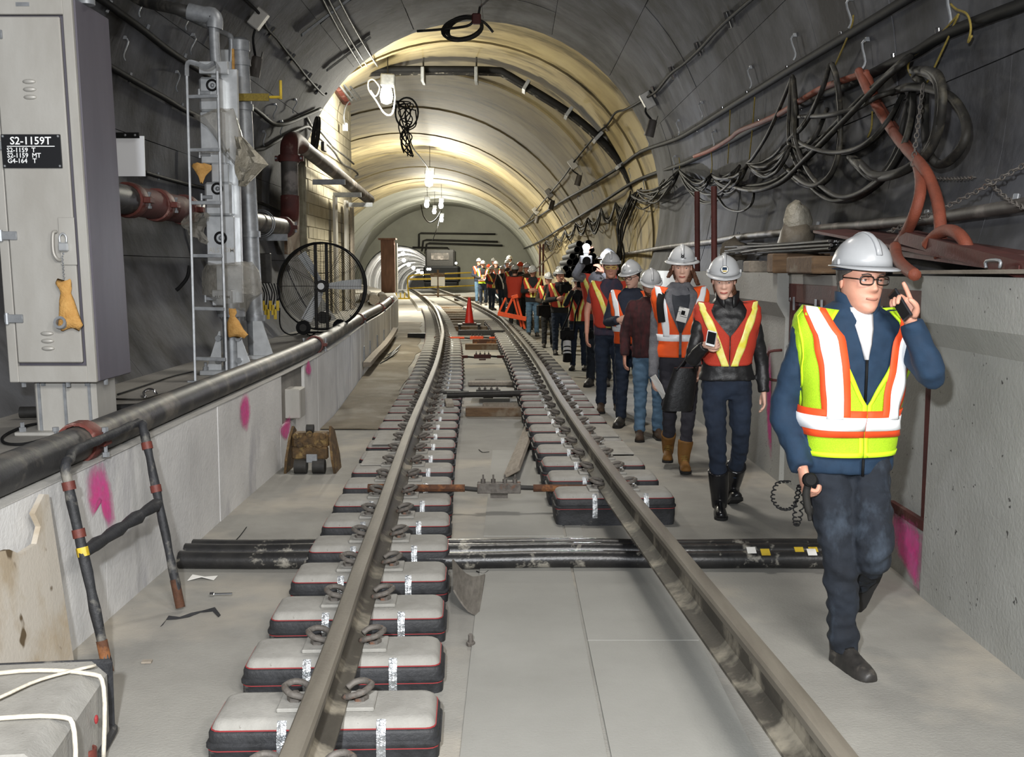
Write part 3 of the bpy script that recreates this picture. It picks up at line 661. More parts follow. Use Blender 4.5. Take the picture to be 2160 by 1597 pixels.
mb = MB(); mb.tube(smooth([MM @ V(p) for p in ((-.1, -.16, .33), (.02, .0, .335), (.1, .16, .33), (.24, .3, .32))], 4), .006, 6); mb.build('rope', M['ropewhite'], t, True)
for p in ((.283, .12, .2), (.283, -.2, .1)):
    mb = MB(); mb.ball(MM @ V(p), (.006, .012, .016), 8, 5); mb.build('paint_dot', M['redline'], t)
sp = G(185, 1640, 0)
mb = MB(); mb.lathe([(.033, 0), (.033, .10), (.024, .10), (.024, .02)], at(sp), 14); mb.build('pipe_stub', M['couple'], None, 40, 'short rusty pipe stub standing up in front of the tied block', 'pipe')
# --- rusty roller machine on the floor
mp = G(655, 998, 0)
t = thing('rail_roller', 'rusty yellow-brown roller clamp machine standing on the floor by the bench', 'machine', tuple(mp))
def mpt(x, y, z): return mp + V((x, y, z))
for sx in (-1, 1):
    mb = MB(); poly = [(0, 0), (.30, 0), (.32, .12), (.25, .33), (.12, .38), (.02, .30), (-.03, .12)]
    mb.prism(poly, at(mpt(sx * .165 - (.02 if sx > 0 else 0), -.03, 0)) @ Matrix(((0, 0, 1, 0), (1, 0, 0, 0), (0, 1, 0, 0), (0, 0, 0, 1))), .02); 
    for v in mb.v: v.x += sx * (.05 * (1 - (v.z - mp.z) / .38))
    mb.build('side_cheek', M['machine'], t)
    mb = MB(); mb.cyl(mpt(sx * .075 - .05, -.02, .06), mpt(sx * .075 + .05, -.02, .06), .06, 14); mb.build('roller', M['darkmetal'], t, 40)
mb = MB(); mb.box(mpt(0, .06, .27), (.30, .14, .13), ch=.02); mb.box(mpt(0, .0, .17), (.30, .05, .1), ch=.01); mb.build('cross_body', M['machine'], t)
for x, z in ((-.11, .31), (0, .33), (.11, .31), (-.08, .24), (.08, .24), (0, .22)):
    mb = MB(); mb.cyl(mpt(x, -.03, z), mpt(x, .02, z), .026, 8); mb.build('stud', M['machine'], t, 40)
mb = MB(); mb.cyl(mpt(-.03, .02, .37), mpt(.03, .02, .37), .035, 10); mb.build('top_roller', M['darkmetal'], t, 40)
mb = MB(); mb.box(mpt(.02, -.04, .13), (.09, .02, .07), ch=.004); mb.build('grey_tab', M['galv'], t)
# --- niche box
mb = MB(); mb.box((bx(9.6) + .02, 9.62, .50), (.16, .24, .26), ch=.008); mb.build('junction_box', M['steel'], None, False, 'small grey box set in the niche of the bench wall', 'box')
mb = MB(); mb.box((bx(9.6) - .02, 9.66, .17), (.05, 1.10, .34)); mb.build('sill', M['bench'], bench)
# --- equipment cabinet
cy, cx0, cx1, cz0, cz1, cd = 5.85, -2.70, -2.228, 1.075, 3.10, .52
t = thing('equipment_cabinet', 'tall stainless equipment cabinet on a welded pedestal, with a black lettered plate', 'cabinet', (-2.46, 6.1, BZ))
ORGC = V((-2.46, 6.1, BZ)); SH = .028                      # the cabinet leans a little
def lean(mb):
    for v in mb.v: v.x -= (v.z - BZ) * SH
    return mb
def cb(name, mb, m, parent=None, sm=False, **k): return lean(mb).build(name, M[m], parent or t, sm, **k)
wc = (cx0 + cx1) / 2; W_ = cx1 - cx0; H_ = cz1 - cz0; zc = (cz0 + cz1) / 2
mb = MB(); mb.box((wc, cy + cd / 2 + .02, zc), (W_, cd - .03, H_), ch=.006); body = cb('body', mb, 'steel_shaded')
mb = MB()
for x in (cx0 + .025, cx1 - .028): mb.box((x, cy + .01, zc), (.05, .03, H_), ch=.004)
for z in (cz0 + .045, cz1 - .05): mb.box((wc, cy + .01, z), (W_ - .1, .03, .09), ch=.004)
cb('front_frame', mb, 'steel')
mb = MB(); mb.box((wc - .005, cy - .003, zc), (W_ - .125, .022, H_ - .215), ch=.006); door = cb('door', mb, 'steel')
fy = cy - .016
for z in (2.90, 2.33, 1.86, 1.42):
    mb = MB(); mb.box((cx0 + .055, fy - .004, z), (.10, .012, .045), ch=.003); mb.cyl((cx0 + .02, fy - .008, z - .03), (cx0 + .02, fy - .008, z + .03), .011, 8); cb('hinge', mb, 'galv', door, 40)
for z in (2.66, 2.62, 2.58, 1.34, 1.30, 1.26):
    mb = MB(); mb.ball((wc - .01, fy, z), (.036, .014, .013), 12, 6); cb('louver', mb, 'steel', door, True)
mb = MB(); mb.box((wc - .02, fy - .006, 2.30), (.312, .012, .175), ch=.002); plate = cb('name_plate', mb, 'sign_black')
for sx in (-1, 1):
    for sz in (-1, 1):
        mb = MB(); mb.ball((wc - .02 + sx * .145, fy - .012, 2.30 + sz * .077), .007, 8, 5); cb('rivet', mb, 'galv', plate, True)
def plate_text(s_, size, x, z, al='LEFT'):
    z0 = z; M4 = at((wc - .02 + x - (z - BZ) * SH, fy - .0125, z)) @ FACE
    return text(s_, size, M4, M['white'], 'lettering', plate, .001, al)
plate_text('S2-1159T', .056, .0, 2.352, 'CENTER')
plate_text('S2-1159  T', .034, -.128, 2.305); plate_text('S2-1159  MT', .034, -.128, 2.277); plate_text('G4-164   T', .034, -.128, 2.249)
mb = MB(); mb.box((wc - .02, fy - .013, 2.325), (.25, .002, .004)); cb('underline', mb, 'white', plate)
mb = MB(); mb.box((cx1 - .10, fy - .006, 1.83), (.085, .008, .25), ch=.002); cb('hasp_plate', mb, 'steel', door)
mb = MB(); mb.tube(smooth([(cx1 - .155, fy - .01, 1.88), (cx1 - .165, fy - .03, 1.87), (cx1 - .168, fy - .035, 1.78), (cx1 - .155, fy - .03, 1.74), (cx1 - .145, fy - .01, 1.73)], 4), .009, 8); mb.build('handle', M['steel'], door, True) if False else cb('handle', mb, 'steel', door, True)
t2 = thing('padlock', 'steel padlock hanging on the cabinet hasp', 'padlock', tuple(V((cx1 - .12, fy - .03, 1.78)) - V(((1.78 - BZ) * SH, 0, 0))))
mb = MB(); mb.box((cx1 - .115, fy - .028, 1.80), (.05, .026, .045), ch=.006); lean(mb).build('lock_body', M['alu'], t2)
mb = MB(); mb.tube(smooth([(cx1 - .132, fy - .028, 1.822), (cx1 - .132, fy - .028, 1.855), (cx1 - .115, fy - .028, 1.87), (cx1 - .098, fy - .028, 1.855), (cx1 - .098, fy - .028, 1.822)], 4), .006, 6); lean(mb).build('shackle', M['alu'], t2, True)
t2 = thing('cloth_bag', 'tan cloth tag bag hanging on a thin chain from the cabinet door', 'bag', tuple(V((cx1 - .12, fy - .03, 1.43)) - V(((1.43 - BZ) * SH, 0, 0))))
mb = MB(); rings = []
for z, w, d, dx in ((1.62, .038, .012, 0), (1.60, .045, .016, 0), (1.57, .034, .014, .004), (1.545, .03, .014, .004), (1.51, .04, .018, .008), (1.45, .052, .022, .012), (1.40, .066, .02, .02), (1.365, .05, .014, .012)):
    rings.append([V((cx1 - .125 + dx + w * math.cos(a), fy - .03 + d * math.sin(a), z + .012 * math.cos(a * 2 + z * 20))) for a in [2 * math.pi * k / 14 for k in range(14)]])
mb.loft(rings); mb.jitter(.008, 28); lean(mb).build('cloth', M['tan'], t2, True)
mb = MB(); mb.lathe([(.034, -.012), (.034, .012), (.02, .012), (.02, -.012), (.034, -.012)], at((cx1 - .15, fy - .05, 1.40)) @ rotm(1.3), 12, cap=False); lean(mb).build('padlock_ring', M['galv'], t2, 40)
mb = MB()
for k in range(14): mb.ball((cx1 - .13 + .004 * (k % 2), fy - .02, 1.63 + k * .0095), .0048, 6, 4)
lean(mb).build('bead_chain', M['galv'], t2, True)
mb = MB(); mb.ball((cx1 - .125, fy - .005, 1.765), .008, 8, 5); cb('knob', mb, 'galv', door, True)
mb = MB(); mb.box((wc - .02, cy - .006, cz1 - .045), (.07, .006, .02)); cb('maker_tag', mb, 'galv', body)
for x, z in ((cx0 + .12, cz1 + .06), (cx1 - .0, cz1 + .04)):
    mb = MB(); mb.cyl((x, cy + .2, cz1), (x, cy + .2, cz1 + .5), .045 if x > wc else .03, 12); cb('riser', mb, 'galv', None, 40)
for i, (x, d) in enumerate(((cx0 + .05, .1), (cx1 - .1, .1))): pass
mb = MB(); mb.box((wc + .02, cy + .24, BZ + .165), (.34, .30, .33), ch=.01); cb('pedestal', mb, 'steel')
for x in (wc - .12, wc + .02, wc + .155):
    mb = MB(); mb.box((x, cy + .085, BZ + .165), (.014, .012, .33)); cb('weld_rib', mb, 'galv')
mb = MB(); mb.box((wc + .02, cy + .22, BZ + .01), (.52, .42, .02), ch=.004); cb('base_plate', mb, 'steel')
for sx in (-1, 1):
    mb = MB(); mb.lathe([(.02, 0), (.02, .022), (.012, .024), (.012, .05)], at((wc + .02 + sx * .23, cy + .05, BZ + .02)), 6); cb('anchor', mb, 'galv')
for k in range(6):
    mb = MB(); mb.lathe([(.013, 0), (.013, -.03)], at((cx0 + .06 + .08 * k, cy + .03 + .06 * (k % 3), cz0 + .002)), 6); cb('bolt', mb, 'galv')
# --- white back-of-sign panel on the lining behind the cabinet
p0, p1 = W(240, 372, 10.2), W(304, 287, 10.2)
t = thing('white_panel', 'bright white square panel on the tunnel wall behind the cabinet', 'sign', ((p0.x + p1.x) / 2, 10.2, p0.z))
mb = MB(); mb.box(((p0.x + p1.x) / 2, 10.2, (p0.z + p1.z) / 2), (p1.x - p0.x, .012, p1.z - p0.z)); mb.build('panel', M['whiteboard'], t)
mb = MB(); mb.box(((p0.x + p1.x) / 2 - .02, 10.188, p1.z + .005), (p1.x - p0.x - .04, .02, .05)); mb.build('top_clip', M['black'], t)
for dx in (-.02, .07):
    mb = MB(); mb.ball(((p0.x + p1.x) / 2 + dx, 10.176, p1.z + .005), .012, 8, 5); mb.build('bolt', M['galv'], t, True)
mb = MB(); mb.box(((p0.x + p1.x) / 2, 10.26, (p0.z + p1.z) / 2), (.03, .11, .2)); mb.build('bracket', M['darkmetal'], t)
# --- short ladder in front of the signal mast
def ladder():
    y = 8.72; foot = G(412, 806, BZ); t = thing('access_ladder', 'narrow galvanized ladder standing on the bench in front of the signal mast', 'ladder', tuple(foot))
    lb, lt = foot + V((0, 0, .0)), W(394, 160, 8.85); rb, rt = W(478, 792, 8.78), W(458, 150, 8.9)
    for a, b in ((lb, lt), (rb, rt)):
        mb = MB(); fr = frame_to(a, b); bb = MB(); bb.box((0, 0, (b - a).length / 2), (.02, .03, (b - a).length), ch=.003); mb.add([fr @ v for v in bb.v], bb.f); mb.build('stile', M['galv'], t)
    for yy in (203, 315, 426, 538, 650, 757):
        q = (806 - yy) / (806 - 160); a, b = lb.lerp(lt, q), rb.lerp(rt, (792 - yy) / (792 - 150)); mb = MB(); mb.box(a.lerp(b, .5), ((b - a).length, .03, .028), rotm(0, -math.atan2((b - a).z, (b - a).x)), ch=.003); mb.build('rung', M['galv'], t)
    mb = MB(); hoop = smooth([lt, lt + V((.01, 0, .10)), lt + V((.07, .02, .10)), lt + V((.14, .06, .08)), rt + V((-.03, .04, .07)), rt + V((0, 0, .05)), rt], 4); mb.tube(hoop, (.006, .022), 6, flat=(0, 0, 1)); mb.build('hoop', M['galv'], t, 40)
    mb = MB(); mb.box(foot + V((-.01, 0, .006)), (.09, .05, .012)); mb.build('foot', M['galv'], t)
ladder()
# --- signal mast
MX, MY = -2.47, 9.35
def zz(py, y=MY): return CZ + (565 - py) / F * y * 1.0
t = thing('signal_mast', 'pale metal signal mast with stacked lamp boxes half wrapped in plastic', 'signal', (MX, MY, BZ))
def mbox(name, y0, y1, x0, x1, d, m, ch=.02, dy=0): 
    mb = MB(); a, b = W(x0, y1, MY), W(x1, y0, MY); mb.box(((a.x + b.x) / 2, MY + d / 2 + dy, (a.z + b.z) / 2), (b.x - a.x, d, b.z - a.z), ch=ch); return mb.build(name, M[m], t)
back = mbox('back_channel', 140, 640, 450, 492, .05, 'alu', .004, .12)
heads = [mbox('lamp_box', 162, 235, 420, 468, .14, 'alu'), mbox('lamp_box', 236, 345, 424, 474, .12, 'alu', .008), mbox('lamp_box', 345, 385, 446, 482, .12, 'alu', .008), mbox('lamp_box', 384, 455, 432, 487, .14, 'alu'), mbox('lamp_box', 456, 560, 437, 494, .13, 'alu', .008), mbox('lamp_box', 612, 645, 447, 490, .12, 'alu', .008)]
def lens(px, py, r):
    c = W(px, py, MY - .001); hd = heads[0] if py < 200 else heads[3] if py < 450 else heads[4]
    mb = MB(); mb.tube([c + V((r * math.cos(a), -.012, r * math.sin(a))) for a in [2 * math.pi * k / 20 for k in range(20)]], r * .22, 6, closed=True); mb.build('lens_ring', M['black'], hd, True)
    mb = MB(); mb.ball(c, (r * .45, r * .4, r * .45), 12, 8); mb.build('lens', M['galv'], hd, True)
lens(448, 180, .042); lens(459, 398, .042); lens(466, 502, .046)
for px, py, hd in ((437, 196, 0), (438, 326, 1), (442, 416, 3), (450, 630, 5)):
    c = W(px - 4, py, MY); mb = MB(); mb.box(c + V((0, -.01, 0)), (.09, .02, .03), ch=.004); mb.cyl(c + V((-.05, -.01, -.03)), c + V((-.05, -.01, .03)), .012, 8); mb.build('latch', M['galv'], heads[hd])
mb = MB(); a = W(450, 150, MY); mb.box(a + V((0, .02, .03)), (.24, .05, .1), ch=.004); mb.build('top_bracket', M['alu'], t)
mb = MB(); a = W(440, 146, MY)
for dx in (.0, .09): mb.ball(W(437 + dx * 240, 141, MY - .01), .018, 8, 5)
mb.build('bolt', M['galv'], t, True)
text('ALSTOM', .058, at(W(440, 528, MY - .001)) @ FACE, M['steel'], 'lettering', heads[4], .001)
text('ALSTOM', .058, at(W(430, 318, MY + .0)) @ FACE, M['steel'], 'lettering', heads[1], .001)
text('ALSTOM', .035, at(W(452, 627, MY + .0)) @ FACE, M['darkmetal'], 'lettering', heads[5], .001)
b0 = G(484, 790, BZ); PX = W(484, 700, MY).x
mb = MB(); mb.cyl((PX, MY + .07, BZ + .02), (PX, MY + .07, zz(640)), .075, 16); mb.build('post', M['galv'], t, 40)
mb = MB(); mb.cyl((PX, MY + .07, zz(668)), (PX, MY + .07, zz(650)), .12, 16); mb.build('collar', M['galv'], t, 40)
mb = MB(); mb.box((PX, MY + .07, BZ + .02), (.46, .40, .04), ch=.005); mb.build('base_plate', M['alu'], t)
for sx in (-1, 1):
    mb = MB(); mb.prism([(sx * .07, 0), (sx * .2, 0), (sx * .085, .33), (sx * .07, .33)], at((PX, MY - .015, BZ + .04)) @ FACE, .012); mb.build('gusset', M['alu'], t)
    for dz in (.08, .27):
        mb = MB(); mb.cyl((PX + sx * .085, MY - .06, BZ + .04 + dz), (PX + sx * .085, MY, BZ + .04 + dz), .026, 8); mb.build('bolt', M['galv'], t, 40)
    mb = MB(); mb.lathe([(.024, 0), (.024, .03), (.013, .03), (.013, .07)], at((PX + sx * .19, MY - .08, BZ + .04)), 6); mb.build('anchor', M['galv'], t)
text('Above', .035, at((PX + .0, MY - .133, BZ + .02)) @ FACE, M['darkmetal'], 'lettering', t, .001)
# conduits feeding the mast from above
mb = MB(); mb.tube(smooth([W(455, 135, MY + .1), W(452, 90, MY + .1), W(451, 55, MY + .1)], 2), .044, 12); mb.build('riser', M['galv'], t, 40)
mb = MB(); c1, c2 = W(398, 24, MY + .1), W(456, 38, MY + .1); mb.tube(smooth([c1, c1.lerp(c2, .5), W(448, 33, MY + .1), W(453, 45, MY + .1), W(452, 60, MY + .1)], 3), .07, 12); mb.build('pull_elbow', M['galv'], t, 50)
mb = MB(); mb.tube(smooth([L(250, -30), L(300, 2, .12), W(360, 16, MY + .15), c1], 4), .05, 12); mb.build('feed_pipe', M['conduit'], t, 50)
# plastic wraps and tags hung on the mast
def wrap(rings_, m, label, jit, name='plastic_wrap', th=None, cat='plastic', cap=True):
    mb = MB(); rr = []
    for (px, py, w, d, ty) in rings_:
        c = W(px, py, MY + .06); rr.append([c + V((w * math.cos(a), d * math.sin(a), ty * math.cos(a) + .012 * math.sin(3 * a + px))) for a in [2 * math.pi * k / 26 for k in range(26)]])
    mb.loft(rr, cap=cap); mb.jitter(jit, 16, rings_[0][0]); mb.jitter(jit * .5, 45, 3); return mb.build(name, M[m], None, 30, label, cat)
wrap([(452, 240, .16, .13, .05), (455, 255, .19, .15, -.04), (464, 275, .2, .16, -.10), (478, 300, .18, .16, -.16), (492, 330, .14, .15, -.16), (497, 345, .1, .1, -.1)], 'plastic', 'creased clear plastic bag slung around the upper signal boxes', .018)
wrap([(487, 556, .20, .16, .0), (487, 575, .24, .19, .01), (489, 600, .245, .19, -.01), (490, 618, .25, .18, .0), (492, 640, .15, .13, .02), (494, 655, .10, .1, 0)], 'plastic', 'crumpled clear plastic wound round the lower signal box', .022)
mb = MB(); P = []
for i in range(9):
    a = W(495, 288, MY - .12).lerp(W(500, 392, MY - .02), i / 8); b = W(515, 290, MY - .1).lerp(W(563, 345, MY + .0), min(i / 4, 1)).lerp(W(522, 395, MY), max(0, (i - 4) / 4)); P.append([a.lerp(b, k / 6) + V((0, .05 * math.sin(k * 1.7 + i), 0)) for k in range(7)])
mb.sheet(P, .006); mb.jitter(.012, 14); mb.build('plastic_sheet', M['plasticdull'], None, 40, 'stiff pale plastic sheet sticking out to the right of the signal mast', 'plastic')
mb = MB(); P = []
for i in range(8):
    t_ = i / 7; a = W(400 - 16 * math.sin(t_ * 3.0), 448 + 45 * t_, MY - .05); b = W(438 + 6 * math.sin(t_ * 9), 450 + 72 * t_, MY - .0); P.append([a.lerp(b, k / 6) + V((0, .04 * math.sin(k * 2.1 + i * 1.3), 0)) for k in range(7)])
mb.sheet(P, .005); mb.jitter(.02, 18); mb.build('plastic_scrap', M['plastic'], None, 40, 'torn scrap of clear plastic hanging behind the ladder', 'plastic')
def cloth(pts, m, label, name='cloth_tag'):
    mb = MB(); rr = []
    for px, py, w, d in pts: c = W(px, py, MY - .12); rr.append([c + V((w * math.cos(a), d * math.sin(a), .008 * math.sin(3 * a))) for a in [2 * math.pi * k / 12 for k in range(12)]])
    mb.loft(rr); mb.jitter(.01, 20, pts[0][0]); return mb.build(name, M[m], None, 50, label, 'bag')
cloth([(490, 652, .03, .015), (491, 660, .034, .018), (490, 667, .02, .015), (492, 680, .05, .025), (497, 695, .07, .03), (502, 706, .085, .03), (500, 711, .07, .01)], 'tan', 'tan cloth bag hanging from the plastic-wrapped signal box')
cloth([(418, 346, .05, .02), (425, 350, .085, .025), (428, 358, .07, .02), (426, 370, .03, .015), (425, 385, .01, .01)], 'tan', 'tan cloth tag tied behind the ladder rungs')
# --- second pipe mast
QX, QY = W(530, 500, 11.0).x, 11.0
t = thing('pipe_mast', 'round steel pipe mast bolted down on the bench behind the signal mast', 'mast', (QX, QY, BZ))
mb = MB(); mb.tube([(QX + .03, QY, BZ + .03), (QX - .07, QY, zz(108, QY))], .085, 18); mb.build('pipe', M['galv'], t, 40)
mb = MB(); mb.lathe([(.095, 0), (.1, .02), (.1, .1), (.06, .13)], at((QX - .07, QY, zz(122, QY))), 18); mb.build('cap', M['galv'], t, 40)
for py in (145, 235, 495, 670):
    mb = MB(); mb.lathe([(.088, -.03), (.097, -.03), (.097, .03), (.088, .03)], at((QX + lerp(.03, -.07, (700 - py) / 600), QY, zz(py, QY))), 18, cap=False); mb.box((QX - .10, QY - .03, zz(py, QY)), (.05, .03, .05)); mb.build('band', M['galv'], t, 40)
mb = MB(); mb.box((QX + .06, QY, BZ + .02), (.36, .36, .04), ch=.005); mb.build('base_plate', M['alu'], t)
mb = MB(); mb.prism([(.0, 0), (.2, 0), (.09, .34), (.0, .34)], at((QX + .02, QY - .1, BZ + .04)) @ FACE, .012); mb.build('gusset', M['alu'], t)
mb = MB(); mb.box((QX - .18, QY - .05, zz(165, QY)), (.12, .1, .42), ch=.01); mb.build('side_box', M['alu'], t)
mb = MB(); mb.box((QX - .11, QY - .1, zz(165, QY)), (.02, .03, .42)); mb.build('strap', M['tan'], t)
mb = MB(); mb.box((QX - .02, QY - .11, zz(218, QY)), (.5, .03, .07)); mb.build('tee_bar', M['rope'], t)
mb = MB(); a = V((QX + .24, QY - .12, zz(218, QY))); mb.cyl(a, a + V((.12, 0, 0)), .014, 8); mb.cyl(a + V((.11, 0, -.02)), a + V((.11, 0, .16)), .014, 8); mb.build('valve_lever', M['yellow'], t, 40)
mb = MB(); mb.tube(smooth([L(365, 22), W(430, 52, QY - .3), W(478, 72, QY - .15), W(488, 84, QY - .1), W(487, 130, QY - .08)], 4), .028, 10); mb.build('feed_pipe', M['galv'], t, 50)
# --- electrical box, tags and cables behind the masts
t = thing('connection_box', 'dark connection box with yellow-tagged wires low on the wall behind the pipe mast', 'box', (-3.0, 13.2, 1.3))
a = W(558, 566, 13.2); mb = MB(); mb.box(a, (.16, .08, .36), ch=.01); mb.build('box', M['darkmetal'], t)
for k in range(7):
    p = W(548 + k * 6, 598, 13.15); q = W(556 + k * 5, 636 + 9 * (k % 3), 13.1); mb = MB(); mb.tube(smooth([p, p.lerp(q, .5) + V((.03, 0, 0)), q], 3), .008, 5); w_ = mb.build('wire', M['black'], t)
    mb = MB(); mb.box(q + V((0, -.01, -.05)), (.035, .01, .12)); mb.build('tag', M['yellow'], w_)
# --- large pipe on the lining, elbow, vertical drop
t = thing('wall_pipe', 'large dark pipe with red couplings running along the left lining', 'pipe', (-3.3, 12, 2.26))
mb = MB(); mb.tube([(-3.3, 6.5, 2.27), (-3.3, 15.85, 2.27)], .125, 18); mb.build('pipe', M['pipe'], t, 40)
for y in (9.5, 10.25, 11.1): coupling(V((-3.3, y, 2.27)), V((0, 1, 0)), .125, t, .16)
mb = MB(); mb.tube([(-3.3, 9.6, 2.27), (-3.3, 11.1, 2.27)], .132, 18); mb.build('red_sleeve', M['redrust'], t, 40)
el = smooth([(-3.3, 15.8, 2.27), (-3.3, 16.15, 2.28), (-3.3, 16.35, 2.45), (-3.3, 16.4, 2.75)], 5)
mb = MB(); mb.tube(el, .14, 16); mb.build('elbow', M['redrust'], t, 40)
mb = MB(); mb.tube([(-3.3, 16.4, 2.7), (-3.3, 16.4, 3.35)], .125, 18); mb.build('drop', M['pipe_dust'], t, 40)
coupling(V((-3.3, 15.85, 2.27)), V((0, 1, 0)), .13, t, .1, 'redrust'); coupling(V((-3.3, 16.4, 3.3)), V((0, 0, 1)), .13, t, .1, 'redrust')
mb = MB(); mb.tube(smooth([(-3.3, 16.4, 3.3), (-3.3, 16.45, 3.5), (-3.3, 16.75, 3.6), (-3.28, 17.2, 3.58)], 5), .135, 16); mb.build('elbow', M['redrust'], t, 40)
mb = MB(); mb.tube([(-3.28, 17.0, 3.59), (-3.18, 24.6, 3.2)], .115, 16); mb.build('pipe', M['pipe_dust'], t, 40)
mb = MB(); mb.box((-3.42, 14.9, 2.10), (.75, .06, .09)); mb.build('support', M['galv'], t)
for r in (.16, .18):
    mb = MB(); mb.tube([V((-3.3 + r * math.cos(a), 14.3 + r, 2.27 + r * math.sin(a))) for a in [2 * math.pi * k / 20 for k in range(20)]], .008, 5, closed=True); mb.build('hanger_ring', M['galv'], t, True)
a = W(598, 360, 17.5); mb = MB(); mb.box(V((-3.52, 17.6, 2.7)), (.05, 1.0, 1.6)); mb.build('plywood_strip', M['wood'], None, False, 'orange-brown plywood strip standing behind the pipe elbow', 'plywood')
# --- drum fan
fc = V((W(680, 603, 15.0).x, 15.0, BZ + .06 + .60)); FR = .59
t = thing('drum_fan', 'big black drum fan with three bright blades standing on the bench', 'fan', (fc.x, fc.y, BZ))
def ring(c, R, r, n=40): 
    m_ = MB(); m_.tube([c + V((R * math.cos(a), 0, R * math.sin(a))) for a in [2 * math.pi * k / n for k in range(n)]], r, 6, closed=True); return m_
mb = MB(); fy0, fy1 = -.10, .11
mb.loft([[fc + V((FR * math.cos(a), y, FR * math.sin(a))) for a in [2 * math.pi * k / 48 for k in range(48)]] for y in (fy0, fy1)] + [[fc + V(((FR - .012) * math.cos(a), y, (FR - .012) * math.sin(a))) for a in [2 * math.pi * k / 48 for k in range(48)]] for y in (fy1, fy0)], cap=False); mb.build('drum', M['black'], t, 40)
for y in (fy0, fy1): ring(fc + V((0, y, 0)), FR, .013).build('rim', M['black'], t, True)
for s_, y in (('front_grille', fy0 - .01), ('rear_grille', fy1 + .01)):
    mb = MB()
    for k in range(22): q = ring(fc + V((0, y, 0)), .08 + k * .0232, .0018, 32); mb.add(q.v, q.f)
    for k in range(12): a = k * math.pi / 6; mb.cyl(fc + V((.07 * math.cos(a), y, .07 * math.sin(a))), fc + V((FR * math.cos(a), y, FR * math.sin(a))), .003, 4)
    tag(mb.build(s_, M['black'], t), kind='stuff')
for dx in (-.085, .065):
    mb = MB(); mb.box(fc + V((dx, -.02, 0)), (.042, .03, 2 * FR - .02), ch=.004); mb.build('mount_bar', M['darkmetal'], t)
mb = MB(); mb.cyl(fc + V((0, .0, -.43)), fc + V((0, .18, -.43)), .085, 16); mb.build('motor', M['darkmetal'], t, 40)
mb = MB(); mb.cyl(fc + V((0, -.02, 0)), fc + V((0, .08, 0)), .085, 16); hub = mb.build('hub', M['darkmetal'], t, 40)
mb = MB(); mb.cyl(fc + V((0, fy0 - .03, 0)), fc + V((0, fy0 - .012, 0)), .045, 16); mb.build('badge', M['white'], t, 40)
for k in range(3):
    a0 = math.radians((3, 123, 243)[k]); mb = MB(); P = []
    for i in range(6):
        r = lerp(.08, .53, i / 5); hw = lerp(.05, .075, min(1, i / 2)); pitch = lerp(.8, .45, i / 5); row = []
        for j in range(4):
            u = lerp(-hw, hw, j / 3); p = V((r, .06 + u * math.sin(pitch), u * math.cos(pitch))); row.append(fc + V((p.x * math.cos(a0) - p.z * math.sin(a0), p.y, p.x * math.sin(a0) + p.z * math.cos(a0))))
        P.append(row)
    mb.sheet(P, .006); mb.build('blade', M['fanblade'], t, 40)
for dx, dy in ((-.24, -.16), (.2, .2)):
    w_ = V((fc.x + dx, fc.y + dy, BZ + .1)); mb = MB(); mb.cyl(w_ + V((0, -.03, 0)), w_ + V((0, .03, 0)), .098, 18); o = mb.build('wheel', M['black'], t, 40)
    mb = MB(); mb.cyl(w_ + V((0, -.035, 0)), w_ + V((0, -.03, 0)), .05, 12); mb.build('wheel_hub', M['darkmetal'], o, 40)
for dx in (-.3, .3):
    mb = MB(); mb.tube([fc + V((dx, 0, -.51)), V((fc.x + dx * .9, fc.y, BZ + .03))], .016, 8); mb.build('stand_leg', M['black'], t, 40)
mb = MB(); mb.tube([V((fc.x - .32, fc.y - .1, BZ + .03)), V((fc.x + .32, fc.y - .1, BZ + .03))], .016, 8); mb.build('stand_bar', M['black'], t, 40)
mb = MB(); mb.tube(smooth([W(590, 650, 14.6), W(592, 690, 14.5), G(612, 706, BZ + .02), G(640, 700, BZ + .02), G(655, 708, BZ + .02), G(672, 695, BZ + .02)], 5), .01, 6); mb.build('power_cord', M['black'], None, True, 'black power cord trailing on the bench beside the drum fan', 'cord')
mb = MB(); mb.box(W(578, 645, 13.6), (.09, .05, .05), ch=.005); mb.build('cord_tag', M['white'], None, False, 'white tag on the cord left of the drum fan', 'tag')
# --- clutter on the bench
def cable(name, pts, r, m, label, cat='cable', group=None, n=6, k=6):
    mb = MB(); mb.tube(smooth(pts, k), r, n); return mb.build(name, M[m], None, True, label, cat, group)
B2 = BZ + .012
cable('wire', [G(x, y, B2) for x, y in ((248, 832), (300, 815), (360, 795), (410, 783))], .006, 'black', 'thin wire lying along the bench toward the ladder foot', 'wire')
cable('wire', [G(x, y, B2) for x, y in ((245, 842), (300, 842), (340, 832), (390, 822))], .007, 'cable', 'cable end lying on the bench beside the steel shackle', 'wire')
cable('cable', [G(x, y, B2) for x, y in ((85, 893), (50, 900), (8, 920), (12, 935), (60, 935), (120, 915), (60, 912))], .008, 'black', 'black cable looped on the bench before the cabinet pedestal')
cable('shackle', [G(306, 838, B2), W(304, 828, 7.75), W(313, 822, 7.75), W(324, 824, 7.72), G(330, 832, B2)], .012, 'chrome', 'small steel shackle lying on the bench between cabinet and ladder', 'shackle')
mb = MB(); p = G(262, 868, BZ + .02); mb.tube([p + V((-.06, 0, .02)), p + V((.1, .06, .02))], .024, 10); mb.build('fitting', M['black'], None, 40, 'short black pipe fitting on the bench beside the pedestal', 'fitting')
mb = MB(); p = G(70, 870, BZ + .04); mb.tube([p + V((-.08, 0, 0)), p + V((.10, .03, 0))], .035, 10); mb.build('fitting', M['darkmetal'], None, 40, 'dark pipe stub on the bench left of the pedestal', 'fitting')
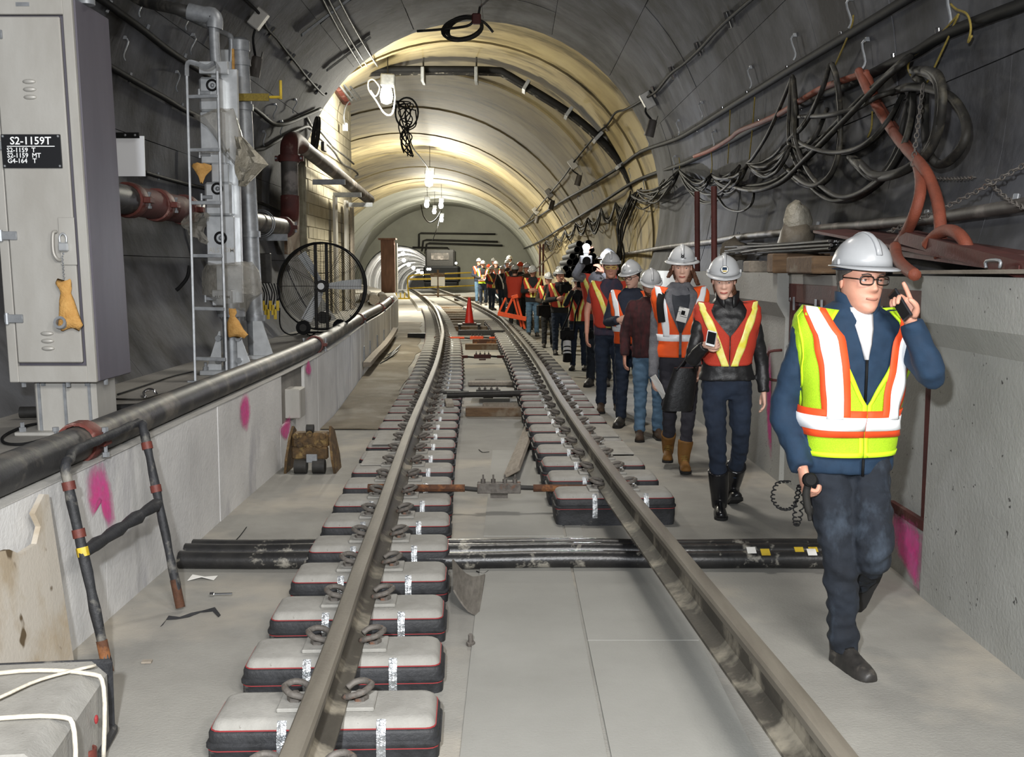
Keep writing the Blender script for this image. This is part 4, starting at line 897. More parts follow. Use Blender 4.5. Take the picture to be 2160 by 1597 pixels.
cable('cable', [W(400, 560, 9.6), W(395, 585, 9.6), W(380, 605, 9.6), W(372, 612, 9.6)], .018, 'black', 'short bent black cable hanging behind the ladder')
# ================================================================= overhead: lamps, conduits, cables
def hit(px, py, inset=.05):                              # where a sight line meets the near lining or the cavern lining
    p = L(px, py, inset)
    if p.y < YE: return p
    r = ray(px, py); r = r / r.y; y = YE + .3
    while y < 80.5:
        q = C0 + r * y; cx, cz, R = cav(y)
        if (q.x - cx) ** 2 + (q.z - cz) ** 2 > (R - .04 - inset) ** 2: return q
        y += .1
    return C0 + r * 80.5
# --- lamps hung from the cavern crown
def lamp(px, py, y, s, e, label, col=HALO, box=True):
    c = W(px, py, y); t = thing('work_lamp', label, 'lamp', tuple(c), 0, None)
    mb = MB(); mb.lathe([(.03 * s, .16 * s), (.10 * s, .10 * s), (.13 * s, -.05 * s), (.10 * s, -.17 * s), (.02 * s, -.2 * s)], at(c), 14); mb.build('bulb', M['lamp'], t, True)
    mb = MB(); mb.box(c + V((.03, .02, .26 * s)), (.28 * s, .22 * s, .24 * s), rotm(0, .06), ch=.02); mb.build('ballast', M['galv'], t)
    cx, cz, R = cav(y); top = cz + math.sqrt(max(R * R - (c.x - cx) ** 2, .1)) + .03
    mb = MB(); mb.cyl(c + V((.03, .02, .35 * s)), V((c.x + .03, c.y + .02, top)), .012, 6); mb.build('hanger', M['darkmetal'], t)
    light('POINT', c + V((.1, -.2 * s, -.45 * s)), e * .55, col, .15)
    light('SPOT', c + V((.1, -.1, -.25 * s)), e * .9, col, .15, c + V((.25, -.6, -3)), spot_size=2.95, spot_blend=.5)
    return t, c
t, c = lamp(815, 198, 22.0, 1.0, 800, 'bright work lamp with a square ballast box, nearest in the cavern')
mb = MB(); mb.tube(smooth([W(828, 163, 22), W(833, 200, 21.9), W(829, 235, 21.9), W(820, 243, 21.9), W(808, 236, 21.9), W(793, 212, 21.9), W(778, 190, 21.9), W(777, 172, 21.9), W(788, 168, 21.9), W(800, 185, 21.9), W(792, 203, 21.9), W(781, 190, 21.9)], 5), .014, 6); mb.build('flex', M['white'], t, True)
lamp(905, 380, 42, 1.25, 2400, 'glaring work lamp in the middle of the cavern crown')
lamp(900, 430, 58, 1.0, 1000, 'work lamp of the far cluster, left one'); lamp(930, 432, 60, 1.0, 1000, 'work lamp of the far cluster, right one'); lamp(916, 445, 66, .9, 400, 'work lamp of the far cluster, lower middle one'); lamp(931, 462, 72, 1.0, 1000, 'work lamp of the far cluster, lowest, before the end wall')
for i, (px, py, y) in enumerate(((850, 535, 86), (852, 549, 95), (862, 558, 105), (872, 565, 116), (882, 571, 128), (890, 576, 142), (896, 580, 158))):
    c = W(px, py, y); t = thing('bore_lamp', 'bright bulb in the far bore, ' + ('first', 'second', 'third', 'fourth', 'fifth', 'sixth', 'deepest')[i] + ' from its mouth', 'lamp', tuple(c), 0, 'string of bulbs in the bore'); mb = MB(); mb.ball(c, .16 + i * .012, 10, 6); mb.build('bulb', M['lamp_far'], t, True); mb = MB(); mb.cyl(c, V((c.x, c.y, HZ - 2.4 * (py * 0 + (y - 81.2) / 90) + 2.66)), .02, 6); mb.build('hanger', M['darkmetal'], t)
    light('POINT', c + V((-.3, -.5, -.4)), 300, (1, .98, .92), .1)
def wire(name, pts, r, m, label, cat, group=None, k=5, n=6, parent=None):
    mb = MB(); mb.tube(smooth(pts, k), r, n); return mb.build(name, M[m], parent, 50 if n > 6 else True, label, cat, group)
wire('cable', [W(888, 432, 57), W(893, 455, 57), W(903, 468, 57), W(912, 468, 57), W(922, 460, 57), W(930, 445, 57)], .03, 'cable', 'slack cable looped under the far lamp cluster', 'cable')
wire('cable', [W(926, 462, 70), W(922, 480, 72), W(916, 498, 74), W(912, 508, 76)], .025, 'cable', 'thin drop cable below the far lamps', 'cable')
# --- black conduit bank crossing under the crown and down the right wall
t = thing('conduit_bank', 'bank of black conduits crossing level under the crown and down the right lining', 'conduit', (0, 23.3, 5.9))
path = [(722, 156), (800, 147), (960, 146), (1046, 148), (1066, 154), (1110, 180), (1200, 236), (1262, 288), (1312, 346), (1345, 415), (1362, 470), (1370, 530), (1372, 590)]
for k in range(3):
    off = V((0, k * .17, 0)); mb = MB(); mb.tube(smooth([W(x, y, 23.2) + off for x, y in path[:3]] + [W(x, y, 23.2) + off for x, y in path[3:]], 4), .07, 10); mb.build('conduit', M['blackpipe'] if k else M['black'], t, 50)
for x, y0, y1 in ((893, 78, 168), (1005, 112, 172)):
    mb = MB(); mb.cyl(W(x, y0, 23.3), W(x, y1, 23.3), .018, 6); mb.build('hanger_rod', M['darkmetal'], t)
    mb = MB(); mb.box(W(x, 160, 23.2) , (.07, .5, .3), ch=.01); mb.build('hanger_clip', M['galv'], t)
for i in (5, 6, 7, 8, 9, 11):
    p = W(*path[i], 23.2); d = (W(*path[i + 1], 23.2) - W(*path[i - 1], 23.2)).normalized(); mb = MB(); mb.box(p + V((0, .17, 0)), (.22, .6, .07), rotm(0, math.atan2(d.x, d.z), 0)); mb.build('saddle', M['galv'], t)
# --- coil of cable hanging from the crown
t = thing('cable_coil', 'coil of dark cable tied up to the tunnel crown', 'cable', tuple(W(975, 62, 17.2)))
for k in range(5):
    c = W(974 + k * 2, 60 + 3 * math.sin(k * 2.2), 17.2 + .06 * k); mb = MB(); mb.tube([c + V((.30 * math.cos(a) * (1 - .03 * k), .12 * math.sin(a), .19 * math.sin(a) + .04 * math.cos(a))) for a in [2 * math.pi * q / 28 for q in range(28)]], .021, 7, closed=True); mb.build('loop', M['cable'], t, True)
mb = MB(); mb.tube(smooth([W(880, 66, 17.4), W(930, 62, 17.3), W(985, 55, 17.2), W(1003, 42, 17.2), W(1022, 48, 17.2), W(1040, 68, 17.2)], 5), .021, 7); mb.build('tail', M['cable'], t, True)
mb = MB(); mb.box(W(1005, 40, 17.2), (.14, .1, .16), ch=.02); mb.build('plug', M['redrust'], t)
mb = MB(); mb.cyl(W(1008, 38, 17.2), hit(1012, 16, .0), .02, 6); mb.build('tie', M['darkmetal'], t)
# --- tangle of cable hanging beyond the nearest lamp
t = thing('cable_tangle', 'tangle of black cable hanging below the crown beyond the nearest lamp', 'cable', tuple(W(860, 270, 27)))
for k in range(9):
    r_ = random.Random(k); pts = [W(830 + r_.uniform(-6, 12), 212 + r_.uniform(0, 14), 27)]
    for q in range(6): pts.append(W(858 + r_.uniform(-22, 24) * (1 - q * .08), 225 + q * 20 + r_.uniform(-10, 8), 27 + r_.uniform(-.2, .2)))
    mb = MB(); mb.tube(smooth(pts, 5), .016, 5); mb.build('strand', M['black'], t, True)
mb = MB(); mb.tube([W(858 + 24 * math.cos(a), 238 + 32 * math.sin(a), 27) for a in [2 * math.pi * q / 24 for q in range(24)]], .022, 6, closed=True); mb.build('loop', M['black'], t, True)
wire('cable', [W(855, 240, 27), W(868, 305, 30), W(885, 330, 34), W(900, 350, 38), W(905, 362, 41.6)], .02, 'black', 'cable running from the tangle back to the middle lamp', 'cable')
wire('cable', [W(815, 165, 22), W(845, 240, 26.6)], .014, 'black', 'straight cable from the nearest lamp to the tangle', 'cable')
# --- strut channels and thin conduits on the left of the crown
for i, (a, b) in enumerate((((636, 74), (742, -6)), ((690, 148), (782, 78)))):
    p, q = hit(*a, .03), hit(*b, .03); m_ = hit((a[0] + b[0]) / 2, (a[1] + b[1]) / 2, .03)
    mb = MB(); mb.tube(smooth([p, m_, q], 4), (.045, .02), 4, flat=(0, 1, 0)); mb.build('strut_channel', M['galv'], None, False, ('long galvanized strut channel across the crown, upper one', 'long galvanized strut channel across the crown, by the arch edge')[i], 'strut', 'strut channels on the crown')
for k, dx in enumerate((0, 12, 34)):
    wire('conduit', [hit(x + dx, y, .07) for x, y in ((672, -20), (700, 35), (725, 80), (748, 118), (762, 140))], .016, 'conduit', ('thin conduit across the strut channels on the crown, first from the wall', 'thin conduit across the strut channels on the crown, middle one', 'thin conduit across the strut channels on the crown, farthest from the wall')[k], 'conduit', 'thin crown conduits', 3, 8)
# --- left lining conduits
def clamp_row(pts, m, parent, s=1.0, tw=.6):
    for x, y in pts:
        p = hit(x, y, .02); n = V((TX - p.x, 0, TZ - p.z)).normalized(); a = math.atan2(n.x, n.z)
        mb = MB(); mb.box(p + n * .02, (.17 * s, .05 * s, .04 * s), rotm(0, a, tw), ch=.004); mb.build('clamp', M[m], parent)
def lined(name, pts, r, m, label, inset=.06, clamps=(), cm='galv', cs=1.0, k=4):
    q = [hit(x, y, inset) for x, y in pts]; t = thing(name, label, 'conduit' if 'conduit' in name else 'cable', tuple(q[0]))
    mb = MB(); mb.tube(smooth(q, k), r, 10); mb.build('run', M[m], t, True)
    clamp_row(clamps, cm, t, cs); return t
def hooks(pts, label, gr):
    for x, y in pts:
        p = hit(x, y, .0); n = V((TX - p.x, 0, TZ - p.z)).normalized(); u = V((-n.z, 0, n.x)) * (1 if n.x < 0 else -1)
        if u.z < 0: u = -u
        mb = MB(); mb.tube(smooth([p + u * .16, p + u * .13 + n * .06, p + n * .05, p - u * .05 + n * .08], 3), .009, 5); mb.box(p + u * .15 + n * .01, (.05, .03, .03)); mb.build('hook', M['galv'], None, False, label, 'hook', gr)
lined('conduit', [(190, -18), (240, 18), (300, 62), (345, 98), (393, 131), (440, 160), (480, 185)], .035, 'black', 'thick black conduit down the left lining to the ladder top, upper one', clamps=((225, 12), (305, 62), (385, 122)), cs=.7)
lined('conduit', [(200, 120), (243, 147), (300, 180), (350, 208), (396, 235), (470, 262), (524, 228), (545, 236), (575, 260), (600, 262), (640, 246), (676, 230)], .032, 'black', 'thick black conduit along the left lining that sags past the pipe mast', clamps=((270, 163), (380, 226), (560, 248)), cs=.6)
lined('conduit', [(520, 322), (541, 316), (560, 312), (600, 288), (643, 268), (655, 272)], .028, 'black', 'black conduit rising on the left lining behind the plastic sheet', clamps=((600, 288),), cs=.5)
lined('conduit', [(300, 362), (340, 374), (400, 390), (460, 404), (560, 432), (610, 455)], .022, 'black', 'thin dark conduit low on the left lining above the big pipe', .05, ((330, 372),), cs=.5)
hooks(((283, 18), (393, 100), (362, 180), (570, 240), (612, 228), (585, 275), (250, 112), (548, 298), (383, 47)), 'small steel hook fixed to the left lining', 'steel hooks on the left lining')
t = lined('cable_run', [(505, -12), (548, 30), (562, 58), (584, 82), (602, 106), (622, 130), (645, 160), (668, 186), (683, 200), (689, 196)], .018, 'black', 'clamped black cable on the left lining, running down to the arch edge', .07, ((568, 66), (612, 122), (648, 162), (668, 188)), 'chrome', 1.0)
def speaker(px, py, dx, dy, label, s=1.0):
    p = hit(px, py, .09); t = thing('loudspeaker', label, 'loudspeaker', tuple(p)); n = V((TX - p.x, 0, TZ - p.z)).normalized(); a = math.atan2(n.x, n.z)
    mb = MB(); mb.box(p, (.24 * s, .13 * s, .15 * s), rotm(0, a, 0), ch=.012); mb.build('mount_box', M['steel'], t)
    q = W(px + dx, py + dy, p.y - .05); d = (q - p).normalized()
    mb = MB(); mb.tube(smooth([p + V((0, -.05, -.06)), p.lerp(q, .4) + V((-.05 * s, 0, 0)), q + V((0, 0, .12 * s))], 4), .016 * s, 6); mb.build('cable', M['black'], t, True)
    mb = MB(); mb.lathe([(.045 * s, .12 * s), (.062 * s, .10 * s), (.072 * s, -.12 * s), (.06 * s, -.11 * s), (.05 * s, -.08 * s)], at(q) @ rotm(.15, .25, 0), 14); mb.build('horn', M['pipe_dust'], t, 40)
    mb = MB(); mb.box(q + V((.055 * s, 0, .02)), (.012, .05 * s, .30 * s), rotm(0, .25, 0)); mb.build('yoke', M['darkmetal'], t)
speaker(545, 40, -6, 100, 'box-mounted loudspeaker hanging on the left lining above the pipe mast', 1.0)
speaker(1366, 212, 7, 58, 'loudspeaker hanging on the right lining, nearest of four', 1.1); speaker(1208, 346, 12, 34, 'loudspeaker hanging on the right lining, second away', 1.1)
speaker(1158, 408, 6, 24, 'loudspeaker hanging on the right lining, third away', 1.2); speaker(1130, 445, 3, 18, 'loudspeaker hanging on the right lining, farthest of four', 1.2)
# --- things on the block partition
px_ = CX + .05
def cw(px, py, x=CX + .05): return S(px, py, x)
for i, (x0, x1, y) in enumerate(((660, 728, 384), (703, 762, 411), (736, 786, 432))):
    p = cw(x0, y, -3.52); q = W(x1, y, p.y); mb = MB(); mb.box(p.lerp(q, .5), ((q - p).length, .06, .09)); t = mb.build('bracket_arm', M['galv'], None, False, 'grey steel arm carrying the pipe on the block wall, ' + ('nearest', 'middle', 'farthest')[i], 'bracket', 'pipe arms on the block wall')
wire('cable', [cw(x, y, -3.45) for x, y in ((640, 235), (668, 285), (690, 305), (706, 322), (722, 345), (745, 358), (755, 368), (750, 372))], .022, 'conduit', 'wavy conduit low across the block wall, lower run', 'conduit', None, 5, 7)
wire('cable', [cw(x, y, -3.45) for x, y in ((668, 268), (690, 295), (705, 312), (728, 330), (746, 346))], .020, 'conduit', 'wavy conduit low across the block wall, upper run', 'conduit', None, 5, 7)
wire('cable', [cw(x, y, -3.38) for x, y in ((668, 320), (690, 340), (715, 362), (735, 378), (757, 392), (758, 400))], .022, 'conduit', 'conduit lying along the dusty pipe on the block wall', 'conduit', None, 5, 7)
for k in range(3):
    wire('conduit', [cw(x + k * 9, y - k * 2, -3.4) for x, y in ((700, 158), (720, 185), (742, 212))], .02, 'galv', 'thin grey conduit high on the block wall, ' + ('nearest the viewer', 'middle one', 'farthest one')[k], 'conduit', 'conduits high on the block wall', 2, 7)
wire('drop_conduit', [cw(x, y, -3.45) for x, y in ((745, 205), (730, 222), (725, 245), (727, 262))], .018, 'galv', 'conduit dropping to a small white box on the block wall', 'conduit', None, 4, 7)
mb = MB(); mb.box(cw(728, 268, -3.45), (.1, .1, .16), ch=.01); mb.build('outlet_box', M['white'], None, False, 'small white box at the end of the drop conduit on the block wall', 'box')
mb = MB(); a, b = cw(702, 175, -3.52), cw(732, 220, -3.52); mb.tube([a, b], (.03, .09), 4, flat=(0, 0, 1)); mb.build('red_strip', M['couple'], None, False, 'red strip across the top of the block wall', 'strip')
mb = MB(); mb.box(cw(683, 310, -3.4), (.06, .3, .16), ch=.01); mb.build('dark_box', M['darkmetal'], None, False, 'dark box hung among the conduits on the block wall', 'box')
for k in range(2):
    mb = MB(); c = cw(664 + 4 * k, 285, -3.2); mb.tube([c + V((.05 * math.cos(a), .12 * math.sin(a), .30 * math.sin(a + .4))) for a in [2 * math.pi * q / 22 for q in range(22)]], .022, 6, closed=True); mb.build('cable_loop', M['cable'], None, True, ('loop of cable hung at the near corner of the block wall, outer', 'loop of cable hung at the near corner of the block wall, inner')[k], 'cable')
for i, (x0, x1, y0, y1) in enumerate(((708, 718, 430, 600), (731, 741, 440, 600), (743, 750, 430, 600))):
    a = cw(x0, 500, -3.5); mb = MB(); mb.box((a.x, a.y, 1.95), (.05, .3, 2.3)); mb.build('wall_stud', M['steel'] if i < 2 else M['wood_gray'], None, False, ('pale metal stud standing against the block wall behind the fan, nearest', 'pale metal stud against the block wall behind the fan, second', 'dark stud at the far end of the block wall')[i], 'stud')
# --- right lining: clamped cable and two black conduits with hooks
lined('cable_run', [(1600, -14), (1535, 42), (1505, 72), (1478, 102), (1446, 132), (1415, 156), (1385, 192), (1360, 208), (1322, 230), (1298, 238), (1282, 262), (1262, 280), (1240, 305), (1212, 340), (1190, 372), (1160, 408), (1130, 445), (1105, 478)], .020, 'black', 'clamped black cable high on the right lining, passing the loudspeakers', .07, ((1540, 40), (1476, 102), (1420, 152), (1382, 192), (1280, 268), (1240, 310), (1180, 385)), 'chrome', 1.0)
lined('conduit', [(1960, -30), (1910, 0), (1845, 40), (1785, 76), (1725, 112), (1665, 148), (1620, 176), (1578, 202), (1530, 232), (1473, 268), (1425, 294), (1352, 320), (1305, 354), (1240, 394), (1180, 428), (1120, 468), (1095, 482)], .034, 'black', 'thick black conduit along the right lining, upper one', .06, ((1780, 78), (1665, 148), (1580, 200), (1528, 232), (1472, 270), (1424, 294)), 'chrome', .55)
lined('conduit', [(2200, -10), (2160, 8), (2070, 42), (1988, 76), (1930, 112), (1885, 132), (1815, 168), (1762, 190), (1694, 220), (1605, 262), (1540, 298), (1480, 328), (1440, 346), (1375, 368), (1330, 388), (1265, 430), (1200, 470), (1140, 508), (1105, 525)], .034, 'black', 'thick black conduit along the right lining, lower one carrying the slung cables', .06, ((1986, 76), (1890, 128), (1694, 220), (1604, 262)), 'chrome', .6)
hooks(((1595, 172), (1690, 110), (1810, 40), (1490, 240), (1440, 275), (1375, 300), (2024, 40), (1840, 128), (1515, 302), (1430, 350), (1335, 370), (1365, 395), (1255, 415), (1225, 425), (1195, 455)), 'small steel hook fixed to the right lining', 'steel hooks on the right lining')
lined('conduit', [(2200, 422), (2160, 432), (2060, 447), (1960, 462), (1850, 472), (1760, 480), (1640, 492), (1560, 500), (1500, 510), (1450, 516), (1400, 522), (1330, 534), (1290, 540), (1240, 545)], .036, 'pipe_dust', 'pipe low on the right lining, passing behind the cone of hoses', .08, ((2150, 432), (1960, 462), (1730, 482), (1560, 500), (1500, 510)), 'galv', .6)
# ================================================================= right side: slung cables, hoses, chains, stores on the wall, door; far barrier
def slung(pts, r, label, group, seed, n=1, spread=6, m='cable', k=6, ins=(.10, .30)):
    for c in range(n):
        q_ = random.Random(seed * 31 + c); q = []; ox, oy, oi = q_.uniform(-1, 1) * spread, q_.uniform(-1, 1) * spread * 1.3, ins[0] + (ins[1] - ins[0]) * q_.random()
        for i, (x, y) in enumerate(pts):
            e = 0.25 if i in (0, len(pts) - 1) else 1.0
            q.append(hit(x + (ox + q_.uniform(-1, 1) * spread * .22) * e, y + (oy + q_.uniform(-1, 1) * spread * .3) * e, max(.05, oi + q_.uniform(-.03, .03)) if 0 < i < len(pts) - 1 else .09))
        wire('cable', q, r * q_.uniform(.72, .95), m, label, 'cable', group, k, 6)
GC = 'cables slung along the right lining'
big = [((1880, 195), (1918, 185), (1960, 188), (2005, 205), (2034, 245), (2038, 290), (2015, 330), (1985, 348), (1962, 330), (1953, 290), (1952, 230), (1950, 185), (1930, 160))]
slung(big[0], .030, 'thick grey cable making the wide round loop at the right end of the slung cables', None, 1, 1, 1)
slung(((1925, 150), (1965, 160), (1983, 200), (1975, 280), (1945, 335), (1890, 370), (1840, 375), (1810, 350), (1790, 330)), .028, 'thick cable of the right-hand loop hanging beside the round loop', GC + ', right loops', 2, 3, 7)
slung(((1920, 120), (1900, 135), (1860, 170), (1790, 240), (1700, 330), (1640, 385), (1580, 400), (1520, 385)), .024, 'dark cable crossing down from the yellow rope toward the middle bundle', GC + ', crossing strands', 3, 3, 7)
slung(((1672, 165), (1671, 230), (1673, 300), (1700, 370), (1745, 415), (1790, 420), (1850, 385), (1895, 320), (1915, 250), (1925, 190)), .020, 'dusty cable of the deep sag hanging between the two yellow ropes', GC + ', deep sag', 4, 5, 9)
slung(((1755, 135), (1765, 165), (1772, 240), (1768, 320), (1750, 370), (1715, 390), (1680, 375), (1650, 345)), .024, 'cable hanging in a tight bight from the rope on the upper conduit', GC + ', tight bight', 5, 2, 4)
slung(((1750, 138), (1735, 190), (1700, 260), (1665, 300), (1690, 310), (1720, 290), (1745, 230)), .022, 'cable doubled back under the rope on the upper conduit', GC + ', doubled bight', 6, 2, 5)
slung(((1672, 292), (1705, 318), (1760, 330), (1820, 315), (1870, 270), (1905, 200)), .018, 'cable of the shallow sag in the middle of the right lining', GC + ', shallow sag', 7, 4, 7)
slung(((1680, 245), (1740, 240), (1800, 225), (1850, 200), (1900, 188)), .018, 'cable running nearly level between the ropes', GC + ', level strands', 8, 3, 6)
slung(((1672, 160), (1650, 215), (1620, 280), (1590, 330), (1576, 345)), .020, 'single cable slanting down left from the upper conduit', GC + ', slanting strand', 9, 1, 2)
for i, (a, b, dx, sag, n) in enumerate((((1672, 292), (1577, 346), 0, 44, 9), ((1577, 346), (1500, 368), 0, 40, 9), ((1560, 350), (1432, 360), 0, 62, 5), ((1500, 368), (1432, 360), 0, 34, 8), ((1432, 360), (1345, 402), 0, 46, 9), ((1400, 380), (1330, 412), 0, 40, 6))):
    for c in range(n):
        q_ = random.Random(i * 50 + c); s_ = sag * q_.uniform(.35, 1.25)
        pts = [(lerp(a[0], b[0], t), lerp(a[1], b[1], t) + s_ * 4 * t * (1 - t)) for t in (0, .15, .35, .5, .65, .85, 1)]
        slung(pts, .017, 'dusty cable in the %s swag of the thick bundle' % ('right-hand', 'second', 'long low', 'third', 'fourth', 'last')[i], GC + ', %s swag' % ('right-hand', 'second', 'long low', 'third', 'fourth', 'last')[i], i * 60 + c, 1, 4, 'cable', 4)
slung(((1590, 395), (1585, 430), (1560, 448), (1530, 440), (1510, 415), (1490, 400)), .017, 'single cable drooping lowest under the thick bundle', None, 77, 1, 2)
for c in range(9):
    slung(((1352 - 3 * c, 398 + 2 * c), (1335 - 2.5 * c, 440), (1318 - 2 * c, 480), (1300 + 2 * c, 540), (1290 + 2 * c, 580)), .020, 'dark cable of the steep bunch dropping to the wall from the bundle', GC + ', steep bunch', 300 + c, 1, 4, 'black', 3)
sp_ = [(1330, 405), (1298, 428), (1268, 440), (1240, 460), (1215, 470), (1192, 486), (1172, 496), (1152, 508), (1134, 518)]
for i in range(len(sp_) - 1):
    a, b = sp_[i], sp_[i + 1]
    for c in range(5):
        q_ = random.Random(i * 9 + c); s_ = (48 - i * 4) * q_.uniform(.4, 1.15)
        pts = [(lerp(a[0], b[0], t), lerp(a[1], b[1], t) + s_ * 4 * t * (1 - t)) for t in (0, .12, .3, .5, .7, .88, 1)]
        slung(pts, .022, 'pale dusty cable looped in the far row of scallops', GC + ', far scallops', 500 + i * 9 + c, 1, 2.0, 'cable', 3, (.06, .2))
# --- yellow ropes
def rope(pts, label, ins=.08, r=.007):
    wire('rope', [hit(x, y, ins) for x, y in pts], r, 'rope', label, 'rope', None, 4, 5)
rope(((1800, 32), (1795, 60), (1765, 130), (1755, 150)), 'yellow rope tying a cable bight to the upper conduit hook')
rope(((2022, 30), (1985, 70), (1945, 105), (1925, 118)), 'yellow rope stretched from the top hook down to the lower conduit')
rope(((2020, 34), (2000, 80), (1972, 140), (1955, 175)), 'yellow rope holding up the round cable loop')
rope(((2005, 8), (2018, 20), (2040, 30), (2048, 60), (2042, 90), (2050, 75)), 'frayed yellow rope end hanging at the top hook', .1)
rope(((1840, 235), (1838, 270), (1830, 290)), 'short knotted yellow rope under the lower conduit'); rope(((1925, 110), (1915, 140), (1922, 160)), 'yellow rope lashing at the lower conduit')
rope(((1540, 232), (1538, 290), (1535, 345)), 'thin yellow cord dropping from the upper conduit, middle of the bundle'); rope(((1592, 205), (1588, 260), (1580, 340)), 'thin yellow cord dropping from the upper conduit beside the orange hose')
rope(((1500, 320), (1502, 350), (1498, 372)), 'short yellow cord under the lower conduit'); rope(((1432, 332), (1434, 350), (1432, 362)), 'short yellow cord at the fourth swag')
# --- orange-brown hoses
def hose(pts, r, label):
    q = [hit(x, y, i) if i is not None else S(x, y, 2.2) for x, y, i in pts]; mb = MB(); p = smooth(q, 8); mb.tube(p, [r * (1 + .035 * (i % 2)) for i in range(len(p))], 9); return mb.build('hose', M['hose'], None, True, label, 'hose')
hose(((1828, 156, .10), (1845, 205, .12), (1880, 262, .14), (1918, 315, .2), (1938, 355, .3), (1942, 400, .35), (1930, 450, .35), (1912, 490, .3), (1895, 515, .25)), .031, 'orange-brown hose bending left as it falls to the steel plates')
hose(((1812, 150, .12), (1830, 190, .16), (1862, 245, .18), (1900, 300, .26), (1945, 350, .32), (1968, 395, .3), (1980, 440, .3), (1984, 490, .28), (1983, 545, .25)), .031, 'orange-brown hose falling straight behind the man\'s helmet to the plates')
hose(((1828, 154, .08), (1790, 166, .09), (1735, 186, .09), (1690, 212, .09), (1648, 238, .09), (1605, 258, .09), (1560, 276, .09), (1540, 292, .09), (1500, 316, .09), (1465, 330, .09)), .026, 'orange-brown hose lying along the lower conduit')
hose(((1955, 518, .3), (1975, 496, .3), (2000, 486, .3), (2022, 494, .3), (2036, 512, .28), (2042, 530, .26)), .031, 'orange-brown hose arching up over the steel plates')
hose(((1888, 520, .40), (1893, 545, .42), (1910, 565, .44), (1930, 580, .46)), .030, 'orange-brown hose end curling under the plates beside the man\'s head')
# --- chains
def chain(pts, label, s=1.0):
    q = smooth(pts, 12); mb = MB(); acc = 0; k = 0; ln = .034 * s
    for i in range(len(q) - 1):
        seg = (q[i + 1] - q[i]); acc += seg.length
        if acc >= ln * .72:
            acc = 0; fr = Matrix.Translation(q[i]) @ seg.to_track_quat('Y', 'Z').to_matrix().to_4x4() @ rotm(0, (k % 2) * math.pi / 2); k += 1
            mb.tube([fr @ V((.011 * s * math.cos(a), ln / 2 * math.sin(a), 0)) for a in [2 * math.pi * j / 8 for j in range(8)]], .0032 * s, 4, closed=True)
    return mb.build('chain', M['clip'], None, True, label, 'chain')
def cpts(a, b, n, ia, ib, sag=0): return [hit(lerp(a[0], b[0], t / n), lerp(a[1], b[1], t / n) + sag * 4 * (t / n) * (1 - t / n), lerp(ia, ib, t / n)) for t in range(n + 1)]
chain(cpts((1872, 490), (2180, 336), 14, .35, .12, 8), 'long steel chain stretched slanting across the right lining', 1.15)
chain(cpts((2082, 378), (2180, 445), 6, .15, .12, 12), 'chain hanging off the long chain at the right edge', 1.15)
chain(cpts((1968, 375), (2056, 374), 6, .06, .05, 3), 'short level chain on the right lining under the round loop', .9)
chain(cpts((1948, 172), (1925, 352), 12, .3, .34, 0), 'chain hanging beside the two hoses', 1.1)
# --- steel plates, angle iron, planks, rebar and timber lying on the wall top
def slab4(pts, th, name, m, label, cat, ch=0):
    mb = MB(); vs = [V(p) for p in pts] + [V(p) - V((0, 0, th)) for p in pts]; mb.add(vs, [(0, 1, 2, 3), (7, 6, 5, 4)] + [(i, i + 4, (i + 1) % 4 + 4, (i + 1) % 4) for i in range(4)]); return mb.build(name, M[m], None, False, label, cat)
A = W(1905, 500, 6.1); B = W(2175, 572, 4.45); Cc = W(1850, 476, 7.9); D = W(1715, 486, 7.9)
slab4([D, V((2.62, 7.9, D.z + .02)), V((2.62, 4.45, B.z + .05)), V((B.x - .0, 4.45, B.z))], .018, 'steel_plate', 'redrust', 'large red-brown steel plate sloping down over the wall top behind the man', 'plate')
t = thing('angle_iron', 'red-brown angle iron lying on the sloping steel plate', 'angle iron', tuple(B))
mb = MB(); d = (A - B); 
for w_, h_, o in ((.10, .012, V((.03, 0, .03))), (.012, .07, V((-.02, 0, .0)))):
    vs = []
    for p in (B, A): vs += [p + o + V((sx * w_ / 2, 0, sz * h_ / 2)) for sx, sz in ((-1, -1), (1, -1), (1, 1), (-1, 1))]
    mb.add(vs, [(0, 1, 2, 3), (7, 6, 5, 4), (0, 4, 5, 1), (1, 5, 6, 2), (2, 6, 7, 3), (3, 7, 4, 0)])
mb.build('angle', M['redrust'], t)
slab4([W(1860, 525, 6.6), W(1885, 522, 6.6) + V((.25, 0, 0)), V((2.3, 4.5, 1.70)), V((2.08, 4.5, 1.70))], .03, 'steel_bar', 'redrust', 'red-brown flat bar lying under the sloping plate', 'bar')
slab4([V((2.05, 5.9, 1.675)), V((2.3, 5.9, 1.675)), V((2.3, 4.3, 1.685)), V((2.05, 4.3, 1.685))], .018, 'plank', 'wood_gray', 'thin pale board on the wall top under the red-brown plate', 'board')
mb = MB(); mb.tube(smooth([(2.055, 4.75, 1.69), (2.055, 4.75, 1.72), (2.055, 4.62, 1.72), (2.055, 4.62, 1.69)], 3), .007, 6); mb.build('lift_handle', M['galv'], None, True, 'small steel loop handle on the pale board', 'handle')
mb = MB(); mb.box((2.32, 8.55, WZ + .075), (.62, .20, .15), ch=.01); mb.build('timber', M['wood'], None, False, 'thick timber on the wall top, end grain showing, under the rebar bundle', 'timber')
mb = MB(); mb.box((2.30, 7.75, WZ + .06), (.55, .7, .12), ch=.01); mb.build('timber', M['wood'], None, False, 'brown timber on the wall top nearer the man, under the rebar bundle', 'timber')
mb = MB(); mb.box((2.3, 9.6, WZ + .05), (.5, .25, .10), ch=.01); mb.build('timber', M['wood_gray'], None, False, 'timber on the wall top behind the walking woman, farthest', 'timber')
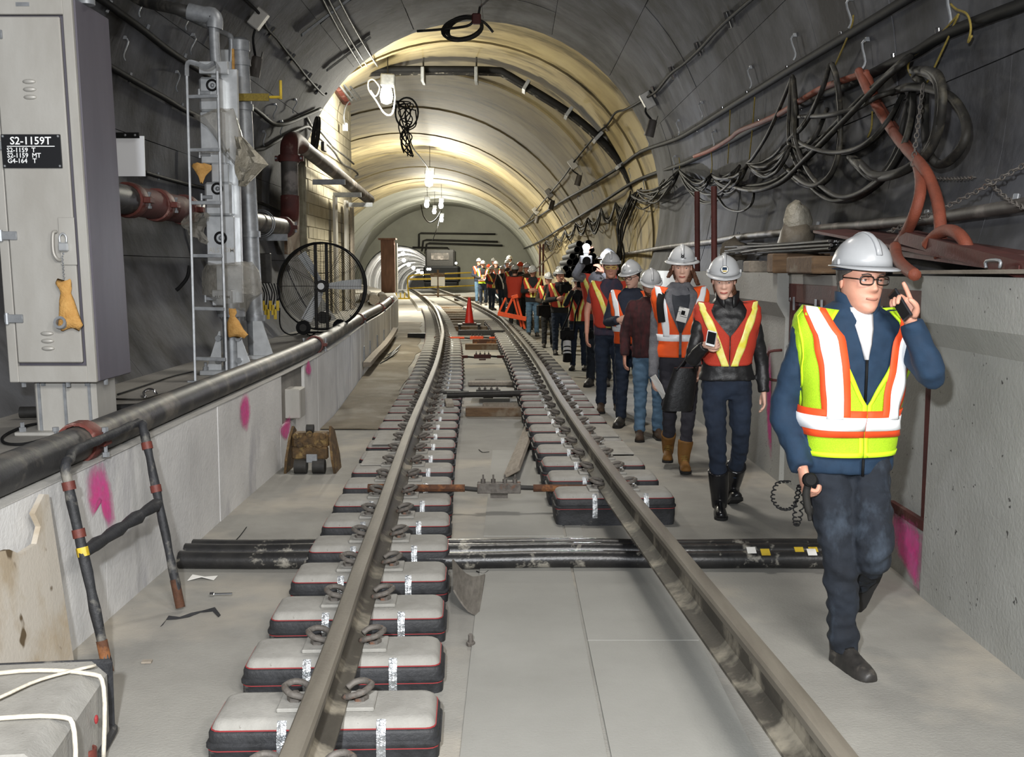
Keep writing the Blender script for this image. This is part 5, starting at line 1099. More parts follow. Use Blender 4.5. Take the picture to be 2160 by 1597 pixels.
for k in range(26):
    r_ = random.Random(k); x = 2.14 + .026 * (k % 9) + r_.uniform(-.006, .006); z = WZ + .168 + .025 * (k // 9) + r_.uniform(-.004, .004); y0 = 7.45 + r_.uniform(-.12, .1); y1 = 10.6 + r_.uniform(-.5, .8)
    mb = MB(); mb.tube([(x, y0, z), (x, y0 + .02, z), (x + r_.uniform(-.05, .05), (y0 + y1) / 2, z + r_.uniform(-.005, .01)), (x + r_.uniform(-.1, .1), y1, z + r_.uniform(-.02, .05))], .0115, 7); o = mb.build('rebar', M['darkmetal'], None, 40, 'steel bar in the bundle lying on the timbers, cut end facing the viewer', 'rebar', 'bundle of steel bars on the wall')
    mb = MB(); mb.cyl((x, y0 - .004, z), (x, y0, z), .0112, 7); mb.build('cut_end', M['chrome'], o, label='bright cut end')
# --- wrapped bag
def blob(rings_, m, name, label, jit, cat, n=18):
    mb = MB(); mb.loft([[V((c[0] + rx * math.cos(a), c[1] + ry * math.sin(a), c[2])) for a in [2 * math.pi * k / n for k in range(n)]] for c, rx, ry in rings_]); mb.jitter(jit, 9, rings_[0][0][0]); mb.jitter(jit * .5, 24, 2); return mb.build(name, M[m], None, True, label, cat)
b = W(1680, 500, 8.9)
blob([((b.x, 8.9, b.z - .10), .12, .10), ((b.x, 8.9, b.z - .04), .15, .12), ((b.x, 8.9, b.z + .04), .13, .11), ((b.x + .0, 8.9, b.z + .08), .07, .07)], 'tarp', 'tarp_bundle', 'brown tarp bundle on the wall top by the lining', .04, 'tarp')
blob([((b.x + .02, 9.0, b.z + .04), .10, .06), ((b.x + .03, 9.0, b.z + .14), .12, .06), ((b.x + .04, 9.0, b.z + .24), .10, .05), ((b.x + .045, 9.0, b.z + .29), .05, .03)], 'plasticdull', 'plastic_bag', 'pale plastic bag standing behind the brown tarp bundle', .035, 'bag')
blob([((2.35, 11.6, 1.78), .16, .12), ((2.36, 11.6, 1.86), .17, .12), ((2.36, 11.6, 1.95), .12, .1), ((2.36, 11.6, 1.99), .05, .05)], 'tarp', 'tarp_bundle', 'crumpled net bundle on the wall above the woman in the wide-brimmed helmet', .05, 'tarp')
# --- rusty posts
for i, (px, py, y) in enumerate(((1474, 404, 12.2), (1510, 393, 11.2))):
    p = W(px, py, y); mb = MB(); mb.cyl((p.x, y, WZ), (p.x - .02, y, p.z), .032, 10); mb.build('rusty_post', M['redrust'], None, 40, ('rusty upright pipe post on the wall top, between the two women\'s helmets', 'rusty upright pipe post on the wall top, behind the orange-vest woman')[i], 'post')
for i, px in enumerate((1139, 1146)):
    p = W(px, 515, 40); mb = MB(); mb.cyl((p.x, 40, 1.4), (p.x, 40, p.z), .035, 8); mb.build('rusty_post', M['redrust'], None, 40, ('slim red post far along the right wall, left of two', 'slim red post far along the right wall, right of two')[i], 'post')
mb = MB(); mb.tube([W(1128, 570, 39), W(1172, 530, 39)], .03, 6); mb.build('brace', M['wood_gray'], None, 40, 'slanting pole beside the slim red posts', 'pole')
# --- stack of black pipes on the far ledge
n_ = 0
for r in range(6):
    for c in range(7 - r):
        x0 = W(1176, 560, 27).x + .17 * c + .085 * r + .1; z = 1.42 + .1 + .15 * r; mb = MB(); y0 = 26.5 + .5 * math.sin(r * 3 + c * 2)
        if x0 > 2.5: continue
        mb.lathe([(.082, 0), (.082, 4.0), (.068, 4.0), (.068, 0), (.082, 0)], at((x0, y0, z)) @ rotm(-math.pi / 2), 12, cap=False); mb.build('pipe_length', M['black'], None, 40, 'black pipe in the stack on the ledge behind the camera crew', 'pipe', 'stack of black pipes on the right ledge')
# --- steel door in the niche
DX = 2.19
t = thing('steel_door', 'low rust-red framed steel door in the right wall behind the man', 'door', (DX, 7, .34))
mb = MB(); mb.box((DX + .02, 6.98, .93), (.03, 2.9, 1.16)); mb.build('panel', M['wallr'], t)
for y, w_ in ((8.42, .12), (5.6, .1)):
    mb = MB(); mb.box((DX - .01, y, .95), (.05, w_, 1.22), ch=.004); mb.build('jamb', M['redrust'], t)
mb = MB(); mb.box((DX - .02, 7.0, 1.50), (.05, 2.95, .14), ch=.004); mb.box((DX - .0, 7.0, 1.38), (.03, 2.9, .04)); mb.build('header', M['redrust'], t)
for y in (8.3, 7.7, 7.55, 6.9, 6.3, 5.8):
    mb = MB(); mb.box((DX - .05, y, 1.42), (.012, .02, .10)); mb.build('lug', M['galv'], t)
mb = MB(); mb.tube(smooth([(2.11, 8.50, 1.05), (2.02, 8.50, 1.04), (2.0, 8.50, 1.0), (2.0, 8.50, .86), (2.02, 8.50, .82), (2.11, 8.50, .81)], 3), .011, 7); mb.build('pull_handle', M['redrust'], t, True)
for z in (1.45, 1.1, .7):
    mb = MB(); mb.ball((DX - .04, 8.42, z), .016, 8, 5); mb.build('bolt', M['galv'], t, True)
mb = MB(); mb.box((2.14, 5.75, .36), (.03, .6, .05)); mb.build('sill_plate', M['redrust'], t)
# --- spray paint marks (thin irregular coats)
def spray(pts3, n, m, label, amp=.3):
    c = sum(pts3, V((0, 0, 0))) / len(pts3); q = smooth(pts3, 4, True); q = [c + (p - c) * (1.15 + amp * mnoise.noise(p * 9)) + n * .004 for p in q]; c = c + n * .004; k = len(q)
    vs = [c] + [c.lerp(p, .55) for p in q] + q; w_ = [1.0] * (k + 1) + [0.0] * k
    mb = MB(); mb.add(vs, [(0, i + 1, (i + 1) % k + 1) for i in range(k)] + [(i + 1, k + i + 1, k + (i + 1) % k + 1, (i + 1) % k + 1) for i in range(k)])
    o = mb.build('paint_mark', M[m], None, False, label, 'paint'); at_ = o.data.attributes.new('coat', 'FLOAT', 'POINT'); at_.data.foreach_set('value', w_); return o
nx = V((-1, 0, 0))
spray([V((2.12, y, z)) for y, z in ((5.95, .33), (5.53, .33), (5.52, .16), (5.54, .02), (5.72, .08), (5.92, .16))], nx, 'pink', 'pink paint patch on the low wall corner beside the man\'s leg', .12)
spray([V((2.113, y, z)) for y, z in ((9.0, 1.0), (8.85, .95), (8.8, .5), (8.75, .2), (8.9, .3), (8.98, .6))], nx, 'pink', 'pink paint streak on the wall behind the woman in the leather jacket', .3)
pxl = V((1, 0, 0))
for i, q in enumerate((((180, 1010), (215, 985), (232, 1040), (236, 1110), (215, 1100), (205, 1050), (190, 1090)), ((505, 850), (520, 830), (527, 870), (520, 910), (508, 895)), ((648, 775), (655, 760), (663, 775), (662, 790), (652, 790)), ((590, 905), (612, 880), (610, 915), (600, 930)))):
    pts = [V((bx(S(x, y, -1.95).y) + .004, S(x, y, -1.95).y, S(x, y, -1.95).z)) for x, y in q]; spray(pts, pxl, 'pink', ('pink paint arch on the bench wall behind the tape-wrapped frame', 'pink paint streak on the bench wall under the pipe', 'pink paint mark on the bench wall by the second coupling', 'pink paint smudge on the bench wall near the rusty machine')[i], .2)
# --- board with nails along the far bench wall, rod bundle, box beam
pa, pb = G(795, 772, .55), V((bx(17) + .1, 17, .55))
t = thing('ledger_plank', 'grey plank fixed along the far bench wall', 'plank', (bx(21) + .06, 21, .15))
mb = MB(); rr = []
for y in (17, 19, 21, 23, 25, 27): x = bx(y) + .012; rr.append([V((x, y, .15)), V((x + .12, y, .15)), V((x + .12, y, .22)), V((x, y, .22))])
mb.loft(rr); mb.build('board', M['wood_gray'], t)
for y in (17.3, 18.6, 20.2, 22):
    mb = MB(); mb.box((bx(y) + .015, y, .34), (.02, .04, .22)); mb.build('strap', M['galv'], t)
for k in range(8):
    y = 19 + .3 * k; mb = MB(); mb.tube([(bx(y) + .15 + .03 * (k % 3), y, .02), (bx(y + 2) + .30 + .03 * (k % 2), y + 1.8, .05 + .02 * (k % 3))], .012, 5); mb.build('rod', M['darkmetal'], None, True, 'thin steel rod lying on the floor below the far bench plank', 'rod', 'loose rods under the far bench plank')
# --- brown crate panel, far
a, b = W(804, 604, 40), W(831, 506, 40)
t = thing('crate_panel', 'tall pinkish-brown crate standing on the far bench beside the bore', 'crate', ((a.x + b.x) / 2, 40, BZ))
mb = MB(); mb.box(((a.x + b.x) / 2, 40.15, (BZ + b.z) / 2), (b.x - a.x, .3, b.z - BZ), ch=.01); mb.build('crate_body', M['wood_pink'], t)
mb = MB(); mb.box((b.x + .07, 40.1, (BZ + b.z) / 2 - .05), (.08, .2, b.z - BZ - .15)); mb.build('side_post', M['concrete_pale'], t)
mb = MB(); mb.box(((a.x + b.x) / 2, 40.1, b.z + .03), (b.x - a.x + .15, .5, .06)); mb.build('top_board', M['wood_pink'], t)
# --- yellow barrier
YB = 52.0
def bp(px, z, dy=0): p = W(px, 600, YB + dy); return V((p.x, YB + dy, z))
t = thing('yellow_barrier', 'yellow tube barrier with caution tape standing across the far track', 'barrier', tuple(bp(935, .25)))
x0, x1 = bp(861, 0).x, bp(1007, 0).x
mb = MB(); mb.tube(smooth([(x0 + .04, YB, .25), (x0 - .02, YB, .8), (x0, YB, 1.22), (x0 + .2, YB, 1.34), (x0 + .5, YB, 1.36), (x1 - .4, YB, 1.46), (x1 - .1, YB, 1.42), (x1, YB, 1.25), (x1, YB, .25)], 4), .035, 8); mb.build('frame_tube', M['yellow'], t, True)
mb = MB(); mb.tube([(x0, YB, .72), (x1, YB, .86)], .03, 8); mb.build('mid_rail', M['yellow'], t, True)
mb = MB(); mb.tube([(x1 + .02, YB, 1.3), (x1 + .5, YB - .6, .05)], .03, 6); mb.build('brace', M['yellow'], t, True)
mb = MB(); mb.box((bp(924, 0).x, YB - .04, .95), (.09, .06, 1.3)); mb.build('wood_post', M['wood'], t)
mb = MB(); mb.box(((x0 + x1) / 2, YB - .05, 1.18), (x1 - x0 - .1, .01, .09), rotm(0, -.02)); mb.build('caution_tape', M['yellow'], t)
for px in (916, 932):
    mb = MB(); mb.box((bp(px, 0).x, YB - .07, 1.05), (.30, .02, .42)); mb.build('paper_sheet', M['paper'], t)
mb = MB(); mb.box((bp(923, 0).x, YB - .08, 1.36), (.68, .03, .18)); mb.build('board', M['wood'], t)
t = thing('yellow_step', 'small yellow step frame beside the barrier', 'step', tuple(G(850, 632, 0)))
q = G(850, 632, 0); mb = MB(); mb.box(q + V((0, 0, .06)), (.9, .06, .08)); mb.build('bar', M['yellow'], t)
for k in range(4):
    mb = MB(); mb.box(q + V((-.35 + .22 * k, 0, .22)), (.06, .06, .3)); mb.build('tine', M['yellow'], t)
mb = MB(); mb.tube([W(1008, 583, 51.5), W(1062, 640, 36)], .03, 6); mb.build('pale_pole', M['white'], None, True, 'long pale pole slanting from the barrier to the orange A-frame', 'pole')
# --- orange A-frame lying by the rail
YA = 25.6
def ap(px, py, dy=0): return W(px, py, YA + dy)
t = thing('orange_trestle', 'orange folding barricade leg standing by the walkers\' rail', 'barricade', tuple(ap(1080, 700)))
def leg(a, b, w, dy=0):
    p, q = ap(*a, dy), ap(*b, dy); mb = MB(); fr = frame_to(p, q); bb = MB(); bb.box((0, 0, (q - p).length / 2), (w, w * .8, (q - p).length), ch=.008); mb.add([fr @ v for v in bb.v], bb.f); return mb
leg((1066, 662), (1083, 625), .07).build('leg', M['orange'], t); leg((1107, 694), (1089, 626), .07).build('leg', M['orange'], t)
leg((1052, 660), (1067, 628), .06, .5).build('leg', M['orange'], t); leg((1100, 690), (1082, 626), .06, .4).build('leg', M['orange'], t)
leg((1050, 661), (1110, 673), .13, -.06).build('cross_board', M['orange'], t); leg((1079, 628), (1093, 624), .10, -.06).build('top_board', M['orange'], t)
# --- end wall conduits and the dark rail vehicle before it
for i, q in enumerate((((884, 520), (884, 494), (888, 492), (1045, 494)), ((890, 530), (893, 508), (900, 506), (1050, 510)), ((897, 535), (900, 515), (906, 513), (1060, 518)), ((870, 522), (944, 523), (947, 526), (947, 560)))):
    wire('conduit', [W(x, y, 80.7) for x, y in q], .07, 'darkmetal', 'conduit on the far end wall, ' + ('topmost run', 'second run', 'third run', 'low bent run')[i], 'conduit', None, 1, 6)
t = thing('work_vehicle', 'dark rail vehicle with small lights standing before the end wall', 'vehicle', (W(932, 600, 74).x, 74, .1))
vx = W(932, 600, 74).x
mb = MB(); mb.box((vx, 74.4, 1.25), (2.4, 2, 1.1), ch=.1); mb.build('chassis', M['black'], t)
mb = MB(); mb.box((vx - .1, 74.6, 2.3), (2.0, 1.6, 1.2), ch=.12); mb.build('cab', M['darkmetal'], t)
mb = MB(); mb.box((vx - .1, 73.78, 2.45), (1.2, .03, .45)); mb.build('windscreen', M['pipe_dust'], t)
for dx in (-.9, -.75, 1.0):
    mb = MB(); mb.ball((vx + dx, 73.4, 1.6 + .4 * (dx > 0)), .08, 8, 6); mb.build('headlight', M['lamp_far'], t, True)
mb = MB(); mb.box((vx, 74, .57), (2.2, 2, .32), ch=.05); mb.build('bogie', M['black'], t)
for i, (x, z, w_, h_) in enumerate(((-2.2, .12, 1.5, .2), (.3, .45, 2.6, .9))):
    mb = MB(); mb.box((x, 56 + 8 * i, z), (w_, .6, h_), ch=.03); mb.build('timber_stack', M['wood'] if i == 0 else M['pipe_dust'], None, False, ('brown timber lying behind the yellow barrier', 'grey crate far behind the crowd by the end wall')[i], ('timber', 'crate')[i])
# ================================================================= people
for k, a, b in (('skin', '#cf9a83', '#c48c76'), ('skin_pale', '#e6bba6', '#ddae99'), ('skin_tan', '#b07f66', '#a3735b')):
    defm(k, a, b, scale=14, rough=.55, bump=.04, bscale=160)
defm('helmet_main', '#a6a8aa', '#9ea0a2', scale=6, rough=.35, coat=.2); defm('helmet', '#c3c5c6', '#b9bbbd', scale=6, rough=.32, coat=.3)
defm('helmet_gray', '#a9abab', rough=.4); defm('helmet_orange', '#dc4a22', rough=.4)
defm('hair_gray', '#4f4a45', '#35312d', scale=90, rough=.7, stretch=(1, 1, .2)); defm('hair_dark', '#2c211b', '#3f2f26', scale=80, rough=.6, stretch=(1, 1, .2)); defm('hair_red', '#6b4630', '#523323', scale=70, rough=.6, bump=.5)
defm('jacket_blue', '#173149', '#132a40', scale=14, rough=.85, bump=.12, bscale=18); defm('jeans_dark', '#10151d', '#1a212b', scale=7, rough=.9, bump=.2, bscale=24, third='#39434f', tscale=4.2, tspread=(.54, .74), tstretch=(1.6, 1.6, .7))
defm('jeans_navy', '#17202f', '#1f2b3d', scale=8, rough=.9, bump=.15, bscale=25); defm('jeans_light', '#5d7a93', '#4c687f', scale=6, rough=.9, bump=.2, bscale=22); defm('pants_gray', '#35343b', '#2b2a31', scale=8, rough=.9, bump=.15, bscale=25)
defm('leather', '#18181a', '#212122', scale=9, rough=.48, bump=.2, bscale=20); defm('knit_gray', '#6f7074', '#606166', scale=30, rough=.95, bump=.3, bscale=110); defm('shirt_dark', '#3a3d43', '#2f3238', scale=10, rough=.9); defm('navy', '#252c3d', '#1e2433', scale=10, rough=.85, bump=.12)
defm('plaid', '#4a2023', '#2a1a1c', scale=26, rough=.9, stretch=(1, 1, .25)); defm('blackcloth', '#191a1c', '#222326', scale=10, rough=.9, bump=.15); defm('brown_jkt', '#40372c', '#332b22', scale=9, rough=.9); defm('plaid_blue', '#33384a', '#4a3b4a', scale=22, rough=.9, stretch=(1, 1, .3))
defm('shirt_white', '#dcdad8', '#c9c8ca', scale=90, rough=.85, stretch=(1, .05, .05))
defm('lime', '#b4dc1c', '#9cc414', scale=240, rough=.75, bump=.35, bscale=260); defm('lime_trim', '#c8f020', rough=.7)
defm('hv_orange', '#f0511d', '#e24a1a', scale=12, rough=.7); defm('hv_bright', '#f9601c', '#ee561a', scale=12, rough=.7); defm('mesh_orange', '#c9402a', '#b83824', scale=220, rough=.75, bump=.3, bscale=240)
defm('reflect', '#fbfdff', rough=.35); defm('reflect_yellow', '#f2e64a', '#fff7a0', scale=16, rough=.35)
defm('bootblack', '#222120', '#383532', scale=14, rough=.5, third='#57524b', tscale=8); defm('rubberboot', '#151517', '#1e1e20', scale=8, rough=.28); defm('boottan', '#8a5f2c', '#74501f', scale=12, rough=.75, bump=.15); defm('bootbrown', '#4a3829', '#3a2b20', scale=12, rough=.8); defm('sole', '#1b1a19', rough=.9)
defm('eyewhite', '#d8d4d0', rough=.3); defm('iris', '#2a1c14', rough=.2); defm('lip', '#a8705f', rough=.5); defm('lip_red', '#b05a52', rough=.45); defm('frame', '#1d1510', rough=.3); defm('lensglass', '#ffffff', rough=.03, trans=1.0, alpha=.22); defm('lensyellow', '#e8c94a', rough=.05, trans=.9, alpha=.4); defm('phone', '#1a1b1e', rough=.25)
def remesh(name, mb, vox, its=3, fold=0.0, ff=9.0):
    me = bpy.data.meshes.new('tmp'); me.from_pydata([tuple(v) for v in mb.v], [], mb.f); me.update()
    o = bpy.data.objects.new('tmp', me); COL.objects.link(o)
    m = o.modifiers.new('r', 'REMESH'); m.mode = 'VOXEL'; m.voxel_size = vox
    s_ = o.modifiers.new('s', 'SMOOTH'); s_.factor = .5; s_.iterations = its
    dg = bpy.context.evaluated_depsgraph_get(); ev = bpy.data.meshes.new_from_object(o.evaluated_get(dg))
    r = MB(); r.add([v.co.copy() for v in ev.vertices], [list(p.vertices) for p in ev.polygons])
    if fold:
        nr = [v.normal.copy() for v in ev.vertices]
        for v, n in zip(r.v, nr):
            q = v * ff; v += n * fold * (mnoise.noise(V((q.x, q.y, q.z * 1.7))) + .5 * mnoise.noise(V((q.x * 2.3 + q.z, q.y * 2, q.z * 2.6))))
    bpy.data.objects.remove(o); bpy.data.meshes.remove(me); bpy.data.meshes.remove(ev); return r
TOR = {'m': [(.80, .165, .115, .13), (.88, .172, .118, .135), (.96, .172, .122, .132), (1.05, .168, .128, .12), (1.18, .180, .128, .125), (1.30, .196, .125, .13), (1.37, .196, .115, .125), (1.42, .170, .095, .11), (1.455, .118, .076, .092), (1.485, .076, .062, .076), (1.52, .062, .055, .066)],
       'f': [(.80, .165, .105, .13), (.88, .172, .105, .138), (.96, .160, .10, .122), (1.05, .136, .10, .10), (1.18, .146, .118, .105), (1.28, .160, .128, .11), (1.36, .165, .108, .11), (1.41, .146, .085, .10), (1.445, .100, .068, .082), (1.475, .064, .054, .066), (1.51, .052, .048, .058)]}
def tor(sex, z, th, off=0.0, ex=2.4):
    rx, yf, yb = interp(TOR[sex], z); c, s_ = math.cos(th), math.sin(th)
    k = (abs(c) ** ex + abs(s_) ** ex) ** (-1 / ex); ry = yf if c > 0 else yb
    return V(((rx + off) * k * s_, -(ry + off) * k * c, z))
HW = [(-1, .024), (-.93, .040), (-.75, .054), (-.45, .066), (0, .073), (.35, .0765), (.6, .071), (.8, .057), (.93, .035), (1, .004)]
HF = [(-1, .066), (-.93, .079), (-.75, .084), (-.5, .081), (-.2, .082), (0, .083), (.25, .088), (.5, .087), (.7, .077), (.87, .054), (.96, .03), (1, .004)]
HB = [(-1, .0), (-.93, .012), (-.75, .04), (-.5, .062), (-.2, .078), (.1, .096), (.4, .101), (.65, .092), (.85, .065), (.95, .036), (1, .004)]
def gs(x, s_): return math.exp(-(x / s_) ** 2 / 2)
def head_mesh(mb, Mh, det, mi=0, fem=False):
    na, nz = (60, 46) if det >= 2 else (26, 22); rings = []
    for i in range(nz + 1):
        t = -1 + 2 * i / nz; z = t * .115; row = []; w, f, b = interp(HW, t), interp(HF, t), interp(HB, t)
        if fem: w *= .93 * (1 - .13 * gs(t + .85, .30)); f = f * (1 - .04 * gs(t + .9, .2))
        for j in range(na):
            u = 2 * j / na - 1; a = math.pi * (u * .55 + .45 * u ** 3); c, s_ = math.cos(a), math.sin(a); k = (abs(c) ** 2.25 + abs(s_) ** 2.25) ** (-1 / 2.25)
            x, y = w * k * s_, -(f if c > 0 else b) * k * c
            if c > 0 and abs(t) < .96:
                d = .012 * gs(x, .009) * gs(z - .010, .017) + .021 * gs(x, .010) * gs(z + .019, .011) + .009 * (gs(x - .012, .007) + gs(x + .012, .007)) * gs(z + .024, .007)
                if fem: d *= .78
                d += -.011 * (gs(x - .031, .013) + gs(x + .031, .013)) * gs(z - .013, .0095) + (.0015 if fem else .005) * (gs(x - .03, .02) + gs(x + .03, .02)) * gs(z - .031, .007)
                d += (.0055 if not fem else .0065) * gs(x, .019) * (gs(z + .0525, .0042) + gs(z + .0635, .005)) - .002 * gs(x, .02) * gs(z + .058, .002) + (.003 if fem else .007) * gs(x, .02) * gs(z + .094, .013) + .004 * (gs(x - .043, .016) + gs(x + .043, .016)) * gs(z + .012, .015) - .003 * gs(x, .03) * gs(z + .078, .007)
                y -= d * c
            row.append(Mh @ V((x, y, z)))
        rings.append(row)
    mb.loft(rings, mi)
    for sx in (-1, 1):
        e = MB(); e.ball((0, 0, 0), (.008, .017, .031), 10, 7, rotm(-.15, 0, sx * .35)); mb.add([Mh @ (v + V((sx * (.075 if not fem else .070), .012, .0))) for v in e.v], e.f, mi)
def hand_mesh(mb, w, d, n, side, curl, s=1.0, mi=0, spread=.0, index=1.0):
    """palm, four fingers bent by curl (three joint angles) towards the palm normal n, and a thumb on the given side"""
    d = V(d).normalized(); n = V(n); n = (n - d * n.dot(d)).normalized(); x = d.cross(n) * side        # x: towards the thumb
    q = lambda a, b, c: w + (d * a + x * b + n * c) * s
    rr = []
    for a, hw, th in ((-.015, .026, .020), (.01, .030, .019), (.045, .040, .0165), (.08, .041, .014), (.092, .039, .011)):
        rr.append([q(a, hw * math.cos(t), th * math.sin(t)) for t in [2 * math.pi * k / 12 for k in range(12)]])
    mb.loft(rr, mi)
    for k, (o, l) in enumerate(((.030, .072), (.010, .080), (-.011, .074), (-.030, .058))):
        p = q(.082, o, .0); pts = [q(.06, o * .9, 0), p]; ang = 0
        for c_, f in zip(curl, (.45, .30, .25)):
            ang += c_ * (1 + .06 * k) * (index if k == 0 else 1); p = p + (d * math.cos(ang) + n * math.sin(ang) + x * (o * spread * 8)).normalized() * l * f * s; pts.append(p)
        mb.tube(smooth(pts, 3), [.0098 * s] * 3 + [.0092 * s] * (len(smooth(pts, 3)) - 6) + [.0082 * s, .0078 * s, .005 * s], 8, mi)
    t0 = q(.012, .024, .006); t1 = q(.042, .052, .016); t2 = q(.066, .056, .030 if curl[0] > .5 else .020); t3 = q(.088, .048, .042 if curl[0] > .5 else .024)
    mb.tube(smooth([t0, t1, t2, t3], 3), [.015 * s] * 3 + [.0118 * s] * 3 + [.0105 * s, .010 * s, .009 * s, .005 * s], 8, mi)
def foot(mb, sole, an, yaw, pitch, s, shaft=None, r=.05, big=1.0):
    R = rotm(0, 0, yaw) @ rotm(pitch, 0, 0); an = V(an)
    q = lambda x, y, z: an + (R @ V((x, y, z))) * s
    B_ = .085; rr = []
    for y, w, h, z0 in ((.075, .022, .07, 0), (.06, .034, .10, 0), (.02, .040, .115, 0), (-.04, .042, .105, 0), (-.09, .046, .082, 0), (-.14, .049, .066, 0), (-.175, .044, .055, 0), (-.20, .030, .040, .004), (-.208, .014, .028, .008)):
        rr.append([q(w * big * math.cos(a), y, -B_ + .02 + z0 + max(0, math.sin(a)) ** .8 * h * (1.0) if math.sin(a) > 0 else -B_ + .018 + z0) for a in [2 * math.pi * k / 14 for k in range(14)]])
    mb.loft(rr)
    if shaft: mb.tube([q(0, .025, -.03), q(0, .025, .02), q(0, .025, .06), q(0, .025, .06).lerp(V(shaft), .5), V(shaft)], [r * .72 * s, r * .80 * s, r * .86 * s, r * .96 * s, r * 1.02 * s], 14)
    prof = [(.078, .026), (.05, .040), (0, .043), (-.06, .044), (-.12, .051), (-.165, .050), (-.195, .036), (-.212, .012)]
    top = [q(w * big, y, -B_ + .024) for y, w in prof] + [q(-w * big, y, -B_ + .024) for y, w in prof[::-1]]; bot = [q(w * big, y, -B_) for y, w in prof] + [q(-w * big, y, -B_) for y, w in prof[::-1]]
    n = len(top); sole.add(top + bot, [tuple(range(n)), tuple(range(n, 2 * n))[::-1]] + [(k, n + k, n + (k + 1) % n, (k + 1) % n) for k in range(n)])
def person(label, x, y, z0=0.0, s=1.0, rz=0.0, sex='m', det=1, top='navy', pants='jeans_navy', shoes='bootblack', vest=None, skin='skin', hair='hair_dark', helmet='helmet', brim='cap', head=(0, 0, 0), lean=(0, 0), twist=0.0,
           arms=('hang', 'hang'), legs=None, elbows=None, hemz=.86, sleeve=1.0, glasses=None, group=None, shaft=None, curl=((.35, .4, .3), (.35, .4, .3)), palm=(None, None), beard=False, logo=None, collar=None, headoff=(0, 0, 0), fold=.006, width=1.0, hs=1.0, point=1.0):
    pos = V((x, y, z0)); RZ = Matrix.Rotation(rz, 4, 'Z'); RI = Matrix.Rotation(-rz, 4, 'Z')
    t = thing('person', label, 'person', pos, rz, group); local(t)
    loc = lambda w: (RI @ (V(w) - pos)) / s
    vox = (.02, .013, .0095)[det]
    piv = V((0, 0, .92)); TM = Matrix.Translation(piv) @ rotm(lean[0], lean[1], twist) @ Matrix.Translation(-piv)
    def bt(p, q=1.0):                                              # bend the trunk above the hips
        k = min(1, max(0, (p.z - .86) / .25)); return p.lerp(TM @ p, k)
    T = lambda z, th, off=0.0: bt(V((tor(sex, z, th, off).x * width, *tor(sex, z, th, off).yz)))
    shw = (.180 if sex == 'm' else .150) * width
    sh = {-1: TM @ V((-shw, .005, 1.395)), 1: TM @ V((shw, .005, 1.395))}
    def sc(mb): mb.v = [v * s for v in mb.v]; return mb
    PRE = {'hang': ((.255, .03, 1.125), (.265, -.04, .875), (0, -.12, -1)), 'bent': ((.255, .0, 1.13), (.10, -.27, 1.16), (-.8, -.45, .2)), 'cam': ((.26, -.14, 1.22), (.09, -.22, 1.50), (-.6, -.2, .75)),
           'cross': ((.26, -.02, 1.13), (.06, -.22, 1.08), (-1, -.1, 0)), 'up': ((.27, -.2, 1.46), (.12, -.32, 1.70), (-.4, -.2, .9)), 'pocket': ((.27, .05, 1.12), (.235, -.02, .90), (-.2, -.3, -1))}
    A = {}
    for i, sd in enumerate((-1, 1)):
        a = arms[i]
        if isinstance(a, str):
            e, w, d = PRE[a]; kx = 1.0 if sex == 'm' else .88; A[sd] = [V((sd * e[0] * kx * width, e[1], e[2])), V((sd * w[0] * kx * width, w[1], w[2])), V((sd * d[0], d[1], d[2]))]
            if a in ('hang', 'pocket'): 
                for q in A[sd][:2]: q.x += lean[1] * .3
        else: A[sd] = [loc(a[0]), loc(a[1]), (RI @ V(a[2]))]
    if legs is None: legs = {-1: (V((-.095, -.02, .49)), V((-.10, -.04, .085)), -.1, 0), 1: (V((.095, .0, .49)), V((.10, .06, .085)), .12, 0)}
    else: legs = {sd: (loc(q[0]), loc(q[1]), q[2], q[3]) for sd, q in zip((-1, 1), legs)}
    hip = {-1: V((-.088, 0, .87)), 1: V((.088, 0, .87))}
    Mh = TM @ Matrix.Translation(V((0, -.025, 1.615)) + V(headoff)) @ rotm(head[0], head[1], head[2]) @ Matrix.Scale(hs, 4)
    # body: one continuous skin surface, head and hands joined to it
    b = MB(); n = 20
    b.loft([[T(z, 2 * math.pi * k / n, -.016) for k in range(n)] for z, *_ in TOR[sex] if z > .92])
    neck0, neck1 = TM @ V((0, .012, 1.44)), Mh @ V((0, .012, -.045)); b.tube([neck0, neck0.lerp(neck1, .5), neck1], [.066, .056, .056] if sex == 'm' else [.055, .046, .047], 14)
    for sd in (-1, 1):
        e, w, d = A[sd]; k = 1.0 if sex == 'm' else .85; pp = smooth([sh[sd], sh[sd].lerp(e, .5), e, e.lerp(w, .35), w], 3); b.tube(pp, [lerp(.047, .026, i / (len(pp) - 1)) * k for i in range(len(pp))], 10)
        kn, an, *_ = legs[sd]; an = an.lerp(kn, .45 if shaft else .1); pp = smooth([hip[sd], hip[sd].lerp(kn, .5), kn, kn.lerp(an, .35), an], 3); b.tube(pp, [lerp(.064, .034, i / (len(pp) - 1)) for i in range(len(pp))], 10)
    b = remesh('body', b, max(vox, .012), 2)
    head_mesh(b, Mh, det, 0, sex == 'f')
    for i, sd in enumerate((-1, 1)):
        e, w, d = A[sd]; pn = palm[i]; pn = RI @ V(pn) if pn is not None else V((-sd, .1, 0)) if abs(d.z) > .7 else V((-sd * .2, .9, -.2)); hand_mesh(b, w, d, pn, sd, curl[i], 1.0 if sex == 'm' else .88, index=point if sd > 0 else 1.0)
    if pants is None: pass
    body = sc(b).build('body', M[skin], t, True)
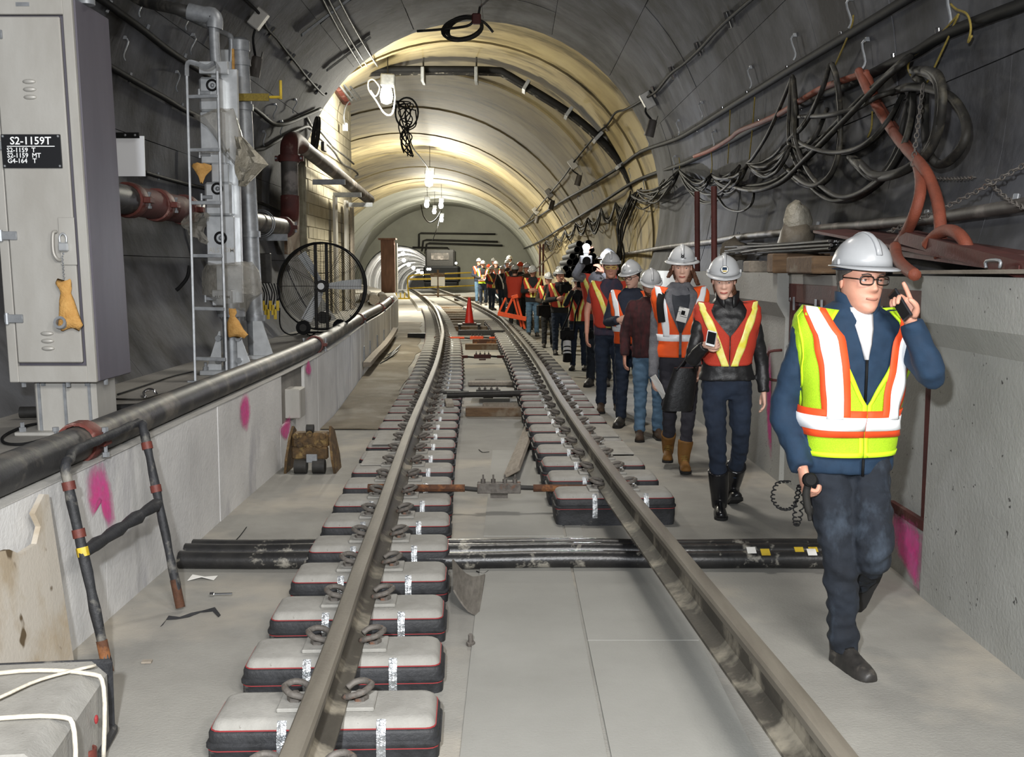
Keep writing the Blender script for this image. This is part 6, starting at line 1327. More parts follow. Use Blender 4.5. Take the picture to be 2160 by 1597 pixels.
    # face parts
    if det >= 1:
        for sx in (-1, 1):
            mb = MB(); mb.ball(Mh @ V((sx * .031, -.0688, .0125)), .0110, 10, 8); eo = sc(mb).build('eye', M['eyewhite'], body, True)
            if det >= 1:
                mb = MB(); mb.tube(smooth([Mh @ V((sx * .014, -.090, .0295)), Mh @ V((sx * .030, -.0905, .0335)), Mh @ V((sx * .047, -.078, .0285))], 3), .0026 if sex == 'm' else .0016, 5); sc(mb).build('eyebrow', M[hair], body, True)
                mb = MB(); mb.ball(Mh @ V((sx * .031, -.0785, .0118)), (.0052, .0028, .0052), 8, 6); sc(mb).build('iris', M['iris'], body, True)
                mb = MB(); mb.tube(smooth([Mh @ V((sx * .018, -.079, .0140)), Mh @ V((sx * .031, -.0818, .0190)), Mh @ V((sx * .044, -.0725, .0140))], 3), .0046, 6); sc(mb).build('eyelid', M[skin], body, True)
        mb = MB(); mb.tube(smooth([Mh @ V((-.022, -.083, -.0568)), Mh @ V((-.010, -.0925, -.0580)), Mh @ V((0, -.0938, -.0588)), Mh @ V((.010, -.0925, -.0580)), Mh @ V((.022, -.083, -.0568))], 3), .0036 if sex == 'm' else .0048, 6); sc(mb).build('lips', M['lip' if sex == 'm' else 'lip_red'], body, True)
    # hair: close cap low on the head behind the temples
    mb = MB(); rows = []; na, tmin = 30, (-.55 if sex == 'm' else -.8)
    for i in range(9):
        tt = lerp(tmin, .62, i / 8); w_, b_ = interp(HW, tt) + .008, interp(HB, tt) + .011; row = []
        for j in range(na + 1):
            a0 = math.radians(112 if tt < -.1 else 88 if tt < .22 else 60); a = lerp(a0, 2 * math.pi - a0, j / na); c, s_ = math.cos(a), math.sin(a); row.append(Mh @ V((w_ * s_, -(interp(HF, tt) + .004 if c > 0 else b_) * c, tt * .115)))
        rows.append(row)
    mb.sheet(rows, .010); mb.jitter(.003, 60); sc(mb).build('hair', M[hair], t, True)
    if sex == 'f' and det:
        mb = MB(); mb.loft([[Mh @ V((w_ * math.cos(a) + dx, .055 + d_ * math.sin(a), z)) for a in [2 * math.pi * k / 14 for k in range(14)]] for z, w_, d_, dx in ((.03, .07, .04, 0), (-.04, .078, .045, .0), (-.10, .075, .04, .01), (-.15, .05, .03, .015))]); mb.jitter(.012, 30); sc(mb).build('hair', M[hair], t, True)
        if brim == 'full':
            mb = MB()
            for q in range(16):
                q_ = random.Random(q); sx = 1 if q < 12 else -1; p0 = V((sx * .07, .02 + .03 * q_.random(), .0)); pts = [Mh @ (p0 + V((sx * (.012 * j + .012 * math.sin(j * 2.2 + q)), .012 * math.cos(j * 1.9 + q), -.030 * j))) for j in range(6 if sx > 0 else 4)]; mb.tube(smooth(pts, 3), .009, 6)
            tag(sc(mb).build('hair', M[hair], t, True), kind='stuff')
    if beard:
        mb = MB(); rows = []
        for i in range(6):
            tt = lerp(-.98, -.42, i / 5); rows.append([Mh @ V((interp(HW, tt) * 1.06 * math.sin(a), -(interp(HF, tt) + .005) * math.cos(a), tt * .115)) for a in [math.radians(lerp(-80, 80, k / 12)) for k in range(13)]])
        mb.sheet(rows, .006); mb.jitter(.003, 70); sc(mb).build('beard', M[hair], t, True)
    # top garment
    def garment(z_lo, off, sl):
        g = MB(); n = 26; zs = [z_lo] + [z for z, *_ in TOR[sex] if z_lo + .03 < z < 1.50] + [1.495]
        g.loft([[T(z, 2 * math.pi * k / n, off) for k in range(n)] for z in zs])
        for sd in (-1, 1):
            e, w, d = A[sd]; k = (1.0 if sex == 'm' else .82) * (1 + .3 * (off - .012) / .02); pp = smooth([sh[sd] + V((-sd * .03, 0, .0)), sh[sd], sh[sd].lerp(e, .5), e, e.lerp(w, .5), w.lerp(e, .03)], 4); pp = pp[:max(3, int(len(pp) * sl))]
            m_ = len(pp); rr = [lerp(.070, .046, i / (len(smooth([0, 1, 2], 1)) if False else max(m_ - 1, 1))) * k * (1.0 if sl == 1 else 1.05) for i in range(m_)]; g.tube(pp, rr, 14)
        return remesh('g', g, vox, 4, fold, 11)
    g = garment(hemz, .014, sleeve); jk = sc(g).build('jacket' if top != 'knit_gray' else 'sweater', M[top], t, True)
    if collar:
        mb = MB(); rr = [[bt(V(((.066 + o) * math.sin(a) * (.95 if sex == 'f' else 1.08), -.012 - (.064 + o) * math.cos(a) * (1.05 if math.cos(a) > 0 else 1.15), z - .035 * max(0, math.cos(a)) ** 2))) for a in [math.radians(lerp(20, 340, k / 28)) for k in range(29)]] for z, o in ((1.455, .018), (1.49, .012), (1.535, .014))]
        mb.sheet(rr, .010); sc(mb).build('collar', M[collar], jk, True)
    # trousers
    g = MB(); n = 22
    g.loft([[V((tor(sex, z, 2 * math.pi * k / n, o).x, tor(sex, z, 2 * math.pi * k / n, o).y, z)) for k in range(n)] for z, o in ((.80, -.03), (.84, -.004), (.90, .004), (.98, .0))])
    for sd in (-1, 1):
        kn, an, yw, pt = legs[sd]; k = 1.0 if sex == 'm' else .9; dn = (an - kn).normalized(); endp = an.lerp(kn, (shaft or 0) * .72); pp = smooth([hip[sd] + V((0, 0, .03)), hip[sd].lerp(kn, .45), kn, kn.lerp(an, .45), endp], 4)
        rr = [interp([(0, .094), (.25, .088), (.5, .070), (.7, .064), (1, .058)], i / (len(pp) - 1)) * k * (1.0 if pants != 'pants_gray' else .92) for i in range(len(pp))]; g.tube(pp, rr, 14)
    g = remesh('g', g, vox, 3, fold * 1.7, 12); sc(g).build('trousers', M[pants], t, True)
    # shoes
    for sd in (-1, 1):
        kn, an, yw, pt = legs[sd]; mb, so = MB(), MB(); up = an.lerp(kn, shaft if shaft else .16); foot(mb, so, an, yw, pt, 1.0 if sex == 'm' else .88, up, .080 if (shaft or 0) > .45 else .069 if shaft else .060, 1.0)
        bo = sc(remesh('boot', mb, .008, 2) if det == 2 else mb).build('boot', M[shoes], t, True); sc(so).build('sole', M['sole'], bo)
        if det == 2 and not shaft or shoes == 'boottan':
            for k in range(5):
                R = rotm(0, 0, yw); p = an + R @ V((0, -.085 + .016 * k, .000 + .013 * k)); mb = MB(); mb.tube([p + R @ V((-.026, .006, -.002)), p + R @ V((0, -.006, .006)), p + R @ V((.026, .006, -.002))], .0028, 5); sc(mb).build('lace', M['rope'] if shoes == 'boottan' else M['black'], bo, True)
    # hard hat
    MH = Mh @ Matrix.Translation((0, .008, .054)) @ rotm(-.05) @ Matrix.Scale(.93, 4)
    mb = MB(); n = 30; rr = []
    for a in (0, 14, 28, 42, 56, 68, 78, 86):
        c, s_ = math.cos(math.radians(a)), math.sin(math.radians(a)); rr.append([MH @ V((.112 * c * math.sin(b_), .135 * c * math.cos(b_), .128 * s_ + .012 * gs(math.sin(b_) * c, .10) * s_ * (1 if a > 30 else .3))) for b_ in [2 * math.pi * k / n for k in range(n)]])
    mb.loft(rr); hh = sc(mb).build('hard_hat', M[helmet], t, True)
    mb = MB(); P = [[], [], []]
    for k in range(41):
        b_ = 2 * math.pi * k / 40; fr = max(0, -math.cos(b_)); e = .036 if brim == 'full' else .012 + .036 * fr ** 1.6
        for i, u in enumerate((-.004, e * .6, e)): P[i].append(MH @ V(((.112 + u) * math.sin(b_), (.135 + u) * math.cos(b_), .002 - .014 * (i / 2) * (1 if brim == 'full' else fr + .15))))
    mb.sheet(P, .0045); sc(mb).build('brim', M[helmet], hh, True)
    for dx in (0,):
        mb = MB(); mb.tube([MH @ V((dx * (1 - .2 * abs(u)), .135 * math.sin(u * 1.25), (.130 - abs(dx) * .25) * math.cos(u * 1.25) + .006)) for u in [k / 6 for k in range(-6, 7)]], (.013, .005), 6, flat=(1, 0, 0)); sc(mb).build('ridge', M[helmet], hh, True)
    if det:
        for sx in (-1, 1):
            mb = MB(); mb.box(MH @ V((sx * .114, -.01, .016)), (.012, .036, .024), ch=.004); sc(mb).build('side_slot', M[helmet], hh)
        mb = MB(); mb.tube([MH @ V((.100 * math.sin(a), .118 * math.cos(a), -.012)) for a in [2 * math.pi * k / 24 for k in range(24)]], (.004, .014), 6, closed=True, flat=(0, 0, 1)); sc(mb).build('headband', M['navy'], hh, True)
    if logo:
        c = MH @ V((0, -.136, .055)); nrm = (MH.to_3x3() @ V((0, -1, .35))).normalized(); fr = Matrix.Translation(c + nrm * .004) @ nrm.to_track_quat('Z', 'Y').to_matrix().to_4x4()
        if logo == 'round':
            mb = MB(); mb.lathe([(.026, -.012), (.026, 0), (.0, .001)], fr, 18); lo = sc(mb).build('sticker', M['black'], hh); mb = MB(); mb.lathe([(.0235, 0), (.0235, .002), (0, .0025)], fr, 18); sc(mb).build('sticker_face', M['paper'], hh)
            mb = MB(); mb.box(fr @ V((0, .005, .003)), (.03, .004, .018)); sc(mb).build('sticker_band', M['jacket_blue'], hh); mb = MB(); mb.box(fr @ V((0, -.012, .003)), (.026, .004, .008)); sc(mb).build('sticker_band', M['yellow'], hh)
        else:
            mb = MB()
            for k in range(9):
                a = k * .75; r_ = .010 + .006 * (k % 2); mb.tube([fr @ V((.004 * math.cos(a), .004 * math.sin(a), .002)), fr @ V((r_ * math.cos(a), r_ * math.sin(a), .002))], .0022, 5)
            mb.tube([fr @ V((.010 * math.cos(a), .010 * math.sin(a), .002)) for a in [2 * math.pi * k / 14 for k in range(14)]], .0018, 5, closed=True); mb.tube([fr @ V((.010, -.012, .002)), fr @ V((.026, -.014, .001))], .002, 5); mb.tube([fr @ V((-.012, .012, .002)), fr @ V((-.008, .022, .0))], .002, 5); mb.tube([fr @ V((.008, .014, .002)), fr @ V((.012, .022, .0))], .002, 5); sc(mb).build('emblem', M['black'], hh, True)
    if glasses:
        gl = None
        for sx in (-1, 1):
            c = V((sx * .0325, -.096, .010)); pts = [Mh @ (c + V((.025 * math.copysign(abs(math.cos(a)) ** .55, math.cos(a)), .006 * abs(math.cos(a)) * (1 if math.cos(a) * sx > 0 else 0), .0155 * math.copysign(abs(math.sin(a)) ** .6, math.sin(a))))) for a in [2 * math.pi * k / 24 for k in range(24)]]
            mb = MB(); mb.tube(pts, .0030, 6, closed=True)
            mb.tube([Mh @ V((sx * .057, -.090, .014)), Mh @ V((sx * .073, -.05, .014)), Mh @ V((sx * .079, .01, .012))], .0028, 6)
            if sx > 0: mb.tube([Mh @ V((-.009, -.101, .014)), Mh @ V((0, -.104, .016)), Mh @ V((.009, -.101, .014))], .0028, 6)
            o = sc(mb).build('glasses_frame', M[glasses[0]], t, True); mb = MB(); mb.add([p for p in pts], [tuple(range(24))]); sc(mb).build('lens', M[glasses[1]], o)
    # vest
    if vest: make_vest(t, T, sc, sex, **vest)
    return t, (lambda p: pos + RZ @ (V(p) * s)), Mh, A
def make_vest(t, T, sc, sex, base='lime', hem=.90, trim=None, stripe='reflect', edge=None, belt=None, vst='straight', open_=True, vdeep=1.10, rnd_=0.0, back=True, gap=3.0, side=None, off=.026):
    rad = math.radians; top = 1.462 if sex == 'm' else 1.452
    gin = lambda z: rad(gap if z < vdeep else lerp(gap, 44, ((z - vdeep) / (top - vdeep)) ** .85))
    def aout(z):
        if z < 1.13: return rad(90)
        if z > 1.43: return rad(90)
        return rad(interp([(1.13, 90), (1.19, 80), (1.27, 73), (1.36, 73), (1.40, 80), (1.43, 90)], z))
    N = 30; zs = [lerp(hem, top, i / N) for i in range(N + 1)]
    T0 = T; sst = lambda x, a, b: (lambda u: u * u * (3 - 2 * u))(min(1, max(0, (x - a) / (b - a))))
    def T(z, th, of=0.0):                                           # the vest stands off over the shoulder caps
        a = abs((math.degrees(th) + 180) % 360 - 180); a = min(a, 180 - a); k = sst(a, 36, 80)
        p = T0(z, th, of + k * interp([(1.12, 0), (1.28, .012), (1.38, .024), (1.42, .040), (1.462, .068)], z)); q = k * .014 * sst(z, 1.34, 1.46); return p + V((0, 0, q))
    def panel(z_, f0, f1, n, of, sd, m, name, parent, th=.003):
        mb = MB(); P = [[T(z, sd * lerp(f0(z), f1(z), j / n), of + .004 * math.sin(z * 37 + j * .6)) for j in range(n + 1)] for z in z_]
        if sd < 0: P = [r[::-1] for r in P]
        mb.sheet(P, th); return sc(mb).build(name, M[m], parent, True)
    v = None
    for sd in (-1, 1):
        zz_ = zs
        if rnd_: zz_ = zs
        if v is None:
            mb = MB(); P = [[T(z, lerp(math.pi * 2 - aout(z), aout(z), j / 26) if False else lerp(aout(z), 2 * math.pi - aout(z), j / 26), off) for j in range(27)] for z in zs]; mb.sheet(P, .003); v = sc(mb).build('vest', M[base], t, True)
        if rnd_:
            mb = MB(); P = [[T(hem + rnd_ * (abs(u)) ** 2.2 * 1.0 + (top - hem - rnd_ * abs(u) ** 2.2) * i / N if True else 0, 0, 0) for u in (0,)] for i in range(2)]
            rows = []
            for i in range(N + 1):
                r = []
                for j in range(13):
                    u = j / 12; zl = hem + rnd_ * (max(0, (u - .35) / .65) ** 2); z = lerp(zl, top, i / N); r.append(T(z, sd * lerp(gin(z), aout(z), u), off + .003 * math.sin(z * 33 + u * 8)))
                rows.append(r if sd > 0 else r[::-1])
            mb = MB(); mb.sheet(rows, .003); p = sc(mb).build('front_panel', M[base], v, True)
        else: p = panel(zz_, gin, aout, 12, off, sd, base, 'front_panel', v)
        if trim:
            panel(zs, gin, lambda z: gin(z) + rad(5.0), 1, off + .004, sd, trim, 'edge_trim', v); panel([hem, hem + .02], lambda z: gin(z), lambda z: rad(90), 12, off + .004, sd, trim, 'hem_trim', v); panel([z for z in zs if z > 1.13], lambda z: aout(z) - rad(4), aout, 1, off + .004, sd, trim, 'armhole_trim', v)
        hi = [z for z in zs if z > (belt[1] if belt else hem) - .02]
        if vst == 'straight': c = lambda z: rad(interp([(1.0, 33), (1.12, 34), (1.25, 36), (1.36, 40), (1.42, 54), (1.462, 74)], z))
        else: c = lambda z: rad(interp([(hem, 9), (1.12, 18), (1.25, 29), (1.36, 39), (1.42, 54), (1.462, 74)], z))
        wS, wE = (rad(8.5), rad(7)) if vst == 'straight' else (rad(7.5), 0)
        if edge: panel(hi, lambda z: c(z) - wS - wE, lambda z: c(z) + wS + wE, 6, off + .0065, sd, edge, 'stripe_edge', v)
        panel(hi, lambda z: c(z) - wS, lambda z: c(z) + wS, 4, off + .0125, sd, stripe, 'reflective_stripe', v)
        if belt:
            z0, z1, ew = belt
            if edge: panel([z0 - ew, z0, z1, z1 + ew], gin, lambda z: rad(180), 24, off + .007, sd, edge, 'belt_edge', v)
            panel([z0, (z0 + z1) / 2, z1], gin, lambda z: rad(180), 24, off + .0105, sd, stripe, 'reflective_belt', v)
    return v
LIME = dict(base='lime', hem=.875, trim='lime_trim', stripe='reflect', edge='hv_orange', belt=(.985, 1.04, .028), vdeep=1.09, gap=.4)
MESH = dict(base='mesh_orange', hem=1.0, stripe='reflect_yellow', vst='vee', vdeep=1.22, rnd_=.10)
BRIGHT = dict(base='hv_bright', hem=.90, stripe='reflect', belt=(1.03, 1.085, 0), vdeep=1.10)
def wp(px, py, y): return W(px, py, y)
# --- the man in front
Y1 = 4.62
man, mw, mH, mA = person('man in a lime vest over a blue jacket, walking with a phone at his ear', wp(1786, 900, Y1).x, Y1, 0, 1.035, .16, 'm', 2, 'jacket_blue', 'jeans_dark', 'bootblack', LIME, 'skin', 'hair_gray', 'helmet_main', 'cap', (.05, .0, .06), (.02, .03),
    arms=((wp(1652, 868, 4.66), wp(1694, 992, 4.50), (.12, -.35, -1)), (wp(1966, 792, 4.42), wp(1920, 676, 4.42), (-.25, .05, .7))), legs=((wp(1772, 1195, 4.50), wp(1780, 1372, 4.52), .1, 0), (wp(1845, 1165, 4.44), wp(1800, 1236, 4.84), 0, -1.0)),
    hemz=.80, glasses=('frame', 'lensglass'), curl=((1.0, .9, .6), (.85, .95, .5)), palm=((.9, .2, .1), (-.72, -.55, .12)), point=.1, collar='jacket_blue', headoff=(-.005, -.02, -.035), fold=.008, width=1.06, hs=1.08)
# shirt, zip and collar details, phone and microphone
mb = MB(); P = [[V((lerp(-w_, w_, j / 6), y_ - .012 * (1 - (2 * j / 6 - 1) ** 2), z)) for j in range(7)] for z, w_, y_ in ((1.27, .006, -.150), (1.33, .022, -.145), (1.39, .036, -.128), (1.44, .044, -.105), (1.475, .046, -.088))]; mb.sheet(P, .006); mb.v = [v * 1.035 for v in mb.v]; mb.build('shirt', M['shirt_white'], man, True)
mb = MB(); mb.tube([V((0, -.152, 1.10)) * 1.035, V((0, -.156, 1.2)) * 1.035, V((0, -.156, 1.27)) * 1.035], .006, 6); mb.tube([V((0, -.150, .80)) * 1.035, V((0, -.152, .87)) * 1.035], .006, 6); mb.build('zip', M['black'], man, True)
def item(name, mb, m, label, cat, sm=40, **k): return mb.build(name, M[m], None, sm, label, cat, **k)
pw = wp(1920, 676, 4.42); pd = V((-.25, .05, .7)).normalized(); pn_ = V((-.72, -.55, .12)); pn_ = (pn_ - pd * pn_.dot(pd)).normalized(); c = pw + pd * .075 + pn_ * .033; d = (wp(1908, 695, 4.34) - wp(1868, 630, 4.40)).normalized(); xx = V((1, .25, 0)); xx = (xx - d * xx.dot(d)).normalized(); yy = d.cross(xx)
fr = Matrix.Translation(c) @ Matrix(((xx.x, yy.x, d.x), (xx.y, yy.y, d.y), (xx.z, yy.z, d.z))).to_4x4()
t = thing('mobile_phone', 'dark mobile phone held to the ear of the man in front', 'phone', tuple(c)); bb = MB(); bb.box((0, 0, 0), (.012, .060, .130), ch=.004); mb = MB(); mb.add([fr @ v for v in bb.v], bb.f); mb.build('case', M['phone'], t); bb = MB(); bb.box((-.0065, 0, 0), (.002, .052, .11)); mb = MB(); mb.add([fr @ v for v in bb.v], bb.f); mb.build('screen', M['black'], t)
hp = wp(1708, 1012, 4.40)
t = thing('radio_microphone', 'black radio hand microphone with a coiled cord in the front man\'s right hand', 'microphone', tuple(hp))
mb = MB(); mb.lathe([(.026, -.02), (.029, -.012), (.029, .012), (.022, .02)], Matrix.Translation(hp) @ rotm(math.pi / 2 - .2, .2), 16); mb.build('head', M['black'], t, 40)
mb = MB(); mb.tube(smooth([hp + V((0, .02, -.02)), hp + V((-.005, .03, -.07)), hp + V((.01, .04, -.14)), hp + V((.02, .05, -.18))], 4), [.016] * 9 + [.009] * 4, 8); mb.build('grip', M['darkmetal'], t, True)
mb = MB(); pts = []; base = smooth([wp(1664, 1016, 4.5), wp(1640, 1020, 4.5), wp(1630, 1050, 4.5), wp(1645, 1072, 4.5), wp(1668, 1072, 4.5), wp(1682, 1050, 4.5), wp(1686, 1025, 4.5), wp(1680, 1050, 4.46), wp(1676, 1090, 4.46), wp(1680, 1108, 4.46), wp(1688, 1090, 4.44), wp(1695, 1040, 4.44)], 34)
for i, p in enumerate(base): a = i * .62; pts.append(p + V((.0075 * math.cos(a), .0075 * math.sin(a), .002 * math.sin(a))))
mb.tube(pts, .0032, 5); mb.build('coiled_cord', M['black'], t, True)
# --- woman with the leather jacket
Y2 = 7.42
w2, f2, h2, a2 = person('woman in an orange vest over a black leather jacket, looking at her phone', wp(1533, 800, Y2).x, Y2, 0, 1.0, -.05, 'f', 2, 'leather', 'jeans_navy', 'rubberboot', dict(base='mesh_orange', hem=1.035, stripe='reflect_yellow', vst='vee', vdeep=1.24, rnd_=.09, gap=1.0), 'skin_pale', 'hair_red', 'helmet', 'cap', (.24, .02, -.12), (.03, -.02),
    arms=((wp(1460, 758, 7.30), wp(1488, 728, 7.14), (.8, -.25, .10)), (wp(1606, 762, 7.45), wp(1611, 830, 7.40), (.05, -.1, -1))), legs=((wp(1512, 925, 7.28), wp(1518, 1064, 7.36), -.06, 0), (wp(1562, 925, 7.42), wp(1545, 1040, 7.72), .05, -.35)), hemz=.93, shaft=.52, curl=((1.1, 1.0, .6), (.3, .35, .3)), palm=((.1, .9, .2), (-1, .1, 0)), collar='leather', logo='round', headoff=(-.028, -.02, -.01), width=1.08)
t = thing('mobile_phone', 'white-backed mobile phone in the hand of the woman in the leather jacket', 'phone', tuple(wp(1500, 712, 7.06))); mb = MB(); mb.box(wp(1500, 714, 7.05), (.062, .012, .11), rotm(-.5, .25), ch=.004); mb.build('case', M['white'], t)
mb = MB(); mb.box(wp(1500, 714, 7.05) + V((0, -.006, .003)), (.054, .004, .085), rotm(-.5, .25)); mb.build('screen', M['phone'], t)
# --- woman with the wide-brimmed helmet
Y3 = 9.2
w3, f3, h3, a3 = person('woman in a wide-brimmed hard hat and bright orange vest over a grey sweater, tan boots', wp(1432, 760, Y3).x, Y3, 0, 1.05, -.08, 'f', 2, 'knit_gray', 'pants_gray', 'boottan', BRIGHT, 'skin_pale', 'hair_red', 'helmet', 'full', (.20, .0, -.05), (.02, 0),
    arms=((wp(1381, 725, 9.2), wp(1378, 798, 9.08), (.05, -.2, -1)), (wp(1487, 725, 9.2), wp(1478, 778, 9.0), (-.2, -.2, -1))), legs=((wp(1412, 865, 9.1), wp(1409, 950, 9.24), -.08, 0), (wp(1452, 870, 9.0), wp(1443, 972, 8.96), .03, 0)), hemz=.92, shaft=.42, curl=((.7, .6, .4), (.5, .5, .4)), collar=None, logo='gear', headoff=(.01, -.02, 0), width=1.1)
mb = MB(); P = [[V((lerp(-w_, w_, j / 6), y_, z)) for j in range(7)] for z, w_, y_ in ((1.10, .012, -.158), (1.25, .05, -.158), (1.35, .07, -.132), (1.42, .07, -.095), (1.45, .06, -.078))]; mb.sheet(P, .006); mb.v = [v * 1.05 for v in mb.v]; mb.build('shirt', M['shirt_dark'], w3, True)
t = thing('paper_sheets', 'folded white papers held low by the woman in the wide-brimmed helmet', 'papers', tuple(wp(1385, 822, 8.95))); mb = MB()
mb.sheet([[wp(1372, 796, 8.98), wp(1382, 790, 8.92)], [wp(1384, 818, 8.95), wp(1396, 812, 8.9)], [wp(1398, 842, 8.93), wp(1404, 834, 8.88)]], .006); mb.build('folded_paper', M['paper'], t)
t = thing('tote_bag', 'black leather tote bag hanging beside the wide-brim woman', 'bag', tuple(wp(1438, 865, 8.8))); mb = MB(); bc = wp(1436, 825, 8.78)
mb.loft([[bc + V((w_ * math.copysign(abs(math.cos(a)) ** .6, math.cos(a)) + dx, .05 * math.sin(a), z)) for a in [2 * math.pi * k / 20 for k in range(20)]] for z, w_, dx in ((-.16, .11, -.03), (-.15, .125, -.03), (.0, .12, .0), (.15, .10, .03), (.19, .095, .035))]); mb.build('bag_body', M['leather'], t, 50)
mb = MB(); mb.tube(smooth([bc + V((-.05, -.05, .17)), wp(1446, 755, 8.72), wp(1466, 700, 8.74), wp(1472, 690, 8.8), bc + V((.10, -.04, .17))], 5), .009, 6); mb.build('strap', M['leather'], t, True)
t = thing('name_badge', 'white visitor badge pinned on the bright orange vest', 'badge', tuple(wp(1440, 662, 8.98))); mb = MB(); mb.box(wp(1440, 664, 8.955), (.085, .004, .12), rotm(0, .25)); mb.build('card', M['paper'], t)
mb = MB(); mb.box(wp(1441, 660, 8.951), (.03, .003, .035), rotm(0, .25)); mb.build('print', M['black'], t)
for k in range(4):
    mb = MB(); mb.box(wp(1436 + k, 648 + k * .0, 8.951) + V((.004 * k, 0, -.0 if k == 0 else -.018 * k - .025)), (.06, .003, .004), rotm(0, .25)); mb.build('print_line', M['darkmetal'], t)
mb = MB(); mb.tube(smooth([wp(1398, 612, 9.15), wp(1392, 640, 9.02), wp(1396, 680, 9.0)], 4), (.03, .006), 6, flat=(1, 0, 0)); mb.build('backpack_strap', M['black'], w3) if False else item('backpack_strap', mb, 'black', 'black bag strap over the shoulder of the wide-brim woman', 'strap')
# --- the queue behind them
P4 = [
 dict(label='bearded man in plaid and light blue jeans looking down, close behind the wide-brim woman', px=1372, y=10.7, top_px=561, top='plaid', pants='jeans_light', shoes='bootbrown', vest=None, beard=True, hair='hair_red', head=(.45, 0, 0), arms=('hang', 'hang'), det=1),
 dict(label='man with dark glasses in an orange vest with white stripes over a navy jacket', px=1333, y=11.6, top_px=544, top='navy', pants='jeans_navy', vest=BRIGHT, head=(.3, 0, -.45), rz=-.25, glasses=('frame', 'lensglass'), arms=('bent', 'pocket'), det=1, skin='skin_pale'),
 dict(label='man in yellow safety glasses and orange vest over a short-sleeved plaid shirt, holding a notebook', px=1288, y=12.8, top_px=527, top='plaid_blue', pants='jeans_navy', vest=dict(MESH, stripe='reflect_yellow', hem=.95), sleeve=.52, head=(.08, 0, -.1), glasses=('reflect_yellow', 'lensyellow'), arms=('hang', 'bent'), det=1, shoes='bootbrown'),
 dict(label='photographer raising a flash camera above the queue, vest trimmed lime yellow', px=1264, y=15.6, top_px=521, top='knit_gray', pants='jeans_dark', vest=dict(MESH, hem=.95), arms=('up', 'cam'), head=(0, 0, -.5), headoff=(.12, 0, 0), det=1, rz=-.25),
 dict(label='photographer in a red vest holding a small camera to the face', px=1221, y=18.0, top_px=575, top='blackcloth', pants='jeans_navy', vest=dict(MESH, hem=.92), arms=('cam', 'cam'), det=1, sex='f', hair='hair_red', head=(.1, 0, -.3), rz=-.2),
 dict(label='camera man in a dark jacket, orange vest with yellow stripes, holding a video camera', px=1181, y=21.3, top_px=562, top='blackcloth', pants='jeans_navy', vest=dict(MESH, hem=.98), arms=('bent', 'cam'), det=1, rz=.15),
 dict(label='person in a white helmet half hidden beside the video camera man', px=1157, y=23.2, top_px=572, top='brown_jkt', pants='blackcloth', vest=dict(MESH), arms=('cross', 'hang'), det=1, head=(.2, 0, .3)),
 dict(label='man in blue jeans and an orange vest with two yellow stripes standing by the trestle', px=1124, y=27.0, top_px=557, top='blackcloth', pants='jeans_light', vest=dict(MESH, hem=.98), arms=('bent', 'bent'), det=1, head=(.35, 0, -.3)),
 dict(label='person in a white helmet just behind the man in blue jeans', px=1111, y=30.0, top_px=552, top='brown_jkt', pants='blackcloth', vest=None, arms=('hang', 'cross'), det=0),
 dict(label='person seen from behind in an orange vest with a yellow back stripe', px=1086, y=29.0, top_px=556, top='blackcloth', pants='blackcloth', vest=dict(MESH, hem=.9), arms=('cross', 'hang'), det=0, rz=2.7, helmet='helmet_gray'),
 dict(label='person in an orange helmet behind the queue', px=1097, y=33.0, top_px=550, top='blackcloth', pants='blackcloth', vest=None, arms=('hang', 'hang'), det=0, helmet='helmet_orange', rz=.3, z0=0),
]
FAR = [(1010, 45, 543, 'navy', dict(MESH, base='hv_orange', stripe='reflect'), 'helmet', 'outermost person of the far group, beside the barrier end'), (1019, 43, 548, 'blackcloth', dict(LIME), 'helmet', 'person in a lime vest in the far group beside the barrier'), (1031, 47, 556, 'blackcloth', None, 'helmet_orange', 'short person in an orange helmet in the far group'),
       (1041, 49, 543, 'navy', None, 'helmet', 'tall person at the back of the far group'), (1046, 46, 549, 'brown_jkt', dict(LIME), 'helmet', 'person with a lime collar at the back of the far group'), (1037, 38, 559, 'shirt_dark', dict(MESH, hem=.9), 'helmet', 'person in a long orange vest at the front of the far group'),
       (1059, 36, 559, 'blackcloth', dict(MESH, base='blackcloth', stripe='reflect', hem=.9), 'helmet', 'person in a black vest with white stripes, front of the far group'), (1075, 42, 537, 'navy', None, 'helmet', 'tallest person of the far group, helmet marked blue'), (1070, 39, 546, 'shirt_dark', None, 'helmet', 'person half hidden behind the black vest with white stripes'), (1079, 34, 551, 'shirt_dark', dict(MESH), 'helmet', 'person in a white helmet just left of the orange helmet')]
for px, y, tp, top_, vs, hm, lb in FAR: P4.append(dict(label=lb, px=px, y=y, top_px=tp, top=top_, pants='jeans_navy' if px % 2 else 'jeans_light', vest=vs, arms=(('hang', 'hang'), ('bent', 'hang'), ('cross', 'bent'))[px % 3], det=0, helmet=hm, rz=((px * 7) % 11 - 5) * .12, z0=.22, group=None))
mb = MB(); mb.box((.35, 44, .11), (3.3, 26, .22)); struct('floor_platform', mb, M['floor'])
for d in P4:
    px, y, tp = d.pop('px'), d.pop('y'), d.pop('top_px'); z0 = d.pop('z0', 0); zt = W(px, tp, y).z - z0; s_ = zt / (1.815 if d.get('sex', 'm') == 'm' else 1.81); hx = d.get('headoff', (0, 0, 0))[0]
    d['xy'] = (W(px, 600, y).x, y); person(d.pop('label'), d['xy'][0], d.pop('xy')[1], z0, max(.86, min(1.12, s_)), **d)
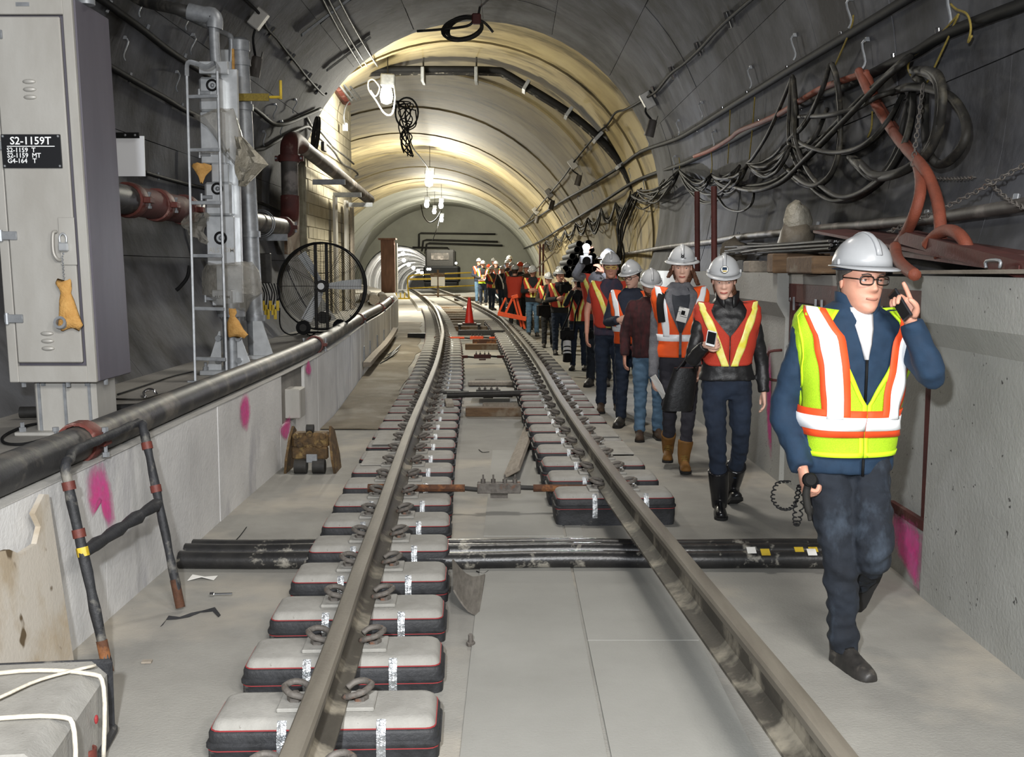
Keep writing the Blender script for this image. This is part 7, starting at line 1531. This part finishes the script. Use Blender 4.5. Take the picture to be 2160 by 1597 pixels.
# --- things the queue holds
def cam_(p, s, label, white=False, rz=0, lensd=(0, -1, -.1), flash=False, strap=None):
    t = thing('camera', label, 'camera', tuple(p)); R = rotm(0, 0, rz)
    mb = MB(); mb.box(p, (.15 * s, .075 * s, .10 * s), R, .01); mb.box(p + V((0, 0, .06 * s)), (.06 * s, .06 * s, .04 * s), R, .01); mb.build('camera_body', M['black'], t)
    d = V(lensd).normalized(); fr = frame_to(p, p + d); L_ = .30 * s if white else .13 * s
    mb = MB(); mb.lathe([(.035 * s, .02), (.038 * s, .05 * s), (.036 * s, L_ * .55), (.046 * s, L_ * .8), (.05 * s, L_), (.03 * s, L_ - .01)], fr, 14); o = mb.build('lens', M['black'], t, 40)
    if white:
        for a, b in ((.25, .45), (.5, .6), (.66, .8)):
            mb = MB(); mb.lathe([(.043 * s, L_ * a), (.043 * s, L_ * b)], fr, 14); mb.build('white_band', M['white'], o, 40)
    if strap:
        for dx in (-.07, .07):
            mb = MB(); mb.tube([p + V((dx * s, 0, .03)), (p + V((dx * s, 0, .03))).lerp(strap, .5), V(strap) + V((dx, 0, 0))], (.014, .004), 6, flat=(1, 0, 0)); mb.build('strap', M['black'], t)
    if flash:
        mb = MB(); mb.box(p + V((0, -.01, .13 * s)), (.07 * s, .05 * s, .11 * s), ch=.006); f = mb.build('flash_unit', M['black'], t); mb = MB(); mb.ball(p + V((0, -.05, .15 * s)), (.05, .02, .045), 12, 8); mb.build('flash_tube', M['flashglow'], f, True)
        light('POINT', p + V((0, -.12, .15 * s)), 120, (.9, .93, 1), .05)
    return t
cam_(wp(1236, 548, 15.0), 1.15, 'camera raised over the queue with its flash firing', flash=True)
cam_(wp(1226, 600, 17.6), .95, 'small camera held to the face of the photographer in the red vest'); cam_(wp(1196, 706, 17.2), 1.45, 'camera with a long white-banded lens hanging in front of the queue', True, 0, (0, -.35, -1), strap=wp(1218, 625, 17.7))
cam_(wp(1193, 608, 21.0), 1.5, 'black video camera held up by the camera man', rz=.3); cam_(wp(1150, 655, 22.3), 2.2, 'bulky black camera bag hanging at the camera man\'s side', rz=.2, strap=wp(1160, 600, 23.0)); cam_(wp(1243, 705, 15.1), 1.0, 'black camera hanging at the hip of the flash photographer', strap=wp(1258, 600, 15.4))
t = thing('notebook', 'small notebook held by the man in yellow safety glasses', 'notebook', tuple(wp(1292, 672, 12.4))); mb = MB(); mb.box(wp(1290, 668, 12.36), (.13, .02, .09), rotm(.3, .4), ch=.003); mb.build('cover', M['black'], t); mb = MB(); mb.box(wp(1290, 668, 12.345), (.11, .01, .075), rotm(.3, .4)); mb.build('page', M['paper'], t)
